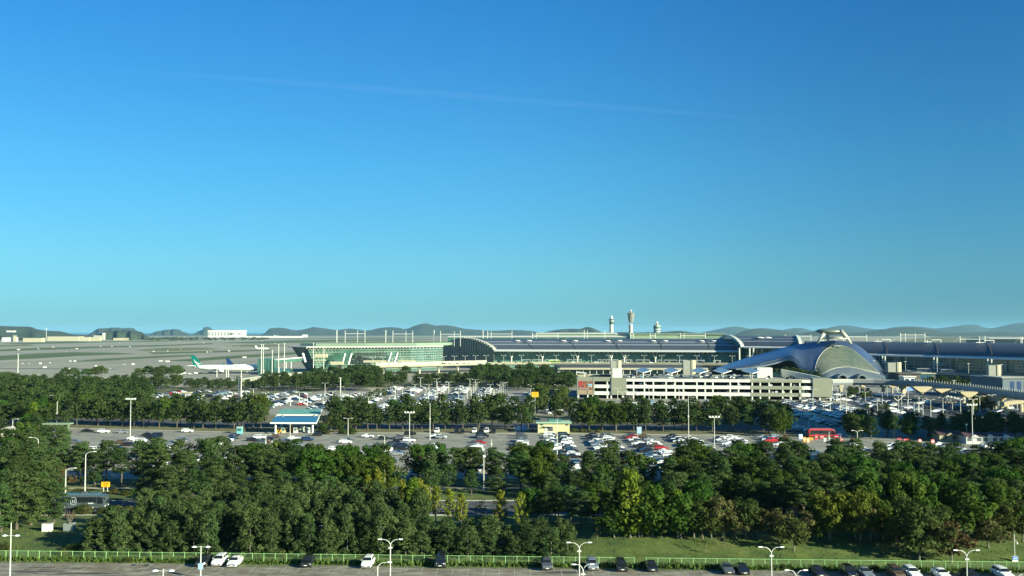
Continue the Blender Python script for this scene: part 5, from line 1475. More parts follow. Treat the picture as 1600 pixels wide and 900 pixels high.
# emblem: rounded ring with two strokes, dark square roof box
mb = MB()
pts = [(math.copysign(abs(math.cos(t)) ** .7, math.cos(t)) * .62, math.copysign(abs(math.sin(t)) ** .8, math.sin(t)) * .82) for t in [2 * math.pi * k / 28 for k in range(28)]]
for (a, b), (c, d) in zip(pts, pts[1:] + pts[:1]):
    mb.bar((-1.1 + a, -1.30, 1.95 + b), (-1.1 + c, -1.30, 1.95 + d), .09, mat('emblem_grey', (.45, .48, .5), .5), h=.05, up=(0, 1, 0))
for dx in (-.16, .2): mb.box(-1.1 + dx - .06, -1.1 + dx + .06, -1.32, -1.29, 1.55, 2.25, MATS['emblem_grey'])
mb.build('round_emblem', bus)
mb = MB(); mb.box(.2, 1.3, -.5, .5, 3.3, 3.9, M_darkgrey); mb.build('roof_box', bus)
mb = MB(); mb.box(2.2, 3.4, -1.30, -1.27, 1.35, 1.6, MATS['emblem_grey']); mb.build('side_lettering', bus)
x, y = P(1283, 683)
M_redbus = mat('bus_red', (.36, .025, .025), .35, coat=.4)
rb = coach('coach', (x, y, .02), 0.0, 'red and black coach parked at the gate among orange barriers', 10.2, 3.1, M_redbus, M_glassd, M_redbus)
mb = MB(); mb.box(-5.05, 4.8, -1.28, 1.28, 1.0, 1.55, M_dark); mb.build('black_band', rb)
# thin gate canopy behind the red coach
x, y = P(1257, 668)
root = empty('gate_canopy', (x, y, 0), 0, 'thin white flat gate canopy on curved posts behind the red coach', 'canopy')
mb = MB(); mb.box(-7.5, 5.5, -1.5, 6, 5.2, 5.6, M_steelw); mb.build('roof', root)
for sx in (2.5, 5.5): mb = MB(); mb.tube([(sx - .7, 0, 0), (sx - .6, 0, 2.5), (sx, 0, 5.2)], .25, 8, M_white); mb.build('post', root)

# barriers, boxes by the red coach and along the kerb
M_orange = mat('barrier_orange', (.8, .25, .02), .5)
BARR = []
for k, (px, py, m, w, h) in enumerate(((1257, 690, M_orange, 1.0, 1.6), (1262, 691, M_orange, 1.0, 1.5), (1267, 688, M_yellow, 1.6, 1.1), (1251, 686, MATS['pale_blue'], 1.5, 1.8), (1275.5, 687, M_red, 1.0, 2.0), (1284, 685, M_red, 1.4, 1.2), (1307, 685, M_red, 1.6, 1.4), (1312, 683, M_white, 1.8, 1.5), (1314, 689, M_red, 1.0, 1.2), (1335, 688.5, M_red, 1.3, .9), (1405, 688, M_red, 1.5, .9), (1416, 689.5, M_red, 2.0, .9), (1437, 691.5, M_red, 1.2, 1.2), (1457, 692.5, M_red, 1.4, 1.3), (1289, 690, M_white, 1.0, 1.4), (1228, 685, M_red, 1.6, .7))):
    x, y = P(px, py)
    names = {id(M_orange): 'orange', id(M_yellow): 'yellow', id(M_red): 'red', id(M_white): 'white'}
    cn = names.get(id(m), 'pale blue')
    lm = 'red coach' if px < 1330 else 'white guard house'
    root = empty('traffic_barrier', (x, y, 0), R.uniform(-.4, .4), 'x', 'barrier', 'plastic barriers near the car park gate'); BARR.append((root, px, ('tall ' if h > 1.45 else 'low ') + cn + ' plastic barrier'))
    mb = MB(); mb.hexa([(-w / 2, -.3, 0), (w / 2, -.3, 0), (w / 2, .3, 0), (-w / 2, .3, 0), (-w / 2, -.12, h), (w / 2, -.12, h), (w / 2, .12, h), (-w / 2, .12, h)], m); mb.build('barrier_body', root)
    mb = MB(); mb.box(-w / 2 + .05, w / 2 - .05, -.26, .26, h * .45, h * .6, M_white); mb.build('barrier_stripe', root)

label_by_landmark(BARR, [(1283, 'the red coach'), (1470, 'the beige guard house')], '%s, # to the @')
# ------------------------------------------------------------------ signs
def sign(name, px, pyb, pyt, w_px, D, label, m, lines, tm, legs=2, cat='road sign', legm=M_steelw, z0=None):
    a = Q(px - w_px / 2, pyt, D); b = Q(px + w_px / 2, pyb, D); w = b.x - a.x; h = a.z - b.z
    zb = z0 if z0 is not None else H((a.x + b.x) / 2, D)
    root = empty(name, ((a.x + b.x) / 2, D, zb), 0, label, cat)
    mb = MB(); mb.box(-w / 2, w / 2, -.06, .06, b.z - zb, a.z - zb, m); mb.build('sign_panel', root)
    for s in ([-.25, .22] if legs == 2 else [0]):
        mb = MB(); mb.tube([(s * w, .12, 0), (s * w, .12, a.z - zb)], .09, 8, legm); mb.build('post', root)
    for k, (t, f) in enumerate(lines):
        text('lettering', t, h * f[0], (f[2] * w if len(f) > 2 else 0, -.08, b.z - zb + h * f[1]), root, tm, ext=.01)
    return root
sign('direction_sign', 165, 761, 753, 13, 243, 'yellow road sign with brown lettering on two pale legs behind the coach', M_yellow, [('우회하세요', (.27, .72)), ('공사중 서행', (.17, .42)), ('인천공항', (.15, .2))], M_black)
sign('direction_sign', 836, 620.3, 612.5, 10.5, 470, 'yellow sign with black lettering on a lamp pole in the far car park', M_yellow, [('주차안내', (.26, .74)), ('장기주차', (.24, .46)), ('출구', (.22, .2))], M_black, legs=1)
sign('direction_sign', 1193, 631.5, 624, 12.5, 440, 'blue direction sign with white lettering in front of the car park building', M_blue, [('주차장', (.36, .68)), ('P1  P2', (.3, .25))], M_white, legs=1)
D = 167.5
s = sign('lane_sign', 1586, 876, 869, 8.6, D, 'small blue and white sign with an arrow on a thin pole at bottom right', M_blue, [], M_white, legs=0)
s2 = [c for c in s.children]
for c in s2: bpy.data.objects.remove(c)
a = Q(1581.5, 869, D); b = Q(1590.5, 877.5, D); zb = s.location.z; w = b.x - a.x
mb = MB(); mb.box(-w / 2, w / 2, -.05, .05, b.z - zb, a.z - zb, M_white); mb.build('sign_panel', s)
mb = MB(); mb.box(-w / 2 + .04, w / 2 - .04, -.07, -.05, lerp(b.z, a.z, .33) - zb, a.z - zb - .04, M_blue); mb.build('blue_field', s)
zm = lerp(b.z, a.z, .62) - zb
mb = MB(); mb.box(-w * .22, w * .34, -.09, -.072, zm - .07, zm + .07, M_white); mb.face([(-w * .36, -.085, zm), (-w * .16, -.085, zm - .16), (-w * .16, -.085, zm + .16)], M_white); mb.build('arrow', s)
mb = MB(); mb.tube([(0, .1, 0), (0, .1, Q(1586, 835, D).z - zb)], .07, 8, M_steelw); mb.build('post', s)
mb = MB(); mb.lathe([(.02, -.3), (.14, -.25), (.14, .1), (.02, .18)], 8, M_white, (.45, .1, Q(1586, 848, D).z - zb)); mb.bar((0, .1, Q(1586, 845, D).z - zb), (.45, .1, Q(1586, 845, D).z - zb), .05, M_steelw); mb.build('camera_unit', s)

# white box and tree in planter on the left lawn
def Pt(px, py):
    x, y = P(px, py)
    for _ in range(4): x, y = P(px, py, H(x, y))
    return x, y, H(x, y)
x, y, z = Pt(74, 830)
root = empty('utility_box', (x, y, z), .1, 'white utility cabinet standing in the shade on the left lawn', 'cabinet')
mb = MB(); mb.box(-.9, .9, -.5, .5, 0, 1.45, M_white); mb.build('cabinet_body', root)
mb = MB(); mb.box(-.96, .96, -.56, .56, 1.45, 1.56, M_conc); mb.build('cabinet_top', root)
mb = MB(); mb.box(-.01, .01, -.52, -.5, .1, 1.4, M_conc2); mb.build('door_gap', root)
x, y, z = Pt(108.5, 829)
PLANTER = (x, y, z)
root = empty('planter', (x, y, z), 0, 'grey square concrete planter holding a bare reddish shrub', 'planter')
M_plant = mat('planter_grey', (.16, .19, .18), .85)
for i, (x0, x1, y0, y1) in enumerate(((-.95, .95, -.7, -.55), (-.95, .95, .55, .7), (-.95, -.8, -.549, .549), (.8, .95, -.549, .549))):
    mb = MB(); mb.box(x0, x1, y0, y1, 0, 1.5, M_plant); mb.build('planter_side', root)
mb = MB(); mb.box(-.79, .79, -.54, .54, .5, 1.35, M_brown); mb.build('soil', root)

# ------------------------------------------------------------------ green mesh fence
def fence():
    L = 2.0; n = int((FB[0] - FA[0]) / L)
    M_mesh = bpy.data.materials.new('green_fence_mesh'); M_mesh.use_nodes = True
    nt = M_mesh.node_tree; b = nt.nodes['Principled BSDF']; b.inputs['Base Color'].default_value = (.15, .26, .11, 1); b.inputs['Roughness'].default_value = .7
    out = nt.nodes['Material Output']
    # fine woven wire: solid wires, open holes
    tc = nt.nodes.new('ShaderNodeTexCoord'); sp = nt.nodes.new('ShaderNodeSeparateXYZ'); nt.links.new(tc.outputs['Object'], sp.inputs[0])
    fac = []
    for ax in ('X', 'Z'):
        m1 = nt.nodes.new('ShaderNodeMath'); m1.operation = 'MULTIPLY'; m1.inputs[1].default_value = 12.0
        m2 = nt.nodes.new('ShaderNodeMath'); m2.operation = 'FRACT'
        m3 = nt.nodes.new('ShaderNodeMath'); m3.operation = 'LESS_THAN'; m3.inputs[1].default_value = .08
        nt.links.new(sp.outputs[ax], m1.inputs[0]); nt.links.new(m1.outputs[0], m2.inputs[0]); nt.links.new(m2.outputs[0], m3.inputs[0]); fac.append(m3)
    mx = nt.nodes.new('ShaderNodeMath'); mx.operation = 'MAXIMUM'; nt.links.new(fac[0].outputs[0], mx.inputs[0]); nt.links.new(fac[1].outputs[0], mx.inputs[1])
    tr_ = nt.nodes.new('ShaderNodeBsdfTransparent'); ms = nt.nodes.new('ShaderNodeMixShader')
    nt.links.new(mx.outputs[0], ms.inputs[0]); nt.links.new(tr_.outputs[0], ms.inputs[1]); nt.links.new(b.outputs[0], ms.inputs[2]); nt.links.new(ms.outputs[0], out.inputs['Surface'])
    root = empty('mesh_fence', (FA[0], FA[1], 0), 0, 'long low pale green wire mesh fence between the front car park and the trees', 'fence')
    pm = MB(); pm.tube([(0, 0, 0), (0, 0, 1.62)], .045, 6, M_greensteel); pme = pm.mesh('fence_post')
    sl = (FB[1] - FA[1]) / (FB[0] - FA[0])
    pl = MB()
    pl.bar((.05, 0, 1.55), (L - .05, sl * L, 1.55), .05, M_greensteel); pl.bar((.05, 0, .12), (L - .05, sl * L, .12), .04, M_greensteel)
    pl.face([(.03, 0, .1), (L - .03, sl * L, .1), (L - .03, sl * L, 1.55), (.03, 0, 1.55)], M_mesh)
    plm = pl.mesh('fence_panel')
    for k in range(n + 1):
        x = k * L
        link('post', pme, root, (x, sl * x, 0))
        wx = FA[0] + x
        if abs(pxof(wx, FA[1]) - 989) < 9: continue     # the gap in the fence
        link('mesh_panel', plm, root, (x, sl * x, 0))
fence()

# small standing person in the middle car park
def person(px, py, label):
    x, y = P(px, py); root = empty('person', (x, y, 0.02), .4, label, 'person')
    import bmesh
    bm = bmesh.new(); lay = bm.verts.layers.skin.verify()
    J = {'pel': ((0, 0, .95), .15), 'che': ((0, 0, 1.3), .17), 'nek': ((0, 0, 1.5), .06), 'hed': ((0, -.02, 1.64), .10), 'top': ((0, -.01, 1.74), .07),
         'hl': ((-.1, 0, .88), .10), 'kl': ((-.11, -.03, .5), .07), 'al': ((-.12, .02, .08), .05), 'fl': ((-.12, -.14, .04), .04),
         'hr': ((.1, 0, .88), .10), 'kr': ((.12, -.06, .5), .07), 'ar': ((.13, .05, .08), .05), 'fr': ((.13, -.1, .04), .04),
         'sl': ((-.2, 0, 1.42), .06), 'el': ((-.27, .02, 1.14), .045), 'wl': ((-.27, -.08, .9), .035), 'nl': ((-.27, -.12, .8), .03),
         'sr': ((.2, 0, 1.42), .06), 'er': ((.27, .03, 1.14), .045), 'wr': ((.26, -.05, .9), .035), 'nr': ((.26, -.09, .8), .03)}
    V = {}
    for k, (c, r) in J.items():
        v = bm.verts.new(c); v[lay].radius = (r, r); V[k] = v
    V['pel'][lay].use_root = True
    for a, b in (('pel', 'che'), ('che', 'nek'), ('nek', 'hed'), ('hed', 'top'), ('pel', 'hl'), ('hl', 'kl'), ('kl', 'al'), ('al', 'fl'), ('pel', 'hr'), ('hr', 'kr'), ('kr', 'ar'), ('ar', 'fr'), ('che', 'sl'), ('sl', 'el'), ('el', 'wl'), ('wl', 'nl'), ('che', 'sr'), ('sr', 'er'), ('er', 'wr'), ('wr', 'nr')):
        bm.edges.new((V[a], V[b]))
    me = bpy.data.meshes.new('body'); bm.to_mesh(me); bm.free()
    me.materials.append(mat('dark_clothes', (.03, .035, .05), .8))
    o = link('body', me, root); o.modifiers.new('skin', 'SKIN'); s = o.modifiers.new('sub', 'SUBSURF'); s.levels = 1; s.render_levels = 1
    mb = MB(); mb.lathe([(.02, 1.66), (.10, 1.66), (.105, 1.72), (.07, 1.78), (.01, 1.8)], 10, M_dark); mb.build('hair', root)
person(1038, 691.5, 'person in dark clothes standing alone in the middle car park')
# unseen block, inferred from shade, placed and sized to darken the gate area
root = empty('unseen_shade_block', (345, 290, 0), math.radians(56), 'tall pale unseen block added outside the picture on the right for its shade', 'building')
mb = MB(); mb.box(-52, 52, -11, 11, 0, 88, M_conc); mb.build('wall', root)
mb = MB()
for f in range(22):
    for k in range(25):
        mb.box(-51 + k * 4.1, -48.1 + k * 4.1, 10.98, 11.1, 2 + f * 3.8, 4.4 + f * 3.8, M_glassd)
mb.build('windows', root)
mb = MB(); mb.box(-53, 53, -12, 12, 88, 89, M_conc2); mb.build('roof', root)
# ------------------------------------------------------------------ trees
rng = np.random.default_rng(11)
L_pine = leaf_mat('pine_needles', (0.026, 0.052, 0.017), (0.078, 0.116, 0.037), .02, .28)
L_young = leaf_mat('young_pine_needles', (0.032, 0.058, 0.021), (0.086, 0.121, 0.041), .015, .2)
L_broad = leaf_mat('broad_leaves', (0.030, 0.065, 0.012), (0.078, 0.125, 0.022), .03, .25, .3)
L_dark = leaf_mat('dark_leaves', (0.030, 0.050, 0.014), (0.075, 0.095, 0.028), .03, .25)
L_gink = leaf_mat('ginkgo_leaves', (0.12, 0.155, 0.018), (0.26, 0.265, 0.03), .015, .12, .35)
L_lime = leaf_mat('lime_leaves', (0.065, 0.11, 0.012), (0.155, 0.195, 0.026), .02, .15, .3)
L_red = leaf_mat('reddish_leaves', (0.06, 0.045, 0.02), (0.13, 0.085, 0.04), .02, .2)
L_olive = leaf_mat('olive_leaves', (0.055, 0.060, 0.022), (0.12, 0.115, 0.04), .02, .2)
B_pine = mat('pine_bark', (0.095, 0.078, 0.06), .95, var=.2, scale=2)
B_grey = mat('grey_bark', (0.15, 0.135, 0.10), .95, var=.2, scale=2)

def leaves(clumps, n_per, size, up=.35, flat=.55):
    """many small leaf sprays over the shells of the clumps"""
    out = []
    for (c, r, w) in clumps:
        n = int(n_per * w)
        d = rng.normal(size=(n, 3)); d[:, 2] = d[:, 2] * .9 + .15; d /= np.linalg.norm(d, axis=1)[:, None]
        rad = .62 + .42 * rng.random(n) ** .7
        p = np.array(c) + d * rad[:, None] * np.array(r)
        nr = d + rng.normal(size=(n, 3)) * .42 + np.array([0, 0, up]); nr /= np.linalg.norm(nr, axis=1)[:, None]
        t = np.cross(nr, rng.normal(size=(n, 3))); t /= np.linalg.norm(t, axis=1)[:, None]
        b = np.cross(nr, t)
        s = size * (.6 + .8 * rng.random(n))[:, None]
        q = np.stack([p - t * s, p - b * s * flat, p + t * s, p + b * s * flat], axis=1)
        out.append(q)
    return np.concatenate(out)

def clumps_profile(h, z0, z1, prof, n, rx, rz, seed, core=.35):
    r = random.Random(seed); out = []
    lop = r.uniform(.1, .38); lop2 = r.uniform(0, 6.28); q1 = r.uniform(0, 6.28)
    for k in range(n):
        if n > 20 and r.random() < .1: continue
        t = (k + .5) / n
        t = min(.99, max(0.01, t + r.uniform(-.03, .03)))
        z = lerp(z0, z1, t)
        a = k * 2.399 + r.uniform(-.5, .5)
        R_ = prof(t) * r.uniform(core, 1.0) * (1 + lop * math.cos(a - lop2)) * (1 + .22 * math.sin(3 * a + q1 + t * 5))
        s = r.uniform(.7, 1.25)
        out.append(((R_ * math.cos(a), R_ * math.sin(a), z), (rx * s, rx * s, rz * s), s))
    return out

def trunk_mesh(name, h, r0, m, clumps, nb=9, lean=.3, seed=0, zmin=.3):
    r = random.Random(seed); mb = MB()
    lx, ly = r.uniform(-lean, lean), r.uniform(-lean, lean)
    pts = [(lx * math.sin(t * 2.2) , ly * math.sin(t * 2.6), t * h) for t in (-.01, .12, .3, .5, .7, .92)]
    mb.tube(pts, [r0 * 1.25, r0, r0 * .85, r0 * .65, r0 * .42, r0 * .12], 7, m)
    cs = [c for c in clumps if c[0][2] > h * zmin]
    for c in r.sample(cs, min(nb, len(cs))):
        (x, y, z), _, _ = c
        zb = max(h * zmin * .8, z - math.hypot(x, y) * .8)
        f = zb / h
        mb.tube([(lx * math.sin(f * 2.2), ly * math.sin(f * 2.6), zb), (x * .5, y * .5, lerp(zb, z, .45)), (x * .95, y * .95, z)], [r0 * .4, r0 * .28, r0 * .1], 5, m)
    return mb.mesh(name)

KINDS = {}
def make_kind(key, nvar, fn):
    KINDS[key] = [fn(i) for i in range(nvar)]

def k_pine(i):
    h = 11.0
    prof = lambda t: 3.1 * (math.sin(math.pi * (0.18 + .78 * t)) ** .7)
    cl = clumps_profile(h, (3.5 + .5 * (i % 3)) if i < 6 else 1.7, 10.3, prof, 50 if i < 6 else 58, 1.0, .36 if i < 6 else .42, 100 + i, .3)
    return ('crown', np_quads('crown', leaves(cl, 92, .19), L_pine), trunk_mesh('trunk', h, .2, B_pine, cl, 10, .5, i))
def k_young(i):
    h = 9.0
    prof = lambda t: 2.5 * ((1 - t) ** .42) * (0.8 + .2 * min(1, t * 6))
    cl = clumps_profile(h, .6, 8.3, prof, 62, .68, .62, 200 + i, .5)
    return ('crown', np_quads('crown', leaves(cl, 78, .165, .3, .6), L_young), trunk_mesh('trunk', h, .13, B_grey, cl, 4, .1, i, .1))
def k_broad(i):
    h = 9.0
    prof = lambda t: 3.2 * (math.sin(math.pi * (0.12 + .80 * t)) ** .6)
    cl = clumps_profile(h, 2.4, 8.3, prof, 52, .85, .66, 300 + i, .35)
    return ('crown', np_quads('crown', leaves(cl, 90, .18, .4, .75), L_broad), trunk_mesh('trunk', h, .17, B_grey, cl, 9, .2, i, .2))
def k_gink(i):
    h = 8.0; r = random.Random(i)
    mb = MB(); mb.tube([(0, 0, -.1), (0, 0, 3), (0, 0, 7.9)], [.13, .09, .02], 6, B_grey)
    cl = []
    for k in range(22):
        z0 = 1.2 + k * .27; a = k * 2.4; L = (2.4 - k * .075) * r.uniform(.7, 1.1)
        e = (math.cos(a) * L * .62, math.sin(a) * L * .62, z0 + L * .85)
        mb.tube([(0, 0, z0), e], [.05, .015], 4, B_grey)
        for f in (.45, .75, 1.0):
            if r.random() < .85: cl.append(((e[0] * f, e[1] * f, lerp(z0, e[2], f)), (.30, .30, .42), 1))
    cl += [((0, 0, 7.6), (.3, .3, .5), 1), ((0, 0, 6.8), (.45, .45, .6), 1)]
    return ('crown', np_quads('crown', leaves(cl, 30, .12, .2, .8), L_gink), mb.mesh('trunk'))
def k_lime(i):
    h = 9.0
    prof = lambda t: 1.7 * (math.sin(math.pi * (0.1 + .82 * t)) ** .6) * (1.1 - .5 * t)
    cl = clumps_profile(h, 1.2, 8.6, prof, 30, .7, .75, 400 + i, .4)
    return ('crown', np_quads('crown', leaves(cl, 85, .19, .4, .8), L_lime), trunk_mesh('trunk', h, .13, B_grey, cl, 8, .2, i, .12))
def k_flat(i):
    h = 12.0; r = random.Random(500 + i); cl = []
    for k in range(24):
        a = k * 2.399; R_ = 3.3 * math.sqrt((k + .5) / 24)
        cl.append(((R_ * math.cos(a), R_ * math.sin(a), 7.6 + 3.6 * (1 - (R_ / 3.3) ** 2) + r.uniform(-.9, .5)), (1.15, 1.15, .75), 1))
    return ('crown', np_quads('crown', leaves(cl, 70, .3), L_pine), trunk_mesh('trunk', h * .93, .2, B_pine, cl, 8, .8, i, .6))
def k_orch(i):
    """small spreading lawn tree"""
    h = 5.0
    prof = lambda t: 2.1 * (math.sin(math.pi * (0.2 + .72 * t)) ** .7)
    cl = clumps_profile(h, 1.4, 4.6, prof, 24, .72, .5, 600 + i, .35)
    return ('crown', np_quads('crown', leaves(cl, 80, .15, .4, .75), [L_dark, L_dark, L_olive, L_red, L_broad][i % 5]), trunk_mesh('trunk', h, .1, B_grey, cl, 8, .3, i, .25))
def k_round(i):
    h = 6.5
    prof = lambda t: 2.6 * (math.sin(math.pi * (0.16 + .72 * t)) ** .55)
    cl = clumps_profile(h, 1.6, 6.0, prof, 40, .75, .6, 700 + i, .55)
    return ('crown', np_quads('crown', leaves(cl, 90, .16, .4, .8), leaf_mat('yellow_green_leaves', (.055, .085, .012), (.13, .145, .025), .02, .1)), trunk_mesh('trunk', h, .14, B_grey, cl, 8, .1, i, .2))
def k_bare(i):
    mb = MB(); cl = []; r = random.Random(i)
    for k in range(11):
        a = k * 2.4; L = r.uniform(1.6, 2.6)
        e = (math.cos(a) * L * .45, math.sin(a) * L * .45, L)
        mb.tube([(0, 0, 0), (e[0] * .5, e[1] * .5, e[2] * .45), e], [.06, .04, .012], 4, B_grey); cl.append(((e[0] * .7, e[1] * .7, e[2] * .7), (.3, .3, .4), .8))
    return ('crown', np_quads('crown', leaves(cl, 28, .09), L_red), mb.mesh('trunk'))
def k_sap(i):
    h = 3.0; cl = clumps_profile(h, .9, 2.8, lambda t: .7 * (1 - t * .5), 8, .3, .3, 800 + i)
    return ('crown', np_quads('crown', leaves(cl, 16, .12), L_dark), trunk_mesh('trunk', h, .05, B_grey, cl, 7, .2, i, .2))
def k_bush(i):
    cl = clumps_profile(1.6, .25, 1.2, lambda t: .9 * (1 - t * .6), 12, .45, .35, 900 + i)
    mb = MB()
    for k in range(5): mb.tube([(0, 0, 0), (math.cos(k * 1.3) * .5, math.sin(k * 1.3) * .5, .9)], [.03, .012], 4, B_grey)
    return ('crown', np_quads('crown', leaves(cl, 60, .12), [L_olive, L_dark][i % 2]), mb.mesh('trunk'))
for key, n, fn in (('pine_tree', 9, k_pine), ('young_pine', 5, k_young), ('broadleaf_tree', 5, k_broad), ('ginkgo_tree', 4, k_gink), ('lime_tree', 4, k_lime), ('umbrella_pine', 3, k_flat), ('lawn_tree', 5, k_orch), ('round_tree', 2, k_round), ('bare_shrub', 1, k_bare), ('sapling', 3, k_sap), ('bush', 4, k_bush)):
    make_kind(key, n, fn)
BASEH = dict(pine_tree=11, young_pine=9, broadleaf_tree=9, ginkgo_tree=8, lime_tree=9, umbrella_pine=12, lawn_tree=5, round_tree=6.5, bare_shrub=2.6, sapling=3, bush=1.6)
TREES = []      # (key, x, y, z, height, widthfactor, band)
def T(key, x, y, h, band, w=1.0, var=None, z=None, label=None):
    TREES.append(dict(key=key, x=x, y=y, z=H(x, y) if z is None else z, h=h, w=w, band=band, var=var, label=label))
def TP(key, px, py, h, band, w=1.0, var=None, label=None):
    x, y, z = Pt(px, py); T(key, x, y, h, band, w, var, z, label)
rt = random.Random(5)
# A: dense young pines just beyond the fence
for row, (dy, x0px, x1px, hh) in enumerate(((5.0, 150, 905, None), (9.5, 146, 900, None), (15, 195, 660, None), (21, 225, 640, None), (27, 265, 630, None))):
    D = 170 + dy; x = X(x0px, D)
    while x < X(x1px, D):
        px = pxof(x, D)
        h = 8.4 if px < 640 else (6.6 if px < 740 else 5.8)
        if row >= 2: h = 9.0
        h *= rt.uniform(.76, 1.16) * (.78 if px < 175 else .9 if px < 215 else 1)
        if not (353 < px < 372 and row < 1) and not (row == 1 and 355 < px < 369): T('young_pine', x + rt.uniform(-.4, .4), fence_y(x) + dy + rt.uniform(-.9, .9), h, 'A', 1.12 if h > 7 else 1.65)
        x += rt.uniform(2.9, 4.0) * (1 if row < 2 else 1.1)
# pine cluster at far left
for px, py, h, w in ((12, 822, 12, 1.1), (28, 833, 12.5, 1.2), (50, 826, 12.2, 1.25), (4, 838, 11, 1.0), (62, 812, 10.5, 1.1), (-18, 828, 12, 1.1), (86, 824, 9.5, 1.1), (-30, 800, 12, 1.1), (20, 800, 11, 1.1)):
    TP('pine_tree', px - 2, py - 6, h * .95, 'L', w * 1.05, var=6 + px % 3)
# B: pines and broadleaves beyond the road (D 233-262) and some before it
def gapB(px, D):
    if 95 < px < 222 and D < 250: return True        # coach stays visible
    if 998 < px < 1052 and D < 262: return True
    return False
for D, step in ((234, 6.0), (241, 6.2), (252, 6.0), (259, 6.4)):
    x = X(-60, D)
    while x < X(1680, D):
        px = pxof(x, D)
        if not gapB(px, D):
            big = 'broadleaf_tree' if (500 < px < 665 or 820 < px < 870 or rt.random() < .12) else 'pine_tree'
            h = rt.uniform(8.6, 12.2)
            if 500 < px < 665: h = rt.uniform(9.5, 11.2)
            keep = .86
            if 670 < px < 820: keep = .55 if D < 250 else .95; h = rt.uniform(9.4, 11)
            if px < 280 and D > 250: keep = 1.0; h = rt.uniform(10, 12)
            elif 80 < px < 175: h *= .85; keep = .6
            if 222 < px < 520: h *= 1.07
            if 850 < px < 915: h *= .72
            if 890 < px < 1000 and D < 245: h *= .92
            if px > 1040: keep = .95; h *= 1.05
            if rt.random() < keep: T(big, x + rt.uniform(-1, 1), D + rt.uniform(-1.6, 1.6), h, 'B', rt.uniform(.95, 1.2))
        x += step * rt.uniform(.8, 1.2)
# before the road, on the left-centre
for px, py, h in ((236, 798, 10), (262, 803, 11), (300, 800, 10), (335, 796, 10.5), (372, 798, 9.5), (410, 800, 9), (440, 797, 9), (478, 796, 8.5), (512, 800, 8.5), (548, 797, 8), (585, 800, 7.5)):
    TP('pine_tree', px, py, h, 'B', 1.1)
# C: right-hand grove between bank and road
for D, x0 in ((187, 905), (194, 850), (201, 838), (208, 838), (190, 1240), (231, 860), (237, 660)):
    x = X(x0, D)
    while x < X(1660, D):
        px = pxof(x, D)
        skip = (995 < px < 1050 and D > 200) or (x0 == 905 and 905 < px < 1240 and rt.random() < .45) or (px < 1000 and rt.random() < .12) or (D > 233 and (px > 860 or rt.random() < .4))
        if not skip:
            k = 'pine_tree' if rt.random() < .72 else 'broadleaf_tree'
            h = rt.uniform(8.6, 11.6) * (1.0 if px > 1040 else .86)
            if px < 960: h *= .88
            T(k, x + rt.uniform(-1, 1), D + rt.uniform(-2, 2), h, 'C', rt.uniform(1.0, 1.22), var=rt.choice((6, 7, 8, 1, 2)) if px > 900 else None)
        x += rt.uniform(4.6, 6.6)
# ginkgos and limes
for px, py, h, k in ((590, 785, 8, 'ginkgo_tree'), (575, 786, 6.8, 'ginkgo_tree'), (628, 806, 8.2, 'ginkgo_tree'), (645, 815, 9.2, 'lime_tree'), (655, 812, 9.0, 'ginkgo_tree'), (664, 822, 8.6, 'ginkgo_tree'), (681, 818, 8, 'ginkgo_tree'), (703, 823, 8.0, 'ginkgo_tree'), (721, 829, 7.6, 'ginkgo_tree'), (751, 826, 7.2, 'sapling'), (782, 831, 8.4, 'ginkgo_tree'), (813, 835, 8.4, 'ginkgo_tree'), (636, 812, 7, 'lime_tree')):
    T_h = h if k != 'sapling' else 6
    TP(k, px, py, T_h, 'G', 1.0 if k != 'ginkgo_tree' else 1.15)
for px, py, h, w in ((985, 842, 13.2, 1.35), (998, 852, 9.5, 1.4), (992, 853, 7.2, 1.5), (1003, 850, 6.5, 1.3), (1059, 842, 9.5, 1.2), (976, 855, 4.8, 1.3), (1015, 850, 5, 1.2), (1530, 846, 7, 1.0), (1552, 846, 7.5, 1.1)):
    TP('lime_tree', px, py, h * .95, 'G', w * .85)
TP('lime_tree', 52, 668, 11, 'D', 1.3); TP('lime_tree', 66, 672, 9, 'D', 1.2); TP('lime_tree', 300, 640, 8, 'D', 1.0)
for px, py, h in ((960, 849, 5.6), (1020, 856, 8.8), (1034, 856, 3.6), (1064, 843, 7.5), (1085, 850, 6), (1098, 846, 6.4), (1112, 858, 5.2), (1128, 851, 7), (1150, 856, 5.4), (1166, 850, 6.5), (1184, 856, 5), (1218, 862, 5.2), (1241, 870, 5.3), (1258, 844, 5), (1272, 850, 3.6), (1278, 848, 3.4), (1338, 852, 5.8), (1398, 869, 5.2), (1412, 858, 7), (1436, 879, 8.8), (1455, 866, 7.2), (1468, 868, 6.5), (1487, 881, 6.2), (1508, 852, 9.6), (1545, 870, 5.4), (1564, 853, 6), (1580, 856, 6), (1598, 864, 5.8), (1040, 832, 6), (1360, 846, 7), (1380, 850, 6.6)):
    TP('lawn_tree', px, py, h * 1.12, 'LT', rt.uniform(1.0, 1.25), var={1487: 3, 1545: 2, 1150: 2, 1184: 2, 1020: 4, 1064: 4, 1436: 0}.get(px, rt.choice((0, 1, 4, 4, 2, 0))))
TP('round_tree', 1296, 860, 9.0, 'LT', 1.05)
TP('round_tree', 1344, 846, 9.2, 'LT', 1.1)
TP('sapling', 1131, 867, 2.8, 'LT'); TP('sapling', 1103, 871, 3.0, 'LT'); TP('sapling', 934, 0 + 855, 3.2, 'LT')
T('bare_shrub', PLANTER[0], PLANTER[1], 2.9, 'P', 1.2, 0, PLANTER[2] + 1.35)
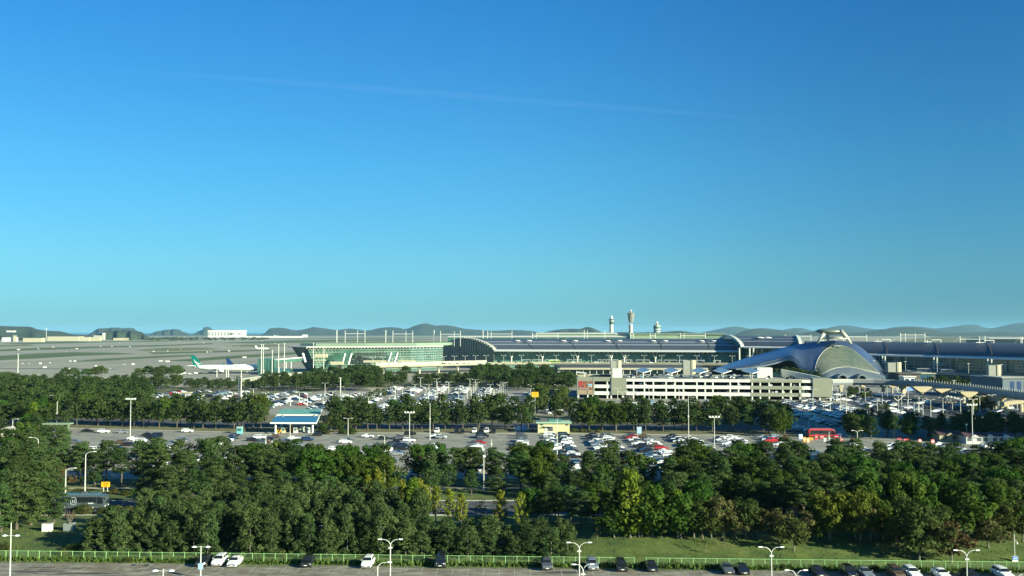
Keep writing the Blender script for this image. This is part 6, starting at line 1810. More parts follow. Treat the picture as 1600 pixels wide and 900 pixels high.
for px, py, s in ((98, 868, 1.5), (112, 862, 1.6), (122, 861, 1.8), (130, 865, 1.3), (1052, 884, 1.3), (1060, 886, 1.0), (405, 876, 1.0), (440, 870, 1.4), (8, 860, 1.7), (-6, 858, 1.6), (760, 878, 1.0), (590, 878, .9), (1224, 889, 1.0), (700, 877, .9)):
    TP('bush', px, py, s, 'F', 1.3)
for k in range(22):
    px = rt.uniform(0, 1600); x = X(px, 168); T('bush', x, fence_y(x) + rt.choice((-.7, .7, 1.0)), rt.uniform(.5, 1.2), 'F', rt.uniform(1.1, 1.8))
# shrubs in front of the road near the coach
for k in range(26):
    px = rt.uniform(120, 330); py = rt.uniform(797, 806); TP('bush', px, py, rt.uniform(1.4, 2.3), 'R', 1.4)
for k in range(16):
    px = rt.choice((rt.uniform(85, 148), rt.uniform(176, 240))); TP('bush', px, rt.uniform(771, 776), rt.uniform(1.2, 1.9), 'R', 1.4)
TP('lawn_tree', 80, 768, 6.5, 'B', 1.4, 3, label='reddish brown leafless-looking tree behind the left lamp post')
# D: row of pines along the access road behind the middle car park
for off, step, keep in ((12, 5.6, .95), (18, 6.0, .95), (28, 9, 0), (37, 9, 0), (51, 6.6, .8), (62, 7, .85)):
    D = 384 + off; x = X(-40, D)
    while x < X(1760, D):
        Dx = yk(x) + off; px = pxof(x, Dx)
        ok = True
        if 412 < px < 512: ok = False
        if 833 < px < 893 and D < 435: ok = False
        if 838 < px < 862 or 870 < px < 892: ok = ok and D > 440 and False
        if 1238 < px < 1322: ok = False
        if 1322 < px < 1340 and D < 420: ok = True
        if D < 405: ok = ok and not (1440 < px < 1592) and not (100 < px < 118)
        if 1345 < px: ok = off < 50
        if off in (28, 37): ok = px > 1345; kp = .95
        else: kp = keep
        if ok and rt.random() < kp:
            T('pine_tree' if rt.random() < .9 else 'broadleaf_tree', x + rt.uniform(-1, 1), Dx + rt.uniform(-1.5, 1.5), rt.uniform(8.4, 12.4) if px < 1322 else max(4.5, min(rt.uniform(8, 10.5), rt.uniform(39, 41.5) - 123 * Dx / 1500)), 'D', rt.uniform(.95, 1.2), z=0)
        x += step * rt.uniform(.65, 1.3)
for D in (392, 384, 372, 318, 306, 290, 276):
    x = X(-60, D)
    while x < X(104 if D > 300 else 80, D):
        px = pxof(x, D)
        if not (D > 370 and (5 < px < 34 or 62 < px < 112 and D < 390)) and rt.random() < .85: T('pine_tree' if rt.random() < .75 else 'broadleaf_tree', x + rt.uniform(-1, 1), D, rt.uniform(8, 11) * (.9 if D > 370 else 1), 'D' if D > 370 else 'B', rt.uniform(1, 1.25), z=0)
        x += rt.uniform(6, 8)
for px, py, h in ((517, 672, 6.5), (530, 676, 5.2), (548, 672, 7), (505, 676, 4)): TP('lawn_tree', px, py, h, 'D', 1.3, 0)
for px, py in ((1216, 683), (1330, 683), (1226, 680)): TP('broadleaf_tree', px, py, 9.5, 'D', 1.1)
for k in range(14): TP('bush', rt.uniform(505, 560), rt.uniform(674, 679), rt.uniform(1.3, 2.0), 'S', 1.5)
for k in range(8): TP('bush', rt.uniform(893, 935), rt.uniform(674, 677), rt.uniform(1.2, 1.7), 'S', 1.5)
# E: left mass beyond (D 450-700)
far = []
for D in (462, 476, 490, 506, 522, 540, 560, 582, 604, 628):
    x = X(-60, D); 
    while x < X(300 if D > 480 else 430, D):
        px = pxof(x, D)
        ok = px < 235 or (D < 500 and px < 240)
        if D > 600 and px < 90: ok = True
        if 150 < px < 240 and 500 < D < 560: ok = rt.random() < .8
        if ok: far.append(('pine_tree', x + rt.uniform(-2, 2), D + rt.uniform(-3, 3), rt.uniform(9.5, 12.5), rt.uniform(1.0, 1.3)))
        x += rt.uniform(6.5, 9)
# F: belt between far car park and airfield / terminal
for D in (655, 672, 690, 706, 722, 740, 760, 785, 810, 840):
    x = X(-40 if D < 700 else 200, D)
    while x < X(860, D):
        px = pxof(x, D)
        ok = False
        if px < 410 and D < 700: ok = not (380 < px < 402 and D > 680)
        if 410 < px < 620: ok = D > 640
        if 600 < px < 860: ok = D > 690 
        if 230 < px < 385 and D < 715: ok = True
        if D > 745 and not (400 < px < 600 or 735 < px < 862): ok = False
        if 400 < px < 480 and D > 745: ok = False
        if ok and rt.random() < .88:
            h = rt.uniform(8.5, 11.5) * (1 if px < 690 else 1.05) * (.72 if 280 < px < 405 else 1)
            if 540 < px < 590: h *= 1.15
            if px > 735: h *= 1.12
            if 610 < px < 735: h *= .95
            far.append(('pine_tree', x + rt.uniform(-2, 2), D + rt.uniform(-4, 4), h, rt.uniform(1.0, 1.35)))
        x += rt.uniform(5.5, 8.5)
# trees beside the garage's left end and around the far car park
for px, D, h in ((842, 500, 8), (848, 520, 9), (852, 545, 9.5), (845, 480, 8), (855, 570, 9), (866, 480, 8), (872, 500, 9), (876, 520, 9), (880, 540, 9), (870, 560, 9.5), (884, 490, 8), (888, 470, 8), (1118, 470, 8), (1128, 475, 8.5), (1146, 470, 8), (1156, 474, 8.5), (1166, 470, 7.5), (1176, 466, 7), (1204, 480, 6), (1214, 470, 7), (580, 560, 6), (590, 575, 6.5), (575, 545, 5.5), (600, 590, 6), (520, 500, 5), (512, 490, 5), (530, 520, 5), (1150, 480, 8.5)):
    far.append(('broadleaf_tree', X(px, D), D, h, 1.15))
# behind the dome tail, in front of the right terminal wing, right-hand dark grove
for px, D, h in ((1166, 790, 6), (1190, 785, 8), (1204, 785, 9), (1216, 782, 11), (1228, 780, 12.5), (1238, 780, 12), (1248, 778, 11), (1258, 776, 10.5), (1268, 775, 10), (1278, 772, 9), (1222, 770, 9), (1244, 768, 9), (1182, 770, 6), (1170, 775, 5)):
    far.append(('pine_tree', X(px, D), D, h, 1.3))
for k in range(40):
    px = rt.uniform(1446, 1572); D = rt.uniform(650, 735); far.append(('pine_tree', X(px, D), D, rt.uniform(6, 8.5), 1.3))
for k in range(46):
    px = rt.uniform(1335, 1600); D = rt.uniform(470, 560); hm = 40 - (rt.uniform(628, 642) - 519) * D / 1500
    if hm > 2.5: far.append(('broadleaf_tree', X(px, D), D, min(6.5, hm), 1.35))
for k in range(14):
    px = rt.uniform(1325, 1360); D = rt.uniform(560, 620); far.append(('pine_tree', X(px, D), D, rt.uniform(4, 6), 1.3))
for k in range(16):
    px = rt.uniform(1520, 1552); D = rt.uniform(480, 520); far.append(('broadleaf_tree', X(px, D), D, rt.uniform(5, 7.5), 1.2))
for D in ():
    x = X(1345, D)
    while x < X(1660, D):
        px = pxof(x, D)
        hmax = 40 - (640 - 519) * D / 1500 if px > 1400 else 8
        far.append(('pine_tree', x, D + rt.uniform(-3, 3), min(rt.uniform(5.5, 8), max(3.5, hmax)) , 1.3)); x += rt.uniform(6, 8)
for px, D, h in ((1350, 440, 5), (1362, 446, 5), (1374, 440, 4.5)): far.append(('pine_tree', X(px, D), D, h, 1.3))
for k in range(60):
    D = rt.uniform(650, 800); far.append(('pine_tree', X(rt.uniform(795, 897), D), D, rt.uniform(8, 11), 1.3))
for k in range(16):
    px = rt.choice((842, 848, 874, 882)) + rt.uniform(-5, 5); D = rt.uniform(480, 600); far.append(('broadleaf_tree', X(px, D), D, rt.uniform(7, 9.5), 1.2))
# umbrella pines on the skyline at the left
for px, D, h in ((103, 742, 13), (116, 748, 12.5), (135, 740, 12.5), (148, 744, 13.5), (157, 748, 14.5), (217, 735, 13), (231, 738, 14.8), (245, 735, 14), (255, 740, 15), (270, 738, 15), (278, 742, 14.5), (6, 640, 14), (14, 644, 14), (-6, 640, 14), (545, 760, 13), (562, 765, 14), (574, 762, 13.5), (590, 770, 12.5), (634, 800, 12.5), (750, 820, 13.5), (762, 825, 14), (775, 822, 13), (790, 826, 12), (829, 830, 14), (770, 800, 12), (756, 790, 12)):
    T('umbrella_pine', X(px, D), D, h, 'U', 1.25, z=0)

# nearest ones as individual trees, at most 300 of a kind; the rest joined
TREES.sort(key=lambda t: t['y'])
count = {}
lab_items = {}
BAND = {'A': 'behind the fence', 'L': 'by the left lawn', 'B': 'beyond the road', 'C': 'in the right grove', 'G': 'amid darker trees', 'LT': 'on the grass bank', 'D': 'by the access road', 'F': 'at the fence foot', 'R': 'on the road verge', 'U': 'against the airfield', 'S': 'by the middle lot', 'P': ''}
ADJ = {'young_pine': 'young pine', 'pine_tree': 'dark pine', 'broadleaf_tree': 'green broadleaf tree', 'ginkgo_tree': 'yellow sparse ginkgo', 'lime_tree': 'lime green tree', 'lawn_tree': 'small spreading tree', 'round_tree': 'round yellow-green tree', 'sapling': 'thin sapling', 'bush': 'low bush', 'bare_shrub': 'bare shrub', 'umbrella_pine': 'flat-topped pine'}
GRP = {'A': 'young pines behind the green fence', 'L': 'pines at the left by the lawn', 'B': 'trees beyond the road', 'C': 'trees of the right grove', 'G': 'yellow and lime trees', 'LT': 'small trees on the grass bank', 'D': 'pines along the access road', 'F': 'weedy bushes at the fence', 'R': 'bushes on the road verge', 'U': 'flat-topped pines against the airfield', 'S': 'bushes beside the car park', 'P': 'planter shrub'}
def place(t):
    k = t['key']; vs = KINDS[k]; v = t['var'] if t['var'] is not None else rt.randrange(len(vs))
    s = t['h'] / BASEH[k]; _, cm, tm_ = vs[v % len(vs)]
    root = empty(k, (t['x'], t['y'], t['z'] - .05), rt.uniform(0, 6.28)); root.scale = (s * t['w'], s * t['w'], s)
    link('trunk', tm_, root); link('crown', cm, root)
    root['category'] = 'shrub' if k in ('bush', 'bare_shrub') else 'tree'; root['group'] = GRP[t['band']]
    if t['label']: root['label'] = t['label']
    elif k == 'bare_shrub': root['label'] = 'bare reddish shrub growing out of the concrete planter'
    else: lab_items.setdefault(t['band'], []).append((root, pxof(t['x'], t['y']) + t['y'] * .001, ADJ[k]))
overflow = []
for t in TREES:
    k = t['key']; count[k] = count.get(k, 0) + 1
    if count[k] <= 300: place(t)
    else: overflow.append((k, t['x'], t['y'], t['h'], t['w']))
print('TREES', count, 'far', len(far))
MK_FRONT = [(17, 'the leftmost lamp post'), (314, 'the double-disc lamp'), (511, 'the single-arm lamp'), (610, 'the left twin lamp'), (905, 'the centre twin lamp'), (1205, 'the third twin lamp'), (1510, 'the rightmost twin lamp')]
MK_MID = [(50, 'the left lamp pair'), (165, 'the yellow road sign'), (464, 'the toll gate'), (672, 'the tall slim mast'), (866, 'the yellow office'), (1075, 'the tall mast'), (1283, 'the red coach'), (1547, 'the white guard house')]
for b, its in lab_items.items():
    mk = MK_FRONT if b in ('A', 'G', 'LT', 'F', 'C') else MK_MID
    if b in ('R', 'L'): mk = [(127, 'the dark coach')]
    if b == 'U': mk = [(340, 'the green-tailed jet'), (700, 'the arched hall end')]
    label_by_landmark(its, mk, '%%s %s, # to the @' % BAND[b])

# distant trees: joined, same leaf-spray build at lower density
def far_mesh(name, lst, m_leaf, keyf, label):
    Vs = []; mb = MB()
    protos = []
    for i in range(5):
        prof = (lambda t: 3.1 * (math.sin(math.pi * (0.18 + .78 * t)) ** .7)) if keyf != 'broad' else (lambda t: 3.2 * (math.sin(math.pi * (0.12 + .8 * t)) ** .6))
        cl = clumps_profile(11, 3.2 if keyf != 'broad' else 2.0, 10.3, prof, 20, 1.45, .85, 2000 + i)
        if keyf == 'flat':
            cl = [((2.7 * math.sqrt((k + .5) / 12) * math.cos(k * 2.4), 2.7 * math.sqrt((k + .5) / 12) * math.sin(k * 2.4), 8.6 + rt.uniform(-.7, 1.3) + 2.0 * (1 - k / 12)), (1.35, 1.35, .95), 1) for k in range(12)]
        protos.append(leaves(cl, 34, .42, .35, .65))
    for k, x, y, h, w in lst:
        q = protos[rt.randrange(5)]; a = rt.uniform(0, 6.28); s = h / 11
        c, s_ = math.cos(a), math.sin(a)
        M = np.array([[c * s * w, -s_ * s * w, 0], [s_ * s * w, c * s * w, 0], [0, 0, s]])
        Vs.append(q @ M.T + np.array([x, y, 0]))
        mb.tube([(x, y, 0), (x + rt.uniform(-.5, .5), y, h * .5), (x, y, h * .85)], [.22, .16, .06], 5, B_pine)
    o = link(name, np_quads(name, np.concatenate(Vs), m_leaf)); o['kind'] = 'stuff'; o['label'] = label
    t = mb.build(name + '_trunks'); t['kind'] = 'stuff'; t['label'] = 'slender trunks of the ' + label; 
def leaf_pos(name, dark, light):
    """same foliage, varied by place since the trees share one mesh"""
    m = leaf_mat(name, dark, light, 0.0, 0.0)
    nt = m.node_tree
    for n in nt.nodes:
        if n.type == 'TEX_NOISE': n.inputs['Scale'].default_value = .16
    return m
allfar = far + overflow
far_mesh('distant_pines', [f for f in allfar if f[0] == 'pine_tree' or f[0] == 'young_pine'], leaf_pos('far_pine_needles', (.022, .042, .014), (.062, .092, .028)), 'pine', 'dark pines covering the ground beyond the far car parks')
far_mesh('distant_broadleaf_trees', [f for f in allfar if f[0] == 'broadleaf_tree'], leaf_pos('far_broad_leaves', (.035, .06, .014), (.10, .12, .03)), 'broad', 'greener broadleaf trees around the far car park')
if any(f[0] == 'umbrella_pine' for f in allfar): far_mesh('distant_umbrella_pines', [f for f in allfar if f[0] == 'umbrella_pine'], leaf_pos('far_umbrella_needles', (.022, .042, .016), (.055, .082, .028)), 'flat', 'flat-topped pines standing against the airfield')
# low scrub line beyond the runways
cl = []
Vs = []
for k in range(420):
    px = rt.uniform(0, 420); D = rt.uniform(4700, 6500); x = X(px, D); r = rt.uniform(4, 12)
    cl.append(((x, D, r * .35), (r, r * .7, r * .5), 1))
o = link('boundary_scrub', np_quads('boundary_scrub', leaves(cl, 26, 3.2), L_dark)); o['kind'] = 'stuff'; o['label'] = 'thin dark scrub line along the far airfield boundary'
# grass tufts along the fence foot and on the bank
n = 26000
xs = rng.uniform(-110, 100, n); ys = np.empty(n)
sel = rng.random(n)
pts = []
for i in range(n):
    fy = fence_y(xs[i]); 
    if sel[i] < .35: ys[i] = fy + rng.normal() * .45 - .3
    else: ys[i] = fy + rng.random() * 30
    pts.append((xs[i], ys[i], H(xs[i], ys[i])))
p = np.array(pts); hh = np.where(sel < .35, np.where(rng.random(n) < .25, .6, .25), np.where(rng.random(n) < .08, .35, .12)) * (.5 + rng.random(n)); a = rng.random(n) * 6.28
t = np.stack([np.cos(a) * .11, np.sin(a) * .11, np.zeros(n)], 1) * (1 + (sel < .35))[:, None]; up = np.stack([rng.normal(size=n) * .05, rng.normal(size=n) * .05, hh], 1)
q = np.stack([p - t, p + t, p + t * .3 + up, p - t * .3 + up], 1)
o = link('grass_tufts', np_quads('grass_tufts', q, leaf_mat('grass_blades', (.045, .085, .018), (.10, .14, .03), 0, 0))); o['kind'] = 'stuff'; o['label'] = 'uneven grass and weeds along the fence foot and bank'
# ------------------------------------------------------------------ cars
rc = random.Random(21)
PAINT = {'white': mat('paint_white', (.78, .78, .76), .3, coat=.5), 'silver': mat('paint_silver', (.42, .44, .45), .3, metal=.6, coat=.4), 'grey': mat('paint_grey', (.13, .14, .15), .3, metal=.4, coat=.5), 'black': mat('paint_black', (.012, .013, .016), .2, coat=.6), 'dark blue': mat('paint_blue', (.02, .045, .11), .3, metal=.2, coat=.5), 'pale blue': mat('paint_paleblue', (.28, .42, .5), .35, metal=.3), 'red': mat('paint_red', (.35, .02, .02), .3, coat=.5), 'brown': mat('paint_brown', (.12, .08, .05), .3, metal=.3)}
M_tyre = mat('tyre_rubber', (.02, .02, .02), .85); M_rim = mat('alloy_rim', (.4, .4, .4), .35, metal=.7); M_lamp = mat('headlamp_clear', (.75, .75, .72), .15); M_tail_l = mat('tail_lamp_red', (.4, .02, .02), .3); M_trim = mat('black_trim', (.02, .02, .022), .6)
# nose towards -y.  stations: y, z_bottom, z_shoulder, half width
TYPES = {
 'sedan': dict(L=4.75, W=.91, body=[(-2.37, .35, .58, .74), (-2.25, .22, .70, .85), (-1.6, .18, .84, .90), (-.9, .18, .93, .91), (0, .18, .96, .91), (1.2, .18, .99, .91), (1.9, .2, 1.0, .88), (2.25, .25, .96, .83), (2.38, .4, .75, .74)], cab=[(-.95, .93, .76), (-.15, 1.42, .58), (.95, 1.44, .58), (1.85, 1.0, .72)]),
 'suv': dict(L=4.65, W=.94, body=[(-2.32, .4, .72, .8), (-2.2, .28, .88, .89), (-1.5, .24, 1.0, .93), (-.95, .24, 1.06, .94), (0, .24, 1.09, .94), (1.4, .24, 1.12, .94), (2.1, .28, 1.1, .91), (2.32, .45, .95, .84)], cab=[(-1.0, 1.05, .80), (-.35, 1.62, .66), (1.75, 1.64, .64), (2.2, 1.12, .76)]),
 'hatchback': dict(L=3.8, W=.84, body=[(-1.9, .38, .66, .7), (-1.8, .24, .82, .80), (-1.3, .2, .93, .83), (-.8, .2, .98, .84), (.4, .2, 1.0, .84), (1.3, .2, 1.02, .84), (1.75, .26, 1.0, .8), (1.9, .4, .85, .74)], cab=[(-.95, .96, .70), (-.3, 1.46, .58), (1.3, 1.48, .56), (1.82, 1.02, .68)]),
 'van': dict(L=5.1, W=.97, body=[(-2.55, .4, .8, .84), (-2.45, .28, 1.0, .93), (-1.9, .24, 1.12, .96), (-1.5, .24, 1.16, .97), (0, .24, 1.18, .97), (1.8, .24, 1.18, .97), (2.45, .28, 1.18, .95), (2.55, .45, 1.0, .9)], cab=[(-1.75, 1.12, .86), (-1.0, 1.88, .74), (2.3, 1.92, .74), (2.5, 1.2, .86)]),
}
def car_body(tp, col, parts='full'):
    t = TYPES[tp]; m = PAINT[col]; out = {}
    mb = MB()
    secs = []
    for y, zb, zt_, w in t['body']:
        secs.append([(-w * .9, y, zb), (-w, y, zb + .18), (-w * 1.0, y, zt_ - .2), (-w * .9, y, zt_), (w * .9, y, zt_), (w, y, zt_ - .2), (w, y, zb + .18), (w * .9, y, zb)])
    mb.loft(secs, m)
    (ya, za, wa), (yb, zb, wb), (yc, zc, wc), (yd, zd, wd) = t['cab']
    # cabin shell: lofted in y with a slightly crowned roof
    def rs(y, z, w, b): return [(-(w + .16) if False else -w - .14 * b, y, min(za, zd) - .05), (-w, y, z - .05), (-w * .7, y, z), (w * .7, y, z), (w, y, z - .05), (w + .14 * b, y, min(za, zd) - .05)]
    mb.loft([rs(ya, za, wa, .3), rs(yb, zb, wb, 1.5), rs((yb + yc) / 2, max(zb, zc) + .02, (wb + wc) / 2, 1.6), rs(yc, zc, wc, 1.5), rs(yd, zd, wd, .3)], m)
    mb.box(-t['W'] * .82, t['W'] * .82, t['body'][0][0] - .015, t['body'][0][0] + .2, t['body'][0][1] + .04, t['body'][0][1] + .2, M_trim)
    out['body'] = mb
    g = MB(); e = .012; f = .10
    def pq(a, b, u): return tuple(lerp(p, q, u) for p, q in zip(a, b))
    A0, A1 = (-wa * .93, ya, za + .03), (wa * .93, ya, za + .03); B0, B1 = (-wb * .9, yb, zb - .02), (wb * .9, yb, zb - .02)
    nrm = Vector((0, -(zb - za), (yb - ya))).normalized() * .03
    def off(p): return (p[0], p[1] + nrm.y, p[2] + nrm.z)
    g.face([off(pq(A0, B0, .08)), off(pq(A1, B1, .08)), off(pq(A1, B1, .9)), off(pq(A0, B0, .9))], M_glassd)
    r = MB(); D0_, D1_ = (-wd * .9, yd, zd + .04), (wd * .9, yd, zd + .04); C0, C1 = (-wc * .88, yc, zc - .02), (wc * .88, yc, zc - .02)
    n2 = Vector((0, (zc - zd), (yd - yc))).normalized() * .03
    def off2(p): return (p[0], p[1] + n2.y, p[2] + n2.z)
    r.face([off2(pq(D1_, C1, .1)), off2(pq(D0_, C0, .1)), off2(pq(D0_, C0, .88)), off2(pq(D1_, C1, .88))], M_glassd)
    out['windscreen'] = g; out['rear_window'] = r
    sw = []
    zlo = max(za, zd) + .04; 
    mid = lerp(yb, yc, .45)
    for s in (-1, 1):
        for y0l, y0h, y1l, y1h in ((lerp(ya, yb, .35), yb + .08, mid - .04, mid - .04), (mid + .04, mid + .04, lerp(yd, yc, .45), yc - .06)):
            w = MB()
            wl = lambda y: wb + .14 * 1.5 * .98 - .02
            zh = zb - .12
            xl = wb + .21 + e; xh = wb + .045 + e
            # x at height: side wall leans from (w+.21, zmin) to (w, z-.05)
            zmin = min(za, zd) - .05
            def xat(z): return lerp(wb + .21, wb, (z - zmin) / (zb - .05 - zmin)) + e
            pts = [(s * xat(zlo), y0l, zlo), (s * xat(zlo), y1l, zlo), (s * xat(zh), y1h, zh), (s * xat(zh), y0h, zh)]
            w.face(pts if s > 0 else pts[::-1], M_glassd); sw.append(w)
    out['side_window'] = sw
    wh = []
    wr = .33 if tp != 'suv' else .36
    Lh = t['L'] / 2
    for y in (-Lh + .85, Lh - .95):
        for s in (-1, 1):
            w = MB(); x = s * (t['W'] - .0)
            w.tube([(x - s * .2, y, wr), (x + s * .02, y, wr)], wr, 14, M_tyre); w.tube([(x - s * .02, y, wr), (x + s * .03, y, wr)], wr * .6, 10, M_rim); wh.append(w)
    out['wheel'] = wh
    hl = []
    y0 = t['body'][1][0]; zt_ = t['body'][1][2]; w0 = t['body'][1][3]
    for s in (-1, 1):
        h = MB(); h.hexa([(s * w0 * .55, y0 - .11, zt_ - .2), (s * w0 * .93, y0 - .02, zt_ - .2), (s * w0 * .93, y0 + .2, zt_ - .2), (s * w0 * .55, y0 + .2, zt_ - .2), (s * w0 * .55, y0 - .06, zt_ - .05), (s * w0 * .95, y0 + .02, zt_ - .05), (s * w0 * .95, y0 + .25, zt_ - .03), (s * w0 * .55, y0 + .2, zt_ - .05)] if s > 0 else [(s * w0 * .93, y0 - .02, zt_ - .2), (s * w0 * .55, y0 - .11, zt_ - .2), (s * w0 * .55, y0 + .2, zt_ - .2), (s * w0 * .93, y0 + .2, zt_ - .2), (s * w0 * .95, y0 + .02, zt_ - .05), (s * w0 * .55, y0 - .06, zt_ - .05), (s * w0 * .55, y0 + .2, zt_ - .05), (s * w0 * .95, y0 + .25, zt_ - .03)], M_lamp); hl.append(h)
    out['headlight'] = hl
    mr = []
    for s in (-1, 1):
        h = MB(); h.box(s * (t['W'] + .02) - (.02 if s > 0 else .16), s * (t['W'] + .02) + (.16 if s > 0 else .02), ya + .35, ya + .45, za + .02, za + .16, m); mr.append(h)
    out['mirror'] = mr
    pl = MB(); yy = t['body'][0][0] - .03; pl.box(-.26, .26, yy - .01, yy + .01, t['body'][0][1] + .06, t['body'][0][1] + .19, M_white); out['number_plate'] = [pl]
    gr = MB(); gr.hexa([(-.5, yy + .02, .50), (.5, yy + .02, .50), (.5, yy + .1, .50), (-.5, yy + .1, .50), (-.5, yy + .05, .68), (.5, yy + .05, .68), (.5, yy + .2, .68), (-.5, yy + .2, .68)], M_trim); out['grille'] = [gr]
    return out
CACHE = {}
def car_parts(tp, col, detail):
    k = (tp, col, detail)
    if k in CACHE: return CACHE[k]
    o = car_body(tp, col); res = []
    if detail == 2:
        for n in ('body', 'windscreen', 'rear_window'): res.append((n, o[n].mesh(n)))
        for n in ('side_window', 'wheel', 'headlight', 'mirror', 'number_plate', 'grille'):
            for q in o[n]: res.append((n, q.mesh(n)))
    elif detail == 1:
        for n in ('body', 'windscreen', 'rear_window'): res.append((n, o[n].mesh(n)))
        for n in ('side_window', 'wheel'):
            for q in o[n]: res.append((n, q.mesh(n)))
    CACHE[k] = res; return res
def merged(tp, col):
    """one plain mesh of the whole car (for the far, joined ones)"""
    k = (tp, col, 'm')
    if k in CACHE: return CACHE[k]
    o = car_body(tp, col); V = []; F = []; M = []
    for n in ('body', 'windscreen', 'rear_window', 'side_window'):
        for q in (o[n] if isinstance(o[n], list) else [o[n]]):
            b = len(V); V += q.v; F += [tuple(b + i for i in f) for f in q.f]; M += [q.mats[i] for i in q.m]
    q = MB(); W = TYPES[tp]['W']; L = TYPES[tp]['L'] / 2
    for y in (-L + .9, L - .9):
        for s in (-1, 1): q.box(s * W - .1, s * W + .04 * s + .1 * (s < 0), y - .3, y + .3, 0, .62, M_tyre)
    b = len(V); V += q.v; F += [tuple(b + i for i in f) for f in q.f]; M += [M_tyre] * len(q.f)
    CACHE[k] = (np.array(V, float), F, M); return CACHE[k]

CARS = []
def C(tp, col, x, y, rz, z=0.02, row='', label=None, group='parked cars'):
    CARS.append(dict(tp=tp, col=col, x=x, y=y, rz=rz, z=z, row=row, label=label, group=group))
def rcol(): 
    r = rc.random()
    for c, p in (('white', .38), ('black', .2), ('silver', .14), ('grey', .15), ('dark blue', .06), ('pale blue', .02), ('red', .015), ('brown', .035)):
        if r < p: return c
        r -= p
    return 'white'
def rtype(): return rc.choices(('sedan', 'suv', 'hatchback', 'van'), (.45, .35, .12, .08))[0]
# front row along the fence (nose to the camera)
FR = [(312, 887.5, 'suv', 'black', 'black suv left of two white cars, behind the slim lamp pole'),
 (337, 886.5, 'suv', 'white', 'white suv parked at the fence left of a white sedan'), (361, 888, 'sedan', 'white', 'white sedan parked at the fence right of a white suv'),
 (477, 888.5, 'suv', 'black', 'lone black suv at the fence below the single-arm lamp post'), (572, 889.5, 'suv', 'white', 'lone white suv at the fence left of the tall twin lamp'),
 (687, 889, 'van', 'black', 'lone black van at the fence right of the tall twin lamp'), (855, 893, 'suv', 'grey', 'dark grey suv at the fence left of the tall centre twin lamp'),
 (927, 893.5, 'suv', 'silver', 'silver suv with dark windows just right of the tall centre twin lamp'), (973, 895, 'suv', 'black', 'black suv at the gap in the green fence'),
 (1021, 895, 'sedan', 'black', 'black sedan parked alone right of the fence gap'), (1141, 899, 'sedan', 'grey', 'dark grey sedan left of a black sedan, before the third twin lamp'),
 (1165, 900, 'sedan', 'black', 'black sedan directly right of the dark grey sedan'), (1284, 904, 'sedan', 'black', 'black sedan behind the low twin lamp at lower right'),
 (1334, 905, 'suv', 'black', 'black suv directly left of a silver sedan at lower right'), (1360, 906, 'sedan', 'silver', 'silver sedan between the black suv and a dark brown car'),
 (1408, 906, 'suv', 'brown', 'dark brown suv left of a white suv at lower right'), (1434, 907, 'suv', 'white', 'white suv right of the dark brown car at lower right'),
 (1481, 908, 'sedan', 'white', 'white sedan just left of the rightmost tall twin lamp'), (1526, 909, 'sedan', 'black', 'black sedan in shade just right of the rightmost tall twin lamp'),
 (1578, 908, 'suv', 'white', 'white suv parked under the blue and white arrow sign')]
for px, py, tp, col, lab in FR:
    x, y = P(px, py); C(tp, col, x, y + TYPES[tp]['L'] / 2, rc.uniform(-.03, .03), 0.0, 'front', lab, 'cars along the green fence')
for px, tp, col, lab in ((866, 'sedan', 'pale blue', 'pale blue car roof cut by the lower frame left of the centre lamps'), (885, 'sedan', 'black', 'black car roof cut by the lower frame beside the centre lamps'), (966, 'hatchback', 'pale blue', 'light blue car roof cut by the lower frame below the fence gap'), (910, 'sedan', 'black', 'dark car roof at the lower frame between the two centre lamps')):
    y = 150.6; C(tp, col, X(px, y, 1.4), y, math.pi + rc.uniform(-.02, .02), 0.0, 'front', lab, 'cars cut by the lower frame')
# middle car park: columns of cars side-on
def column(px0, D0, D1, pxat=355, dens=.6, side=1, band='mid', step=2.7, z=.02):
    x0 = X(px0, pxat)
    y = D0
    while y < min(D1, yk(x0) - 9):
        if rc.random() < dens: 
            tp = rtype(); C(tp, rcol(), x0 + rc.uniform(-.25, .25), y + rc.uniform(-.15, .15), side * math.pi / 2 + rc.uniform(-.04, .04), z, band)
        y += step
for px, d, sd in ((130, .4, 1), (205, .6, 1), (225, .5, -1), (290, .5, 1), (355, .45, -1), (397, .5, 1), (418, .5, -1), (455, .2, 1), (480, .3, 1), (545, .10, 1), (598, .3, 1), (620, .45, -1), (640, .35, 1), (686, .35, 1), (748, .4, -1), (752, .45, 1), (816, .6, 1), (860, .62, -1), (884, .6, 1), (928, .66, -1), (953, .66, 1), (990, .62, -1), (1015, .62, 1), (1058, .6, -1), (1083, .62, 1), (1126, .62, -1), (1150, .62, 1), (1200, .6, -1), (1222, .6, 1), (1300, .55, -1), (1342, .6, 1), (1362, .55, -1), (1412, .6, 1), (1436, .5, -1), (1500, .4, 1), (1560, .4, -1)):
    column(px, 268 + rc.random() * 3, 376 if not 530 < px < 660 else 372, dens=d * (.9 if px > 780 else .75), side=sd)
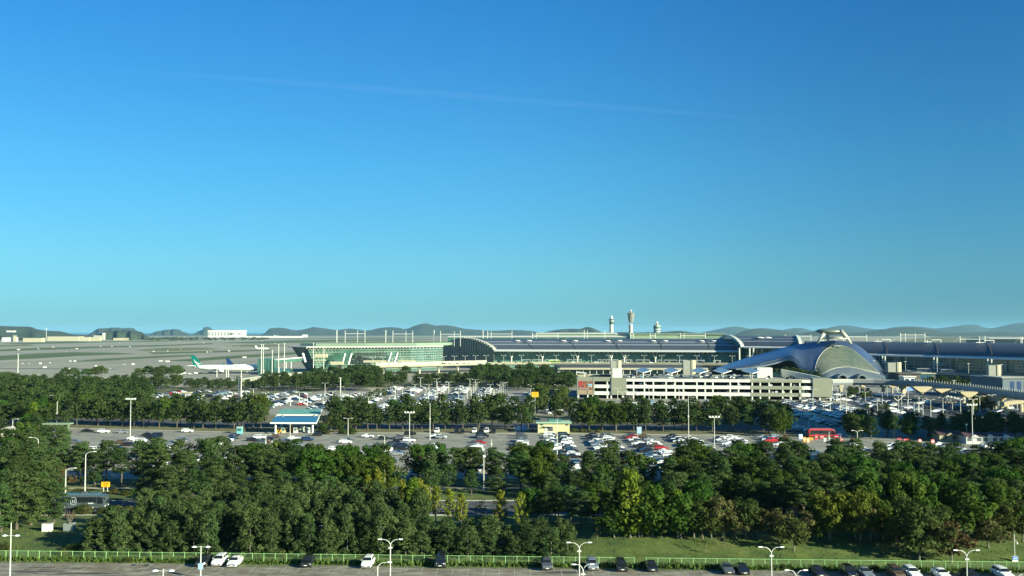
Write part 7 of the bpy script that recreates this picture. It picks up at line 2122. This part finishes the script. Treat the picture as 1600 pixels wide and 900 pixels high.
# facing row at the back kerb
for px in (122, 140, 161, 200, 290, 680, 700, 812, 823, 834, 854, 866, 878, 905):
    pass
for px, col, tp in ((806, 'black', 'suv'), (816, 'black', 'sedan'), (742, 'silver', 'sedan')):
    pass
for px, py, tp, col, lab in ((137, 674, 'sedan', 'black', 'black sedan parked under trees at the left end of the middle car park'), (162, 675, 'suv', 'white', 'white suv beside the left kerb of the middle car park'), (191, 675.5, 'sedan', 'silver', 'silver sedan by the left kerb near the tall mast'), (293, 674, 'suv', 'white', 'white suv under the pines at the left kerb'), (575, 682, 'sedan', 'white', 'lone white sedan side-on in the open middle car park')):
    x, y = P(px, py + 1.5); C(tp, col, x, y, math.pi / 2, .02, 'mid', lab)
for px, py, tp, col in ((682, 677, 'van', 'white'), (713, 677.5, 'suv', 'black'), (722, 677.5, 'sedan', 'black'), (741, 677, 'van', 'white'), (751, 677.5, 'suv', 'black'), (760, 677, 'van', 'white'), (771, 677.5, 'suv', 'black')):
    x, y = P(px, py); C(tp, col, x, y + 2, 0, .02, 'kerb')
C('suv', 'black', *P(641, 680), math.pi / 2, .02, 'mid', 'large black suv side-on left of the T-shaped mast')
C('sedan', 'white', *P(682, 684), math.pi / 2, .02, 'mid', 'white sedan side-on at the foot of the tall slim mast')
# cars seen between trunks behind row D
for k in range(10):
    px = rc.choice((rc.uniform(925, 1180), rc.uniform(600, 800))); D = rc.uniform(452, 464); C(rtype(), rcol(), X(px, D), D, math.pi / 2, .02, 'far')
# far car park blocks
def block(px0, px1, D0, D1, dens, xstep=7.6, ystep=2.8, band='far', skip=None):
    y = D0; 
    xa, xb = X(px0, (D0 + D1) / 2), X(px1, (D0 + D1) / 2)
    x = xa; c = 0
    while x < xb:
        y = D0 + rc.random() * 2
        while y < D1:
            px = pxof(x, y)
            if rc.random() < dens and px0 - 5 < px < px1 + 5 and not (skip and skip(px, y)): C(rtype(), rcol(), x + rc.uniform(-.2, .2), y, (1 if c % 2 else -1) * math.pi / 2, .02, band)
            y += ystep
        x += 5.4 if c % 2 == 0 else 10.5
        c += 1
block(395, 470, 468, 640, .55)
block(470, 600, 480, 620, .45)
block(580, 838, 470, 690, .62, skip=lambda p, y: 770 < p and y > 560)
block(240, 395, 560, 640, .45)
block(856, 872, 470, 560, .5)
block(890, 1225, 468, 545, .55)
block(1228, 1345, 402, 560, .72)
block(1345, 1430, 455, 600, .55)
block(1430, 1590, 470, 540, .22)
block(1236, 1330, 560, 640, .5)
block(1235, 1290, 385, 402, .6, band='far')
# rooftop and in-building cars
for k in range(64):
    px = rc.uniform(980, 1262); yy = rc.choice((6, 12, 19, 26, 33, 40, 47, 54)); p = garage_world(gx(px), yy, 11.62)
    if abs(px - 1204) < 15 and 26 < yy < 46: continue
    C(rtype(), rcol(), p[0], p[1], gyaw + rc.choice((0, math.pi)), 11.62, 'roof')
for f in (4.02, 8.02):
    for k in range(44):
        px = rc.uniform(930, 1266); p = garage_world(gx(px), rc.choice((3.6, 9.5)), f); C(rtype(), rcol(), p[0], p[1], gyaw + rc.choice((0, math.pi)), f, 'roof')
# vehicles on the departures road
for k in range(34):
    t = rc.random() * 6.98; i = int(t); f = t - i; i += 1; a, b = dp[i], dp[i + 1] if i + 1 < len(dp) else dp[i]
    x, y = lerp(a[0], b[0], f), lerp(a[1], b[1], f) + rc.choice((-5, -1.5, 2, 6)); C(rtype(), rcol(), x, y, math.pi / 2, 7.8, 'deck')
for k in range(10):
    i = rc.randrange(0, 3); f = rc.random(); a, b = dp2[i], dp2[i + 1]; C(rtype(), rcol(), lerp(a[0], b[0], f), lerp(a[1], b[1], f) + rc.choice((-4, 0, 3)), 1.0, 6.5, 'deck')
# remove overlaps on the ground
CARS.sort(key=lambda c: c['y'])
kept = []
for c in CARS:
    bad = False
    for k in kept[-90:]:
        if abs(k['z'] - c['z']) < 1 and abs(k['x'] - c['x']) < (4.9 if abs(math.cos(c['rz'])) < .7 else 2.0) and abs(k['y'] - c['y']) < (2.1 if abs(math.cos(c['rz'])) < .7 else 4.9): bad = True; break
    if not bad or c['label']: kept.append(c)
CARS = kept
SPREC = 0
groups = {}
mid_items = []; kerb_items = []; far_items = []
far_c = []
for i, c in enumerate(CARS):
    if i >= 300 or c['row'] in ('roof', 'deck'): far_c.append(c); continue
    det = 2 if c['row'] == 'front' else 1
    root = empty('parked_car', (c['x'], c['y'], c['z']), c['rz'])
    for n, me in car_parts(c['tp'], c['col'], det): link(n, me, root)
    root['category'] = 'van' if c['tp'] == 'van' else 'car'
    root['group'] = c['group'] if c['row'] == 'front' else {'mid': 'cars in the middle car park', 'kerb': 'cars nosed to the back kerb of the middle car park', 'far': 'cars in the far car park'}[c['row']]
    px = pxof(c['x'], c['y'])
    tp = c['tp'] if c['tp'] != 'hatchback' else 'small hatchback'
    if c['label']: root['label'] = c['label']
    else: {'mid': mid_items, 'kerb': kerb_items, 'far': far_items}[c['row']].append((root, px + c['y'] * .001, '%s %s' % (c['col'], tp)))
MKC = [(205, 'the left tall mast'), (464, 'the toll gate'), (672, 'the tall slim mast'), (866, 'the yellow office'), (1075, 'the tall central mast'), (1283, 'the red coach'), (1547, 'the guard house')]
label_by_landmark(mid_items, MKC, '%s in the middle lot, # to the @')
label_by_landmark(kerb_items, [(672, 'the tall slim mast')], '%s nosed to the back kerb, # to the @')
label_by_landmark(far_items, MKC, '%s in the far lot, # to the @')
V = []; F = []; MI = []; ml = []; b = 0
for c in far_c:
    v, f, m = merged(c['tp'], c['col']); a = c['rz']; ca, sa = math.cos(a), math.sin(a)
    R3 = np.array([[ca, -sa, 0], [sa, ca, 0], [0, 0, 1]]); w = v @ R3.T + np.array([c['x'], c['y'], c['z']])
    V.extend(map(tuple, w)); F.extend([tuple(b + i for i in q) for q in f]); b += len(v)
    for q in m:
        if q not in ml: ml.append(q)
        MI.append(ml.index(q))
o = link('distant_parked_cars', np_mesh('distant_parked_cars', V, F, MI, ml)); o['kind'] = 'stuff'; o['label'] = 'dense rows of far parked cars around and on the car park building'
print('CARS', len(CARS), 'joined', len(far_c))
# coach on the departures road
coach('coach', (X(866, 995, 8), 992, 7.8), 0.0, 'lime green coach on the elevated road in front of the arched hall', 11, 3.4, mat('bus_lime', (.45, .6, .2), .4), M_glassd, M_white)
coach('coach', (X(1443, 800, 8), 799, 6.5), -.55, 'white coach on the elevated road in front of the right wing', 11, 3.3, M_white, M_glassd, M_white)
coach('coach', (X(1482, 775, 8), 776, 6.5), -.55, 'pale grey coach right of the white coach before the right wing', 11, 3.3, mat('bus_grey', (.4, .42, .42), .4), M_glassd, M_white)
# ------------------------------------------------------------------ lamp posts
def lamp(kind, px, ptop, pbase=None, D=None, h=None, label='', group=None, side=1, arm=1.7):
    if D is None: D = P(px, pbase)[1]
    a = Q(px, ptop, D); z0 = H(a.x, D); hh = h or a.z - z0
    root = empty('lamp_post', (a.x, D, z0), 0, label, 'lamp post', group)
    near = D < 200
    n = 8 if near else 5
    r0 = .10 if near else (.13 if D < 400 else .16)
    mb = MB(); mb.tube([(0, 0, 0), (0, 0, hh * .5), (0, 0, hh * (.93 if kind in ('double', 'single') else 1))], [r0 * 1.3, r0, r0 * .75], n, M_lampw)
    mb.lathe([(r0 * 2.2, 0), (r0 * 2.2, .12), (r0 * 1.3, .3)], n, M_lampw); mb.build('pole', root)
    def armhead(s, z, L, rise):
        mb = MB(); pts = [(0, 0, z), (s * L * .18, 0, z + rise * .55), (s * L * .5, 0, z + rise * .92), (s * L, 0, z + rise)]
        mb.tube(pts, [.06, .055, .05, .045] if near else [.09, .08, .07, .06], n, M_lampw); mb.build('arm', root)
        mb = MB(); x = s * L; w = .5 if near else .6
        mb.hexa([(x - .05 * s - .0, -.13, z + rise - .05), (x + s * w, -.13, z + rise - .02), (x + s * w, .13, z + rise - .02), (x - .05 * s, .13, z + rise - .05), (x - .05 * s, -.11, z + rise + .1), (x + s * w, -.09, z + rise + .07), (x + s * w, .09, z + rise + .07), (x - .05 * s, .11, z + rise + .1)], M_lamph); mb.build('lamp_head', root)
    if kind == 'double':
        for s in (-1, 1): armhead(s, hh * .91, arm - .4, hh * .075)
        if near: mb = MB(); mb.box(-.28, .28, -.2, .2, hh * .86, hh * .88, M_lampw); mb.build('speaker_bracket', root)
    elif kind == 'single': armhead(side, hh * .92, arm, hh * .06)
    elif kind == 'cross':       # heads part-way up on straight arms
        for s in (-1, 1):
            z = hh * .78; mb = MB(); mb.tube([(0, 0, z), (s * .7, 0, z)], .04, 6, M_lampw); mb.build('arm', root)
            mb = MB(); mb.lathe([(.06, -.06), (.42, -.03), (.42, .03), (.1, .16)], 10, M_lamph, (s * 1.0, 0, z)); mb.build('lamp_head', root)
    elif kind == 'discs':       # pair of disc heads at the top
        for s in (-1, 1):
            z = hh * .97; mb = MB(); mb.tube([(0, 0, z), (s * .7, 0, z)], .04, 6, M_lampw); mb.build('arm', root)
            mb = MB(); mb.lathe([(.06, -.06), (.45, -.03), (.45, .03), (.1, .16)], 10, M_lamph, (s * 1.1, 0, z)); mb.build('lamp_head', root)
    elif kind == 'tee':
        mb = MB(); mb.box(-1.9, 1.9, -.12, .12, hh - .35, hh - .1, M_lampw); mb.build('crossarm', root)
        for x in (-1.6, -.6, .6, 1.6): mb = MB(); mb.box(x - .25, x + .25, -.25, .15, hh - .1, hh + .25, M_lamph); mb.build('lamp_head', root)
    elif kind == 'ball':
        mb = MB(); mb.lathe([(.05, hh - .2), (.42, hh), (.42, hh + .3), (.1, hh + .5)], 10, M_lamph); mb.build('lamp_head', root)
    elif kind == 'mast':
        mb = MB(); mb.box(-.25, .25, -.2, .2, hh * .55, hh * .55 + .6, M_lampw); mb.build('camera_box', root)
    return root
G1 = 'tall twin-arm lamp posts in the front car park'
for px, pt, D, lab in ((610, 841, 140, 'tall white twin-arm lamp post left of centre at the lower frame'), (905, 846, 137.6, 'tall white twin-arm lamp post at lower centre'), (1205, 853, 134.7, 'tall white twin-arm lamp post third from the left along the lower frame'), (1510, 858, 132.7, 'rightmost tall white twin-arm lamp post'),):
    lamp('double', px, pt, D=D, label=lab, group=G1)
for px, pt, D, lab, k in ((590, 876, 126, 'low-seen lamp post with one right arm beside the left tall twin lamp', 'single'), (911, 880, 124.6, 'lower twin-arm lamp post overlapping the centre tall one', 'double'), (1244, 889, 121.6, 'lower twin-arm lamp post right of the third tall one', 'double'), (1588, 895, 119.4, 'twin-arm lamp post cut by the lower right corner', 'double')):
    lamp(k, px, pt, D=D, label=lab, group='nearer twin-arm lamp posts cut by the lower frame', arm=1.35)
lamp('cross', 17.5, 817, D=156.5, label='white pole with two disc lamps part-way up at the left edge')
lamp('discs', 314, 853, D=158.2, label='slim pole with two disc lamps and a pale blue box by the white cars')
q = Q(314, 884, 158); mb = MB(); mb.box(q.x - .35, q.x + .35, 157.6, 158.0, q.z - .5, q.z + .45, MATS['pale_blue']); tag(mb.build('meter_box'), 'pale blue meter box fixed to the slim lamp pole by the white cars', 'box')
lamp('discs', 255, 889, D=131, label='slim pole with two disc lamps cut by the lower frame')
lamp('single', 511, 821, 867.5, label='single left-arm lamp post standing just inside the fence', side=-1, arm=.9)
GR_ = 'single-arm lamp posts along the road'
for px, pt, pb, s, k, lab in ((134, 704, 789, 1, 'single', 'tall curved single-arm lamp post in front of the coach front'), (103, 730, 794, 1, 'single', 'curved single-arm lamp post in front of the coach middle'), (60, 682, 752, -1, 'single', 'lamp post with long left arm above the left pines'), (35, 698, 745, 1, 'mast', 'slim plain pole at the far left above the pines'), (545, 714, 757, 1, 'single', 'single-arm lamp post above the green broadleaf trees'), (756, 714, 768, 1, 'ball', 'ball-topped lamp post beside the umbrella-shaped pines'), (1397, 727, 760, -1, 'single', 'single-arm lamp post among the right grove tops'), (482, 746, 776, -1, 'mast', 'pale pole partly hidden by the pines left of centre'), (1598, 730, 762, -1, 'single', 'lamp arm reaching in at the right edge'), (372, 714, 745, 1, 'single', 'lamp head peeping out between the left pines'), (967, 701, 740, 1, 'ball', 'ball lamp among the umbrella pines left of the gap')):
    lamp(k, px, pt, pb, label=lab, group=GR_, side=s, arm=1.9)
GM = 'masts and lamp posts of the middle car park'
for k, px, pt, pb, lab in (('tee', 204.5, 623, 687, 'tall T-topped mast left of the silver sedans'), ('mast', 672, 630, 687, 'tall slim white mast in the open middle car park'), ('tee', 640, 644, 689, 'T-topped mast left of the tall slim mast'), ('mast', 1075.5, 618, 693, 'tall slim mast right of centre in the middle car park'), ('tee', 1116, 651, 700, 'T-topped mast right of the tall central mast'), ('mast', 948, 686, 736, 'slim pole above the dark pines right of the yellow office'), ('mast', 870.5, 655, 722, 'tall slim pole right in front of the yellow office'), ('mast', 1322, 610, 682, 'very tall mast beside the red coach'), ('double', 1339.5, 672, 715, 'twin-arm lamp right of the red coach'), ('mast', 1313, 681, 712, 'slim pole below the red coach with a red patch'), ('tee', 1518.5, 632, 697, 'tall T-topped mast before the white guard house'), ('mast', 425, 688, 722, 'short slim pole left of the toll gate lamp'), ('double', 415.5, 678, 705, 'low twin-arm lamp left of the toll gate'), ('double', 453.5, 661, 692, 'twin-arm lamp post in front of the toll gate'), ('single', 601, 680, 704, 'small lamp with left arm above the green trees'), ('mast', 768, 686, 706, 'short thick pole right of the white vans'), ('single', 20, 654, 684, 'lamp with right arm beside the cream hut'), ('single', 84.5, 617, 648, 'lamp with left arm above the left lime tree'), ('mast', 89.5, 627, 672, 'mast behind the left bus shelter'), ('mast', 1295.5, 674, 700, 'slim pole in front of the red coach'), ('double', 544, 653, 680, 'twin-arm lamp beside the bush right of the toll gate'), ('ball', 1510, 664, 690, 'ball lamp beside the tall mast before the guard house')):
    lamp(k, px, pt, pb, label=lab, group=GM, side=-1 if 'left arm' in lab else 1)
lp = random.Random(3)
items = []
LB = [(415, 613, 632), (420, 618, 634), (454, 617, 634), (468, 612.5, 631), (480.5, 613, 634), (505, 620, 634), (520, 611, 627), (540, 614, 632), (508, 598, 622), (532, 604, 622), (566, 613, 625), (576, 620, 634), (581.5, 607.5, 618), (609, 618, 632), (617, 617, 634), (629, 607, 622), (642, 604, 622), (648.5, 600, 617), (666, 607, 615), (669, 614, 629), (680.5, 608.5, 627), (689, 604, 622), (694, 600.5, 618), (701, 596.5, 613), (688, 614, 634), (683.5, 596, 620), (725, 618, 629), (730, 610, 622), (736, 604, 621), (740, 601, 615), (745, 597, 610), (758, 617, 630), (772, 613, 627), (779, 609, 624), (783, 602, 622), (786, 598, 616), (789, 597, 610), (797, 617, 630), (830, 601, 622), (829, 607, 630), (827, 613, 636), (871, 601, 622), (873, 608, 630), (877, 620, 640), (876, 632, 648), (907, 622, 640), (965, 606, 624), (972, 612, 628), (983, 620, 632), (1014, 606, 624), (1032, 618, 634), (1061, 607, 625), (1066, 612, 630), (1083, 620, 633), (1108, 626, 646), (1139, 616, 634), (1234, 618, 640), (1256, 604, 626), (1270, 608, 632), (1283, 632, 652), (1297, 622, 641), (1309, 606, 628), (1313, 626, 643), (1330, 598, 612), (1343, 602, 622), (1352, 612, 632), (1347, 598, 610), (1364, 636, 652), (1371, 627, 643), (1386, 602, 622), (1407, 636, 652), (1418, 624, 640), (1428, 628, 645), (1435, 630, 647), (1488, 628, 645), (1529, 627, 640), (396, 607, 628), (363, 613, 630), (344, 617, 630), (385, 616, 628), (308, 620, 634), (235, 616, 632), (157, 606, 620), (194, 618, 632), (52, 585, 600), (58.5, 584, 602)]
LB += [(lp.uniform(1345, 1590), 0, lp.uniform(632, 652)) for k in range(22)] + [(lp.uniform(600, 800), 0, lp.uniform(606, 632)) for k in range(14)] + [(lp.uniform(1230, 1345), 0, lp.uniform(610, 660)) for k in range(12)]
for px, pt, pb in LB:
    if pt == 0:
        D_ = P(px, pb)[1]; pt = 519 + (40 - 8) * 1500 / D_
    o = lamp('double', px, pt, pb, label='x', group='white twin-arm lamp posts of the far car parks', arm=1.9); items.append((o, px, 'white twin-arm lamp'))
label_by_landmark(items, [(464, 'the toll gate'), (672, 'the tall slim mast'), (836, 'the yellow lot sign'), (1193, 'the blue lot sign'), (1322, 'the very tall mast'), (205, 'the tall T mast')], '%s in the far lots, # to the @')
# tall white poles by the concourse and lamps on the elevated road
items = []
for px, pt, pb, D in ((408.5, 538, 572, 860), (411.5, 538, 572, 862), (425.5, 547, 573, 865), (435.5, 537.5, 576, 850), (444.5, 536, 562, 900), (490, 536, 574, 840), (506, 541, 585, 800), (412, 578, 600, 700), (436, 574, 598, 720), (377, 588, 632, 560), (373.5, 590, 632, 561), (532, 590, 618, 640), (28.5, 553, 582, 950), (339, 575, 590, 860), (354, 576, 592, 860), (357, 577, 592, 862), (377, 579, 592, 864)):
    a = Q(px, pt, D); mb = MB(); mb.tube([(a.x, D, 0), (a.x, D, a.z)], [.42, .3], 6, M_lampw); mb.box(a.x - .9, a.x + .9, D - .2, D + .2, a.z - .3, a.z, M_lampw)
    o = tag(mb.build('floodlight_pole'), 'x', 'pole', 'plain tall white poles near the concourse'); items.append((o, px, 'plain tall white pole'))
label_by_landmark(items, [(346, 'the green-tailed jet'), (480, 'the concourse left end')], '%s, # to the @')
items = []
for k in range(30):
    t = 7.9 * k / 29; i = min(7, int(t)); f = t - i; a, b = dp[i], dp[i + 1]
    x, y = lerp(a[0], b[0], f), lerp(a[1], b[1], f) - 9.5
    root = empty('lamp_post', (x, y, 7.8), 0, 'x', 'lamp post', 'lamp posts along the elevated road')
    mb = MB(); mb.tube([(0, 0, 0), (0, 0, 8.4)], [.2, .13], 5, M_lampw); mb.build('pole', root)
    for s in (-1, 1):
        mb = MB(); mb.bar((0, 0, 8.2), (s * 2.0, 0, 8.7), .16, M_lampw); mb.box(s * 2.3 - .5, s * 2.3 + .5, -.25, .25, 8.6, 8.85, M_lamph); mb.build('lamp_head', root)
    items.append((root, pxof(x, y), 'slim twin lamp post'))
for k in range(8):
    t = 3.9 * (k + .5) / 8; i = int(t); f = t - i; a, b = dp2[i], dp2[i + 1]
    x, y = lerp(a[0], b[0], f), lerp(a[1], b[1], f) - 7.5
    root = empty('lamp_post', (x, y, 6.5), 0, 'x', 'lamp post', 'lamp posts along the elevated road')
    mb = MB(); mb.tube([(0, 0, 0), (0, 0, 8.8)], [.18, .12], 5, M_lampw); mb.build('pole', root); mb = MB(); mb.box(-.9, .9, -.25, .25, 8.8, 9.0, M_lamph); mb.build('lamp_head', root)
    items.append((root, pxof(x, y), 'slim twin lamp post'))
label_by_landmark(items, [(730, 'the arched hall end'), (962, 'the cream vent shaft'), (1300, 'the dome crest')], '%s on the elevated road, # to the @')
# small clutter on the departures level: kiosks, signs and shelters that read as pale specks
items = []
for k in range(24):
    i = lp.randrange(3, 7); f = lp.random(); a, b = dp[i], dp[i + 1]; x, y = lerp(a[0], b[0], f), lerp(a[1], b[1], f) + 11
    w = lp.uniform(2, 5); root = empty('kerbside_shelter', (x, y, 7.8), 0, 'x', 'shelter', 'kerbside shelters in front of the terminal')
    mb = MB(); mb.box(-w, w, -.8, .8, 3.3, 3.6, M_steelw); mb.build('roof', root)
    for sx in (-w * .9, w * .9): mb = MB(); mb.box(sx - .15, sx + .15, -.15, .15, 0, 3.3, M_steelw); mb.build('post', root)
    items.append((root, pxof(x, y), 'pale kerbside shelter'))
label_by_landmark(items, [(730, 'the arched hall end'), (962, 'the cream vent shaft')], '%s on the elevated road, # to the @')
# posts and shelters forming the pale clutter in front of the right wing
mb = MB(); 
for k in range(70):
    px = lp.uniform(1395, 1560); D = lp.uniform(640, 700); x = X(px, D); hgt = lp.uniform(2.5, 5.5); mb.box(x - .14, x + .14, D - .1, D + .1, 0, hgt, M_steelw)
    if k % 3 == 0: mb.box(x - 1.6, x + 1.6, D - .2, D + .2, hgt - .25, hgt, M_conc)
o = mb.build('forecourt_clutter'); o['kind'] = 'stuff'; o['label'] = 'dense pale posts and railings in the forecourt right of the dome'

# ------------------------------------------------------------------ air
mb = MB(); mb.box(-60000, 60000, -2000, 62000, -2.0, 320.0, None)
hz = mb.build('haze', mats=[]); hz['kind'] = 'stuff'
hm = bpy.data.materials.new('haze_air'); hm.use_nodes = True; hm.node_tree.nodes.clear()
ho = hm.node_tree.nodes.new('ShaderNodeOutputMaterial'); hv = hm.node_tree.nodes.new('ShaderNodeVolumePrincipled')
hv.inputs['Color'].default_value = (.32, .68, .95, 1); hv.inputs['Density'].default_value = 2.0e-5; hv.inputs['Anisotropy'].default_value = 0.0
hm.node_tree.links.new(hv.outputs[0], ho.inputs['Volume']); hz.data.materials.append(hm)

# thin high wisps: a long faint vapour trail and two short ones
wm = bpy.data.materials.new('vapour'); wm.use_nodes = True; wm.node_tree.nodes.clear()
wo = wm.node_tree.nodes.new('ShaderNodeOutputMaterial'); wv = wm.node_tree.nodes.new('ShaderNodeVolumePrincipled')
wv.inputs['Color'].default_value = (.95, .97, 1, 1); wv.inputs['Density'].default_value = 3.2e-5
wm.node_tree.links.new(wv.outputs[0], wo.inputs['Volume'])
for (x0, y0, x1, y1, w, lab) in ((180, 108, 1230, 188, 13, 'long faint vapour trail slanting across the sky'), (1314, 381.5, 1344, 381, 3, 'tiny bright wisp low in the right sky'), (1572, 210, 1640, 207, 3, 'short faint wisp at the right edge of the sky')):
    N = 40; Dd = 70000; rr2 = random.Random(int(x0))
    pts = []; rad = []
    for k in range(N + 1):
        t = k / N; q = Q(lerp(x0, x1, t), lerp(y0, y1, t) , Dd)
        pts.append(q); rad.append(max(3, w * Dd / FPX * .5 * math.sin(math.pi * min(1, max(0.01, t))) ** .6 ))
    mb = MB(); mb.tube(pts, rad, 10); o = mb.build('vapour_trail', mats=[wm], smooth=True); o['kind'] = 'stuff'; o['label'] = lab
for o in bpy.data.objects:
    if 'label' in o and len(o['label'].split()) > 16: print('LONG', o['label'])
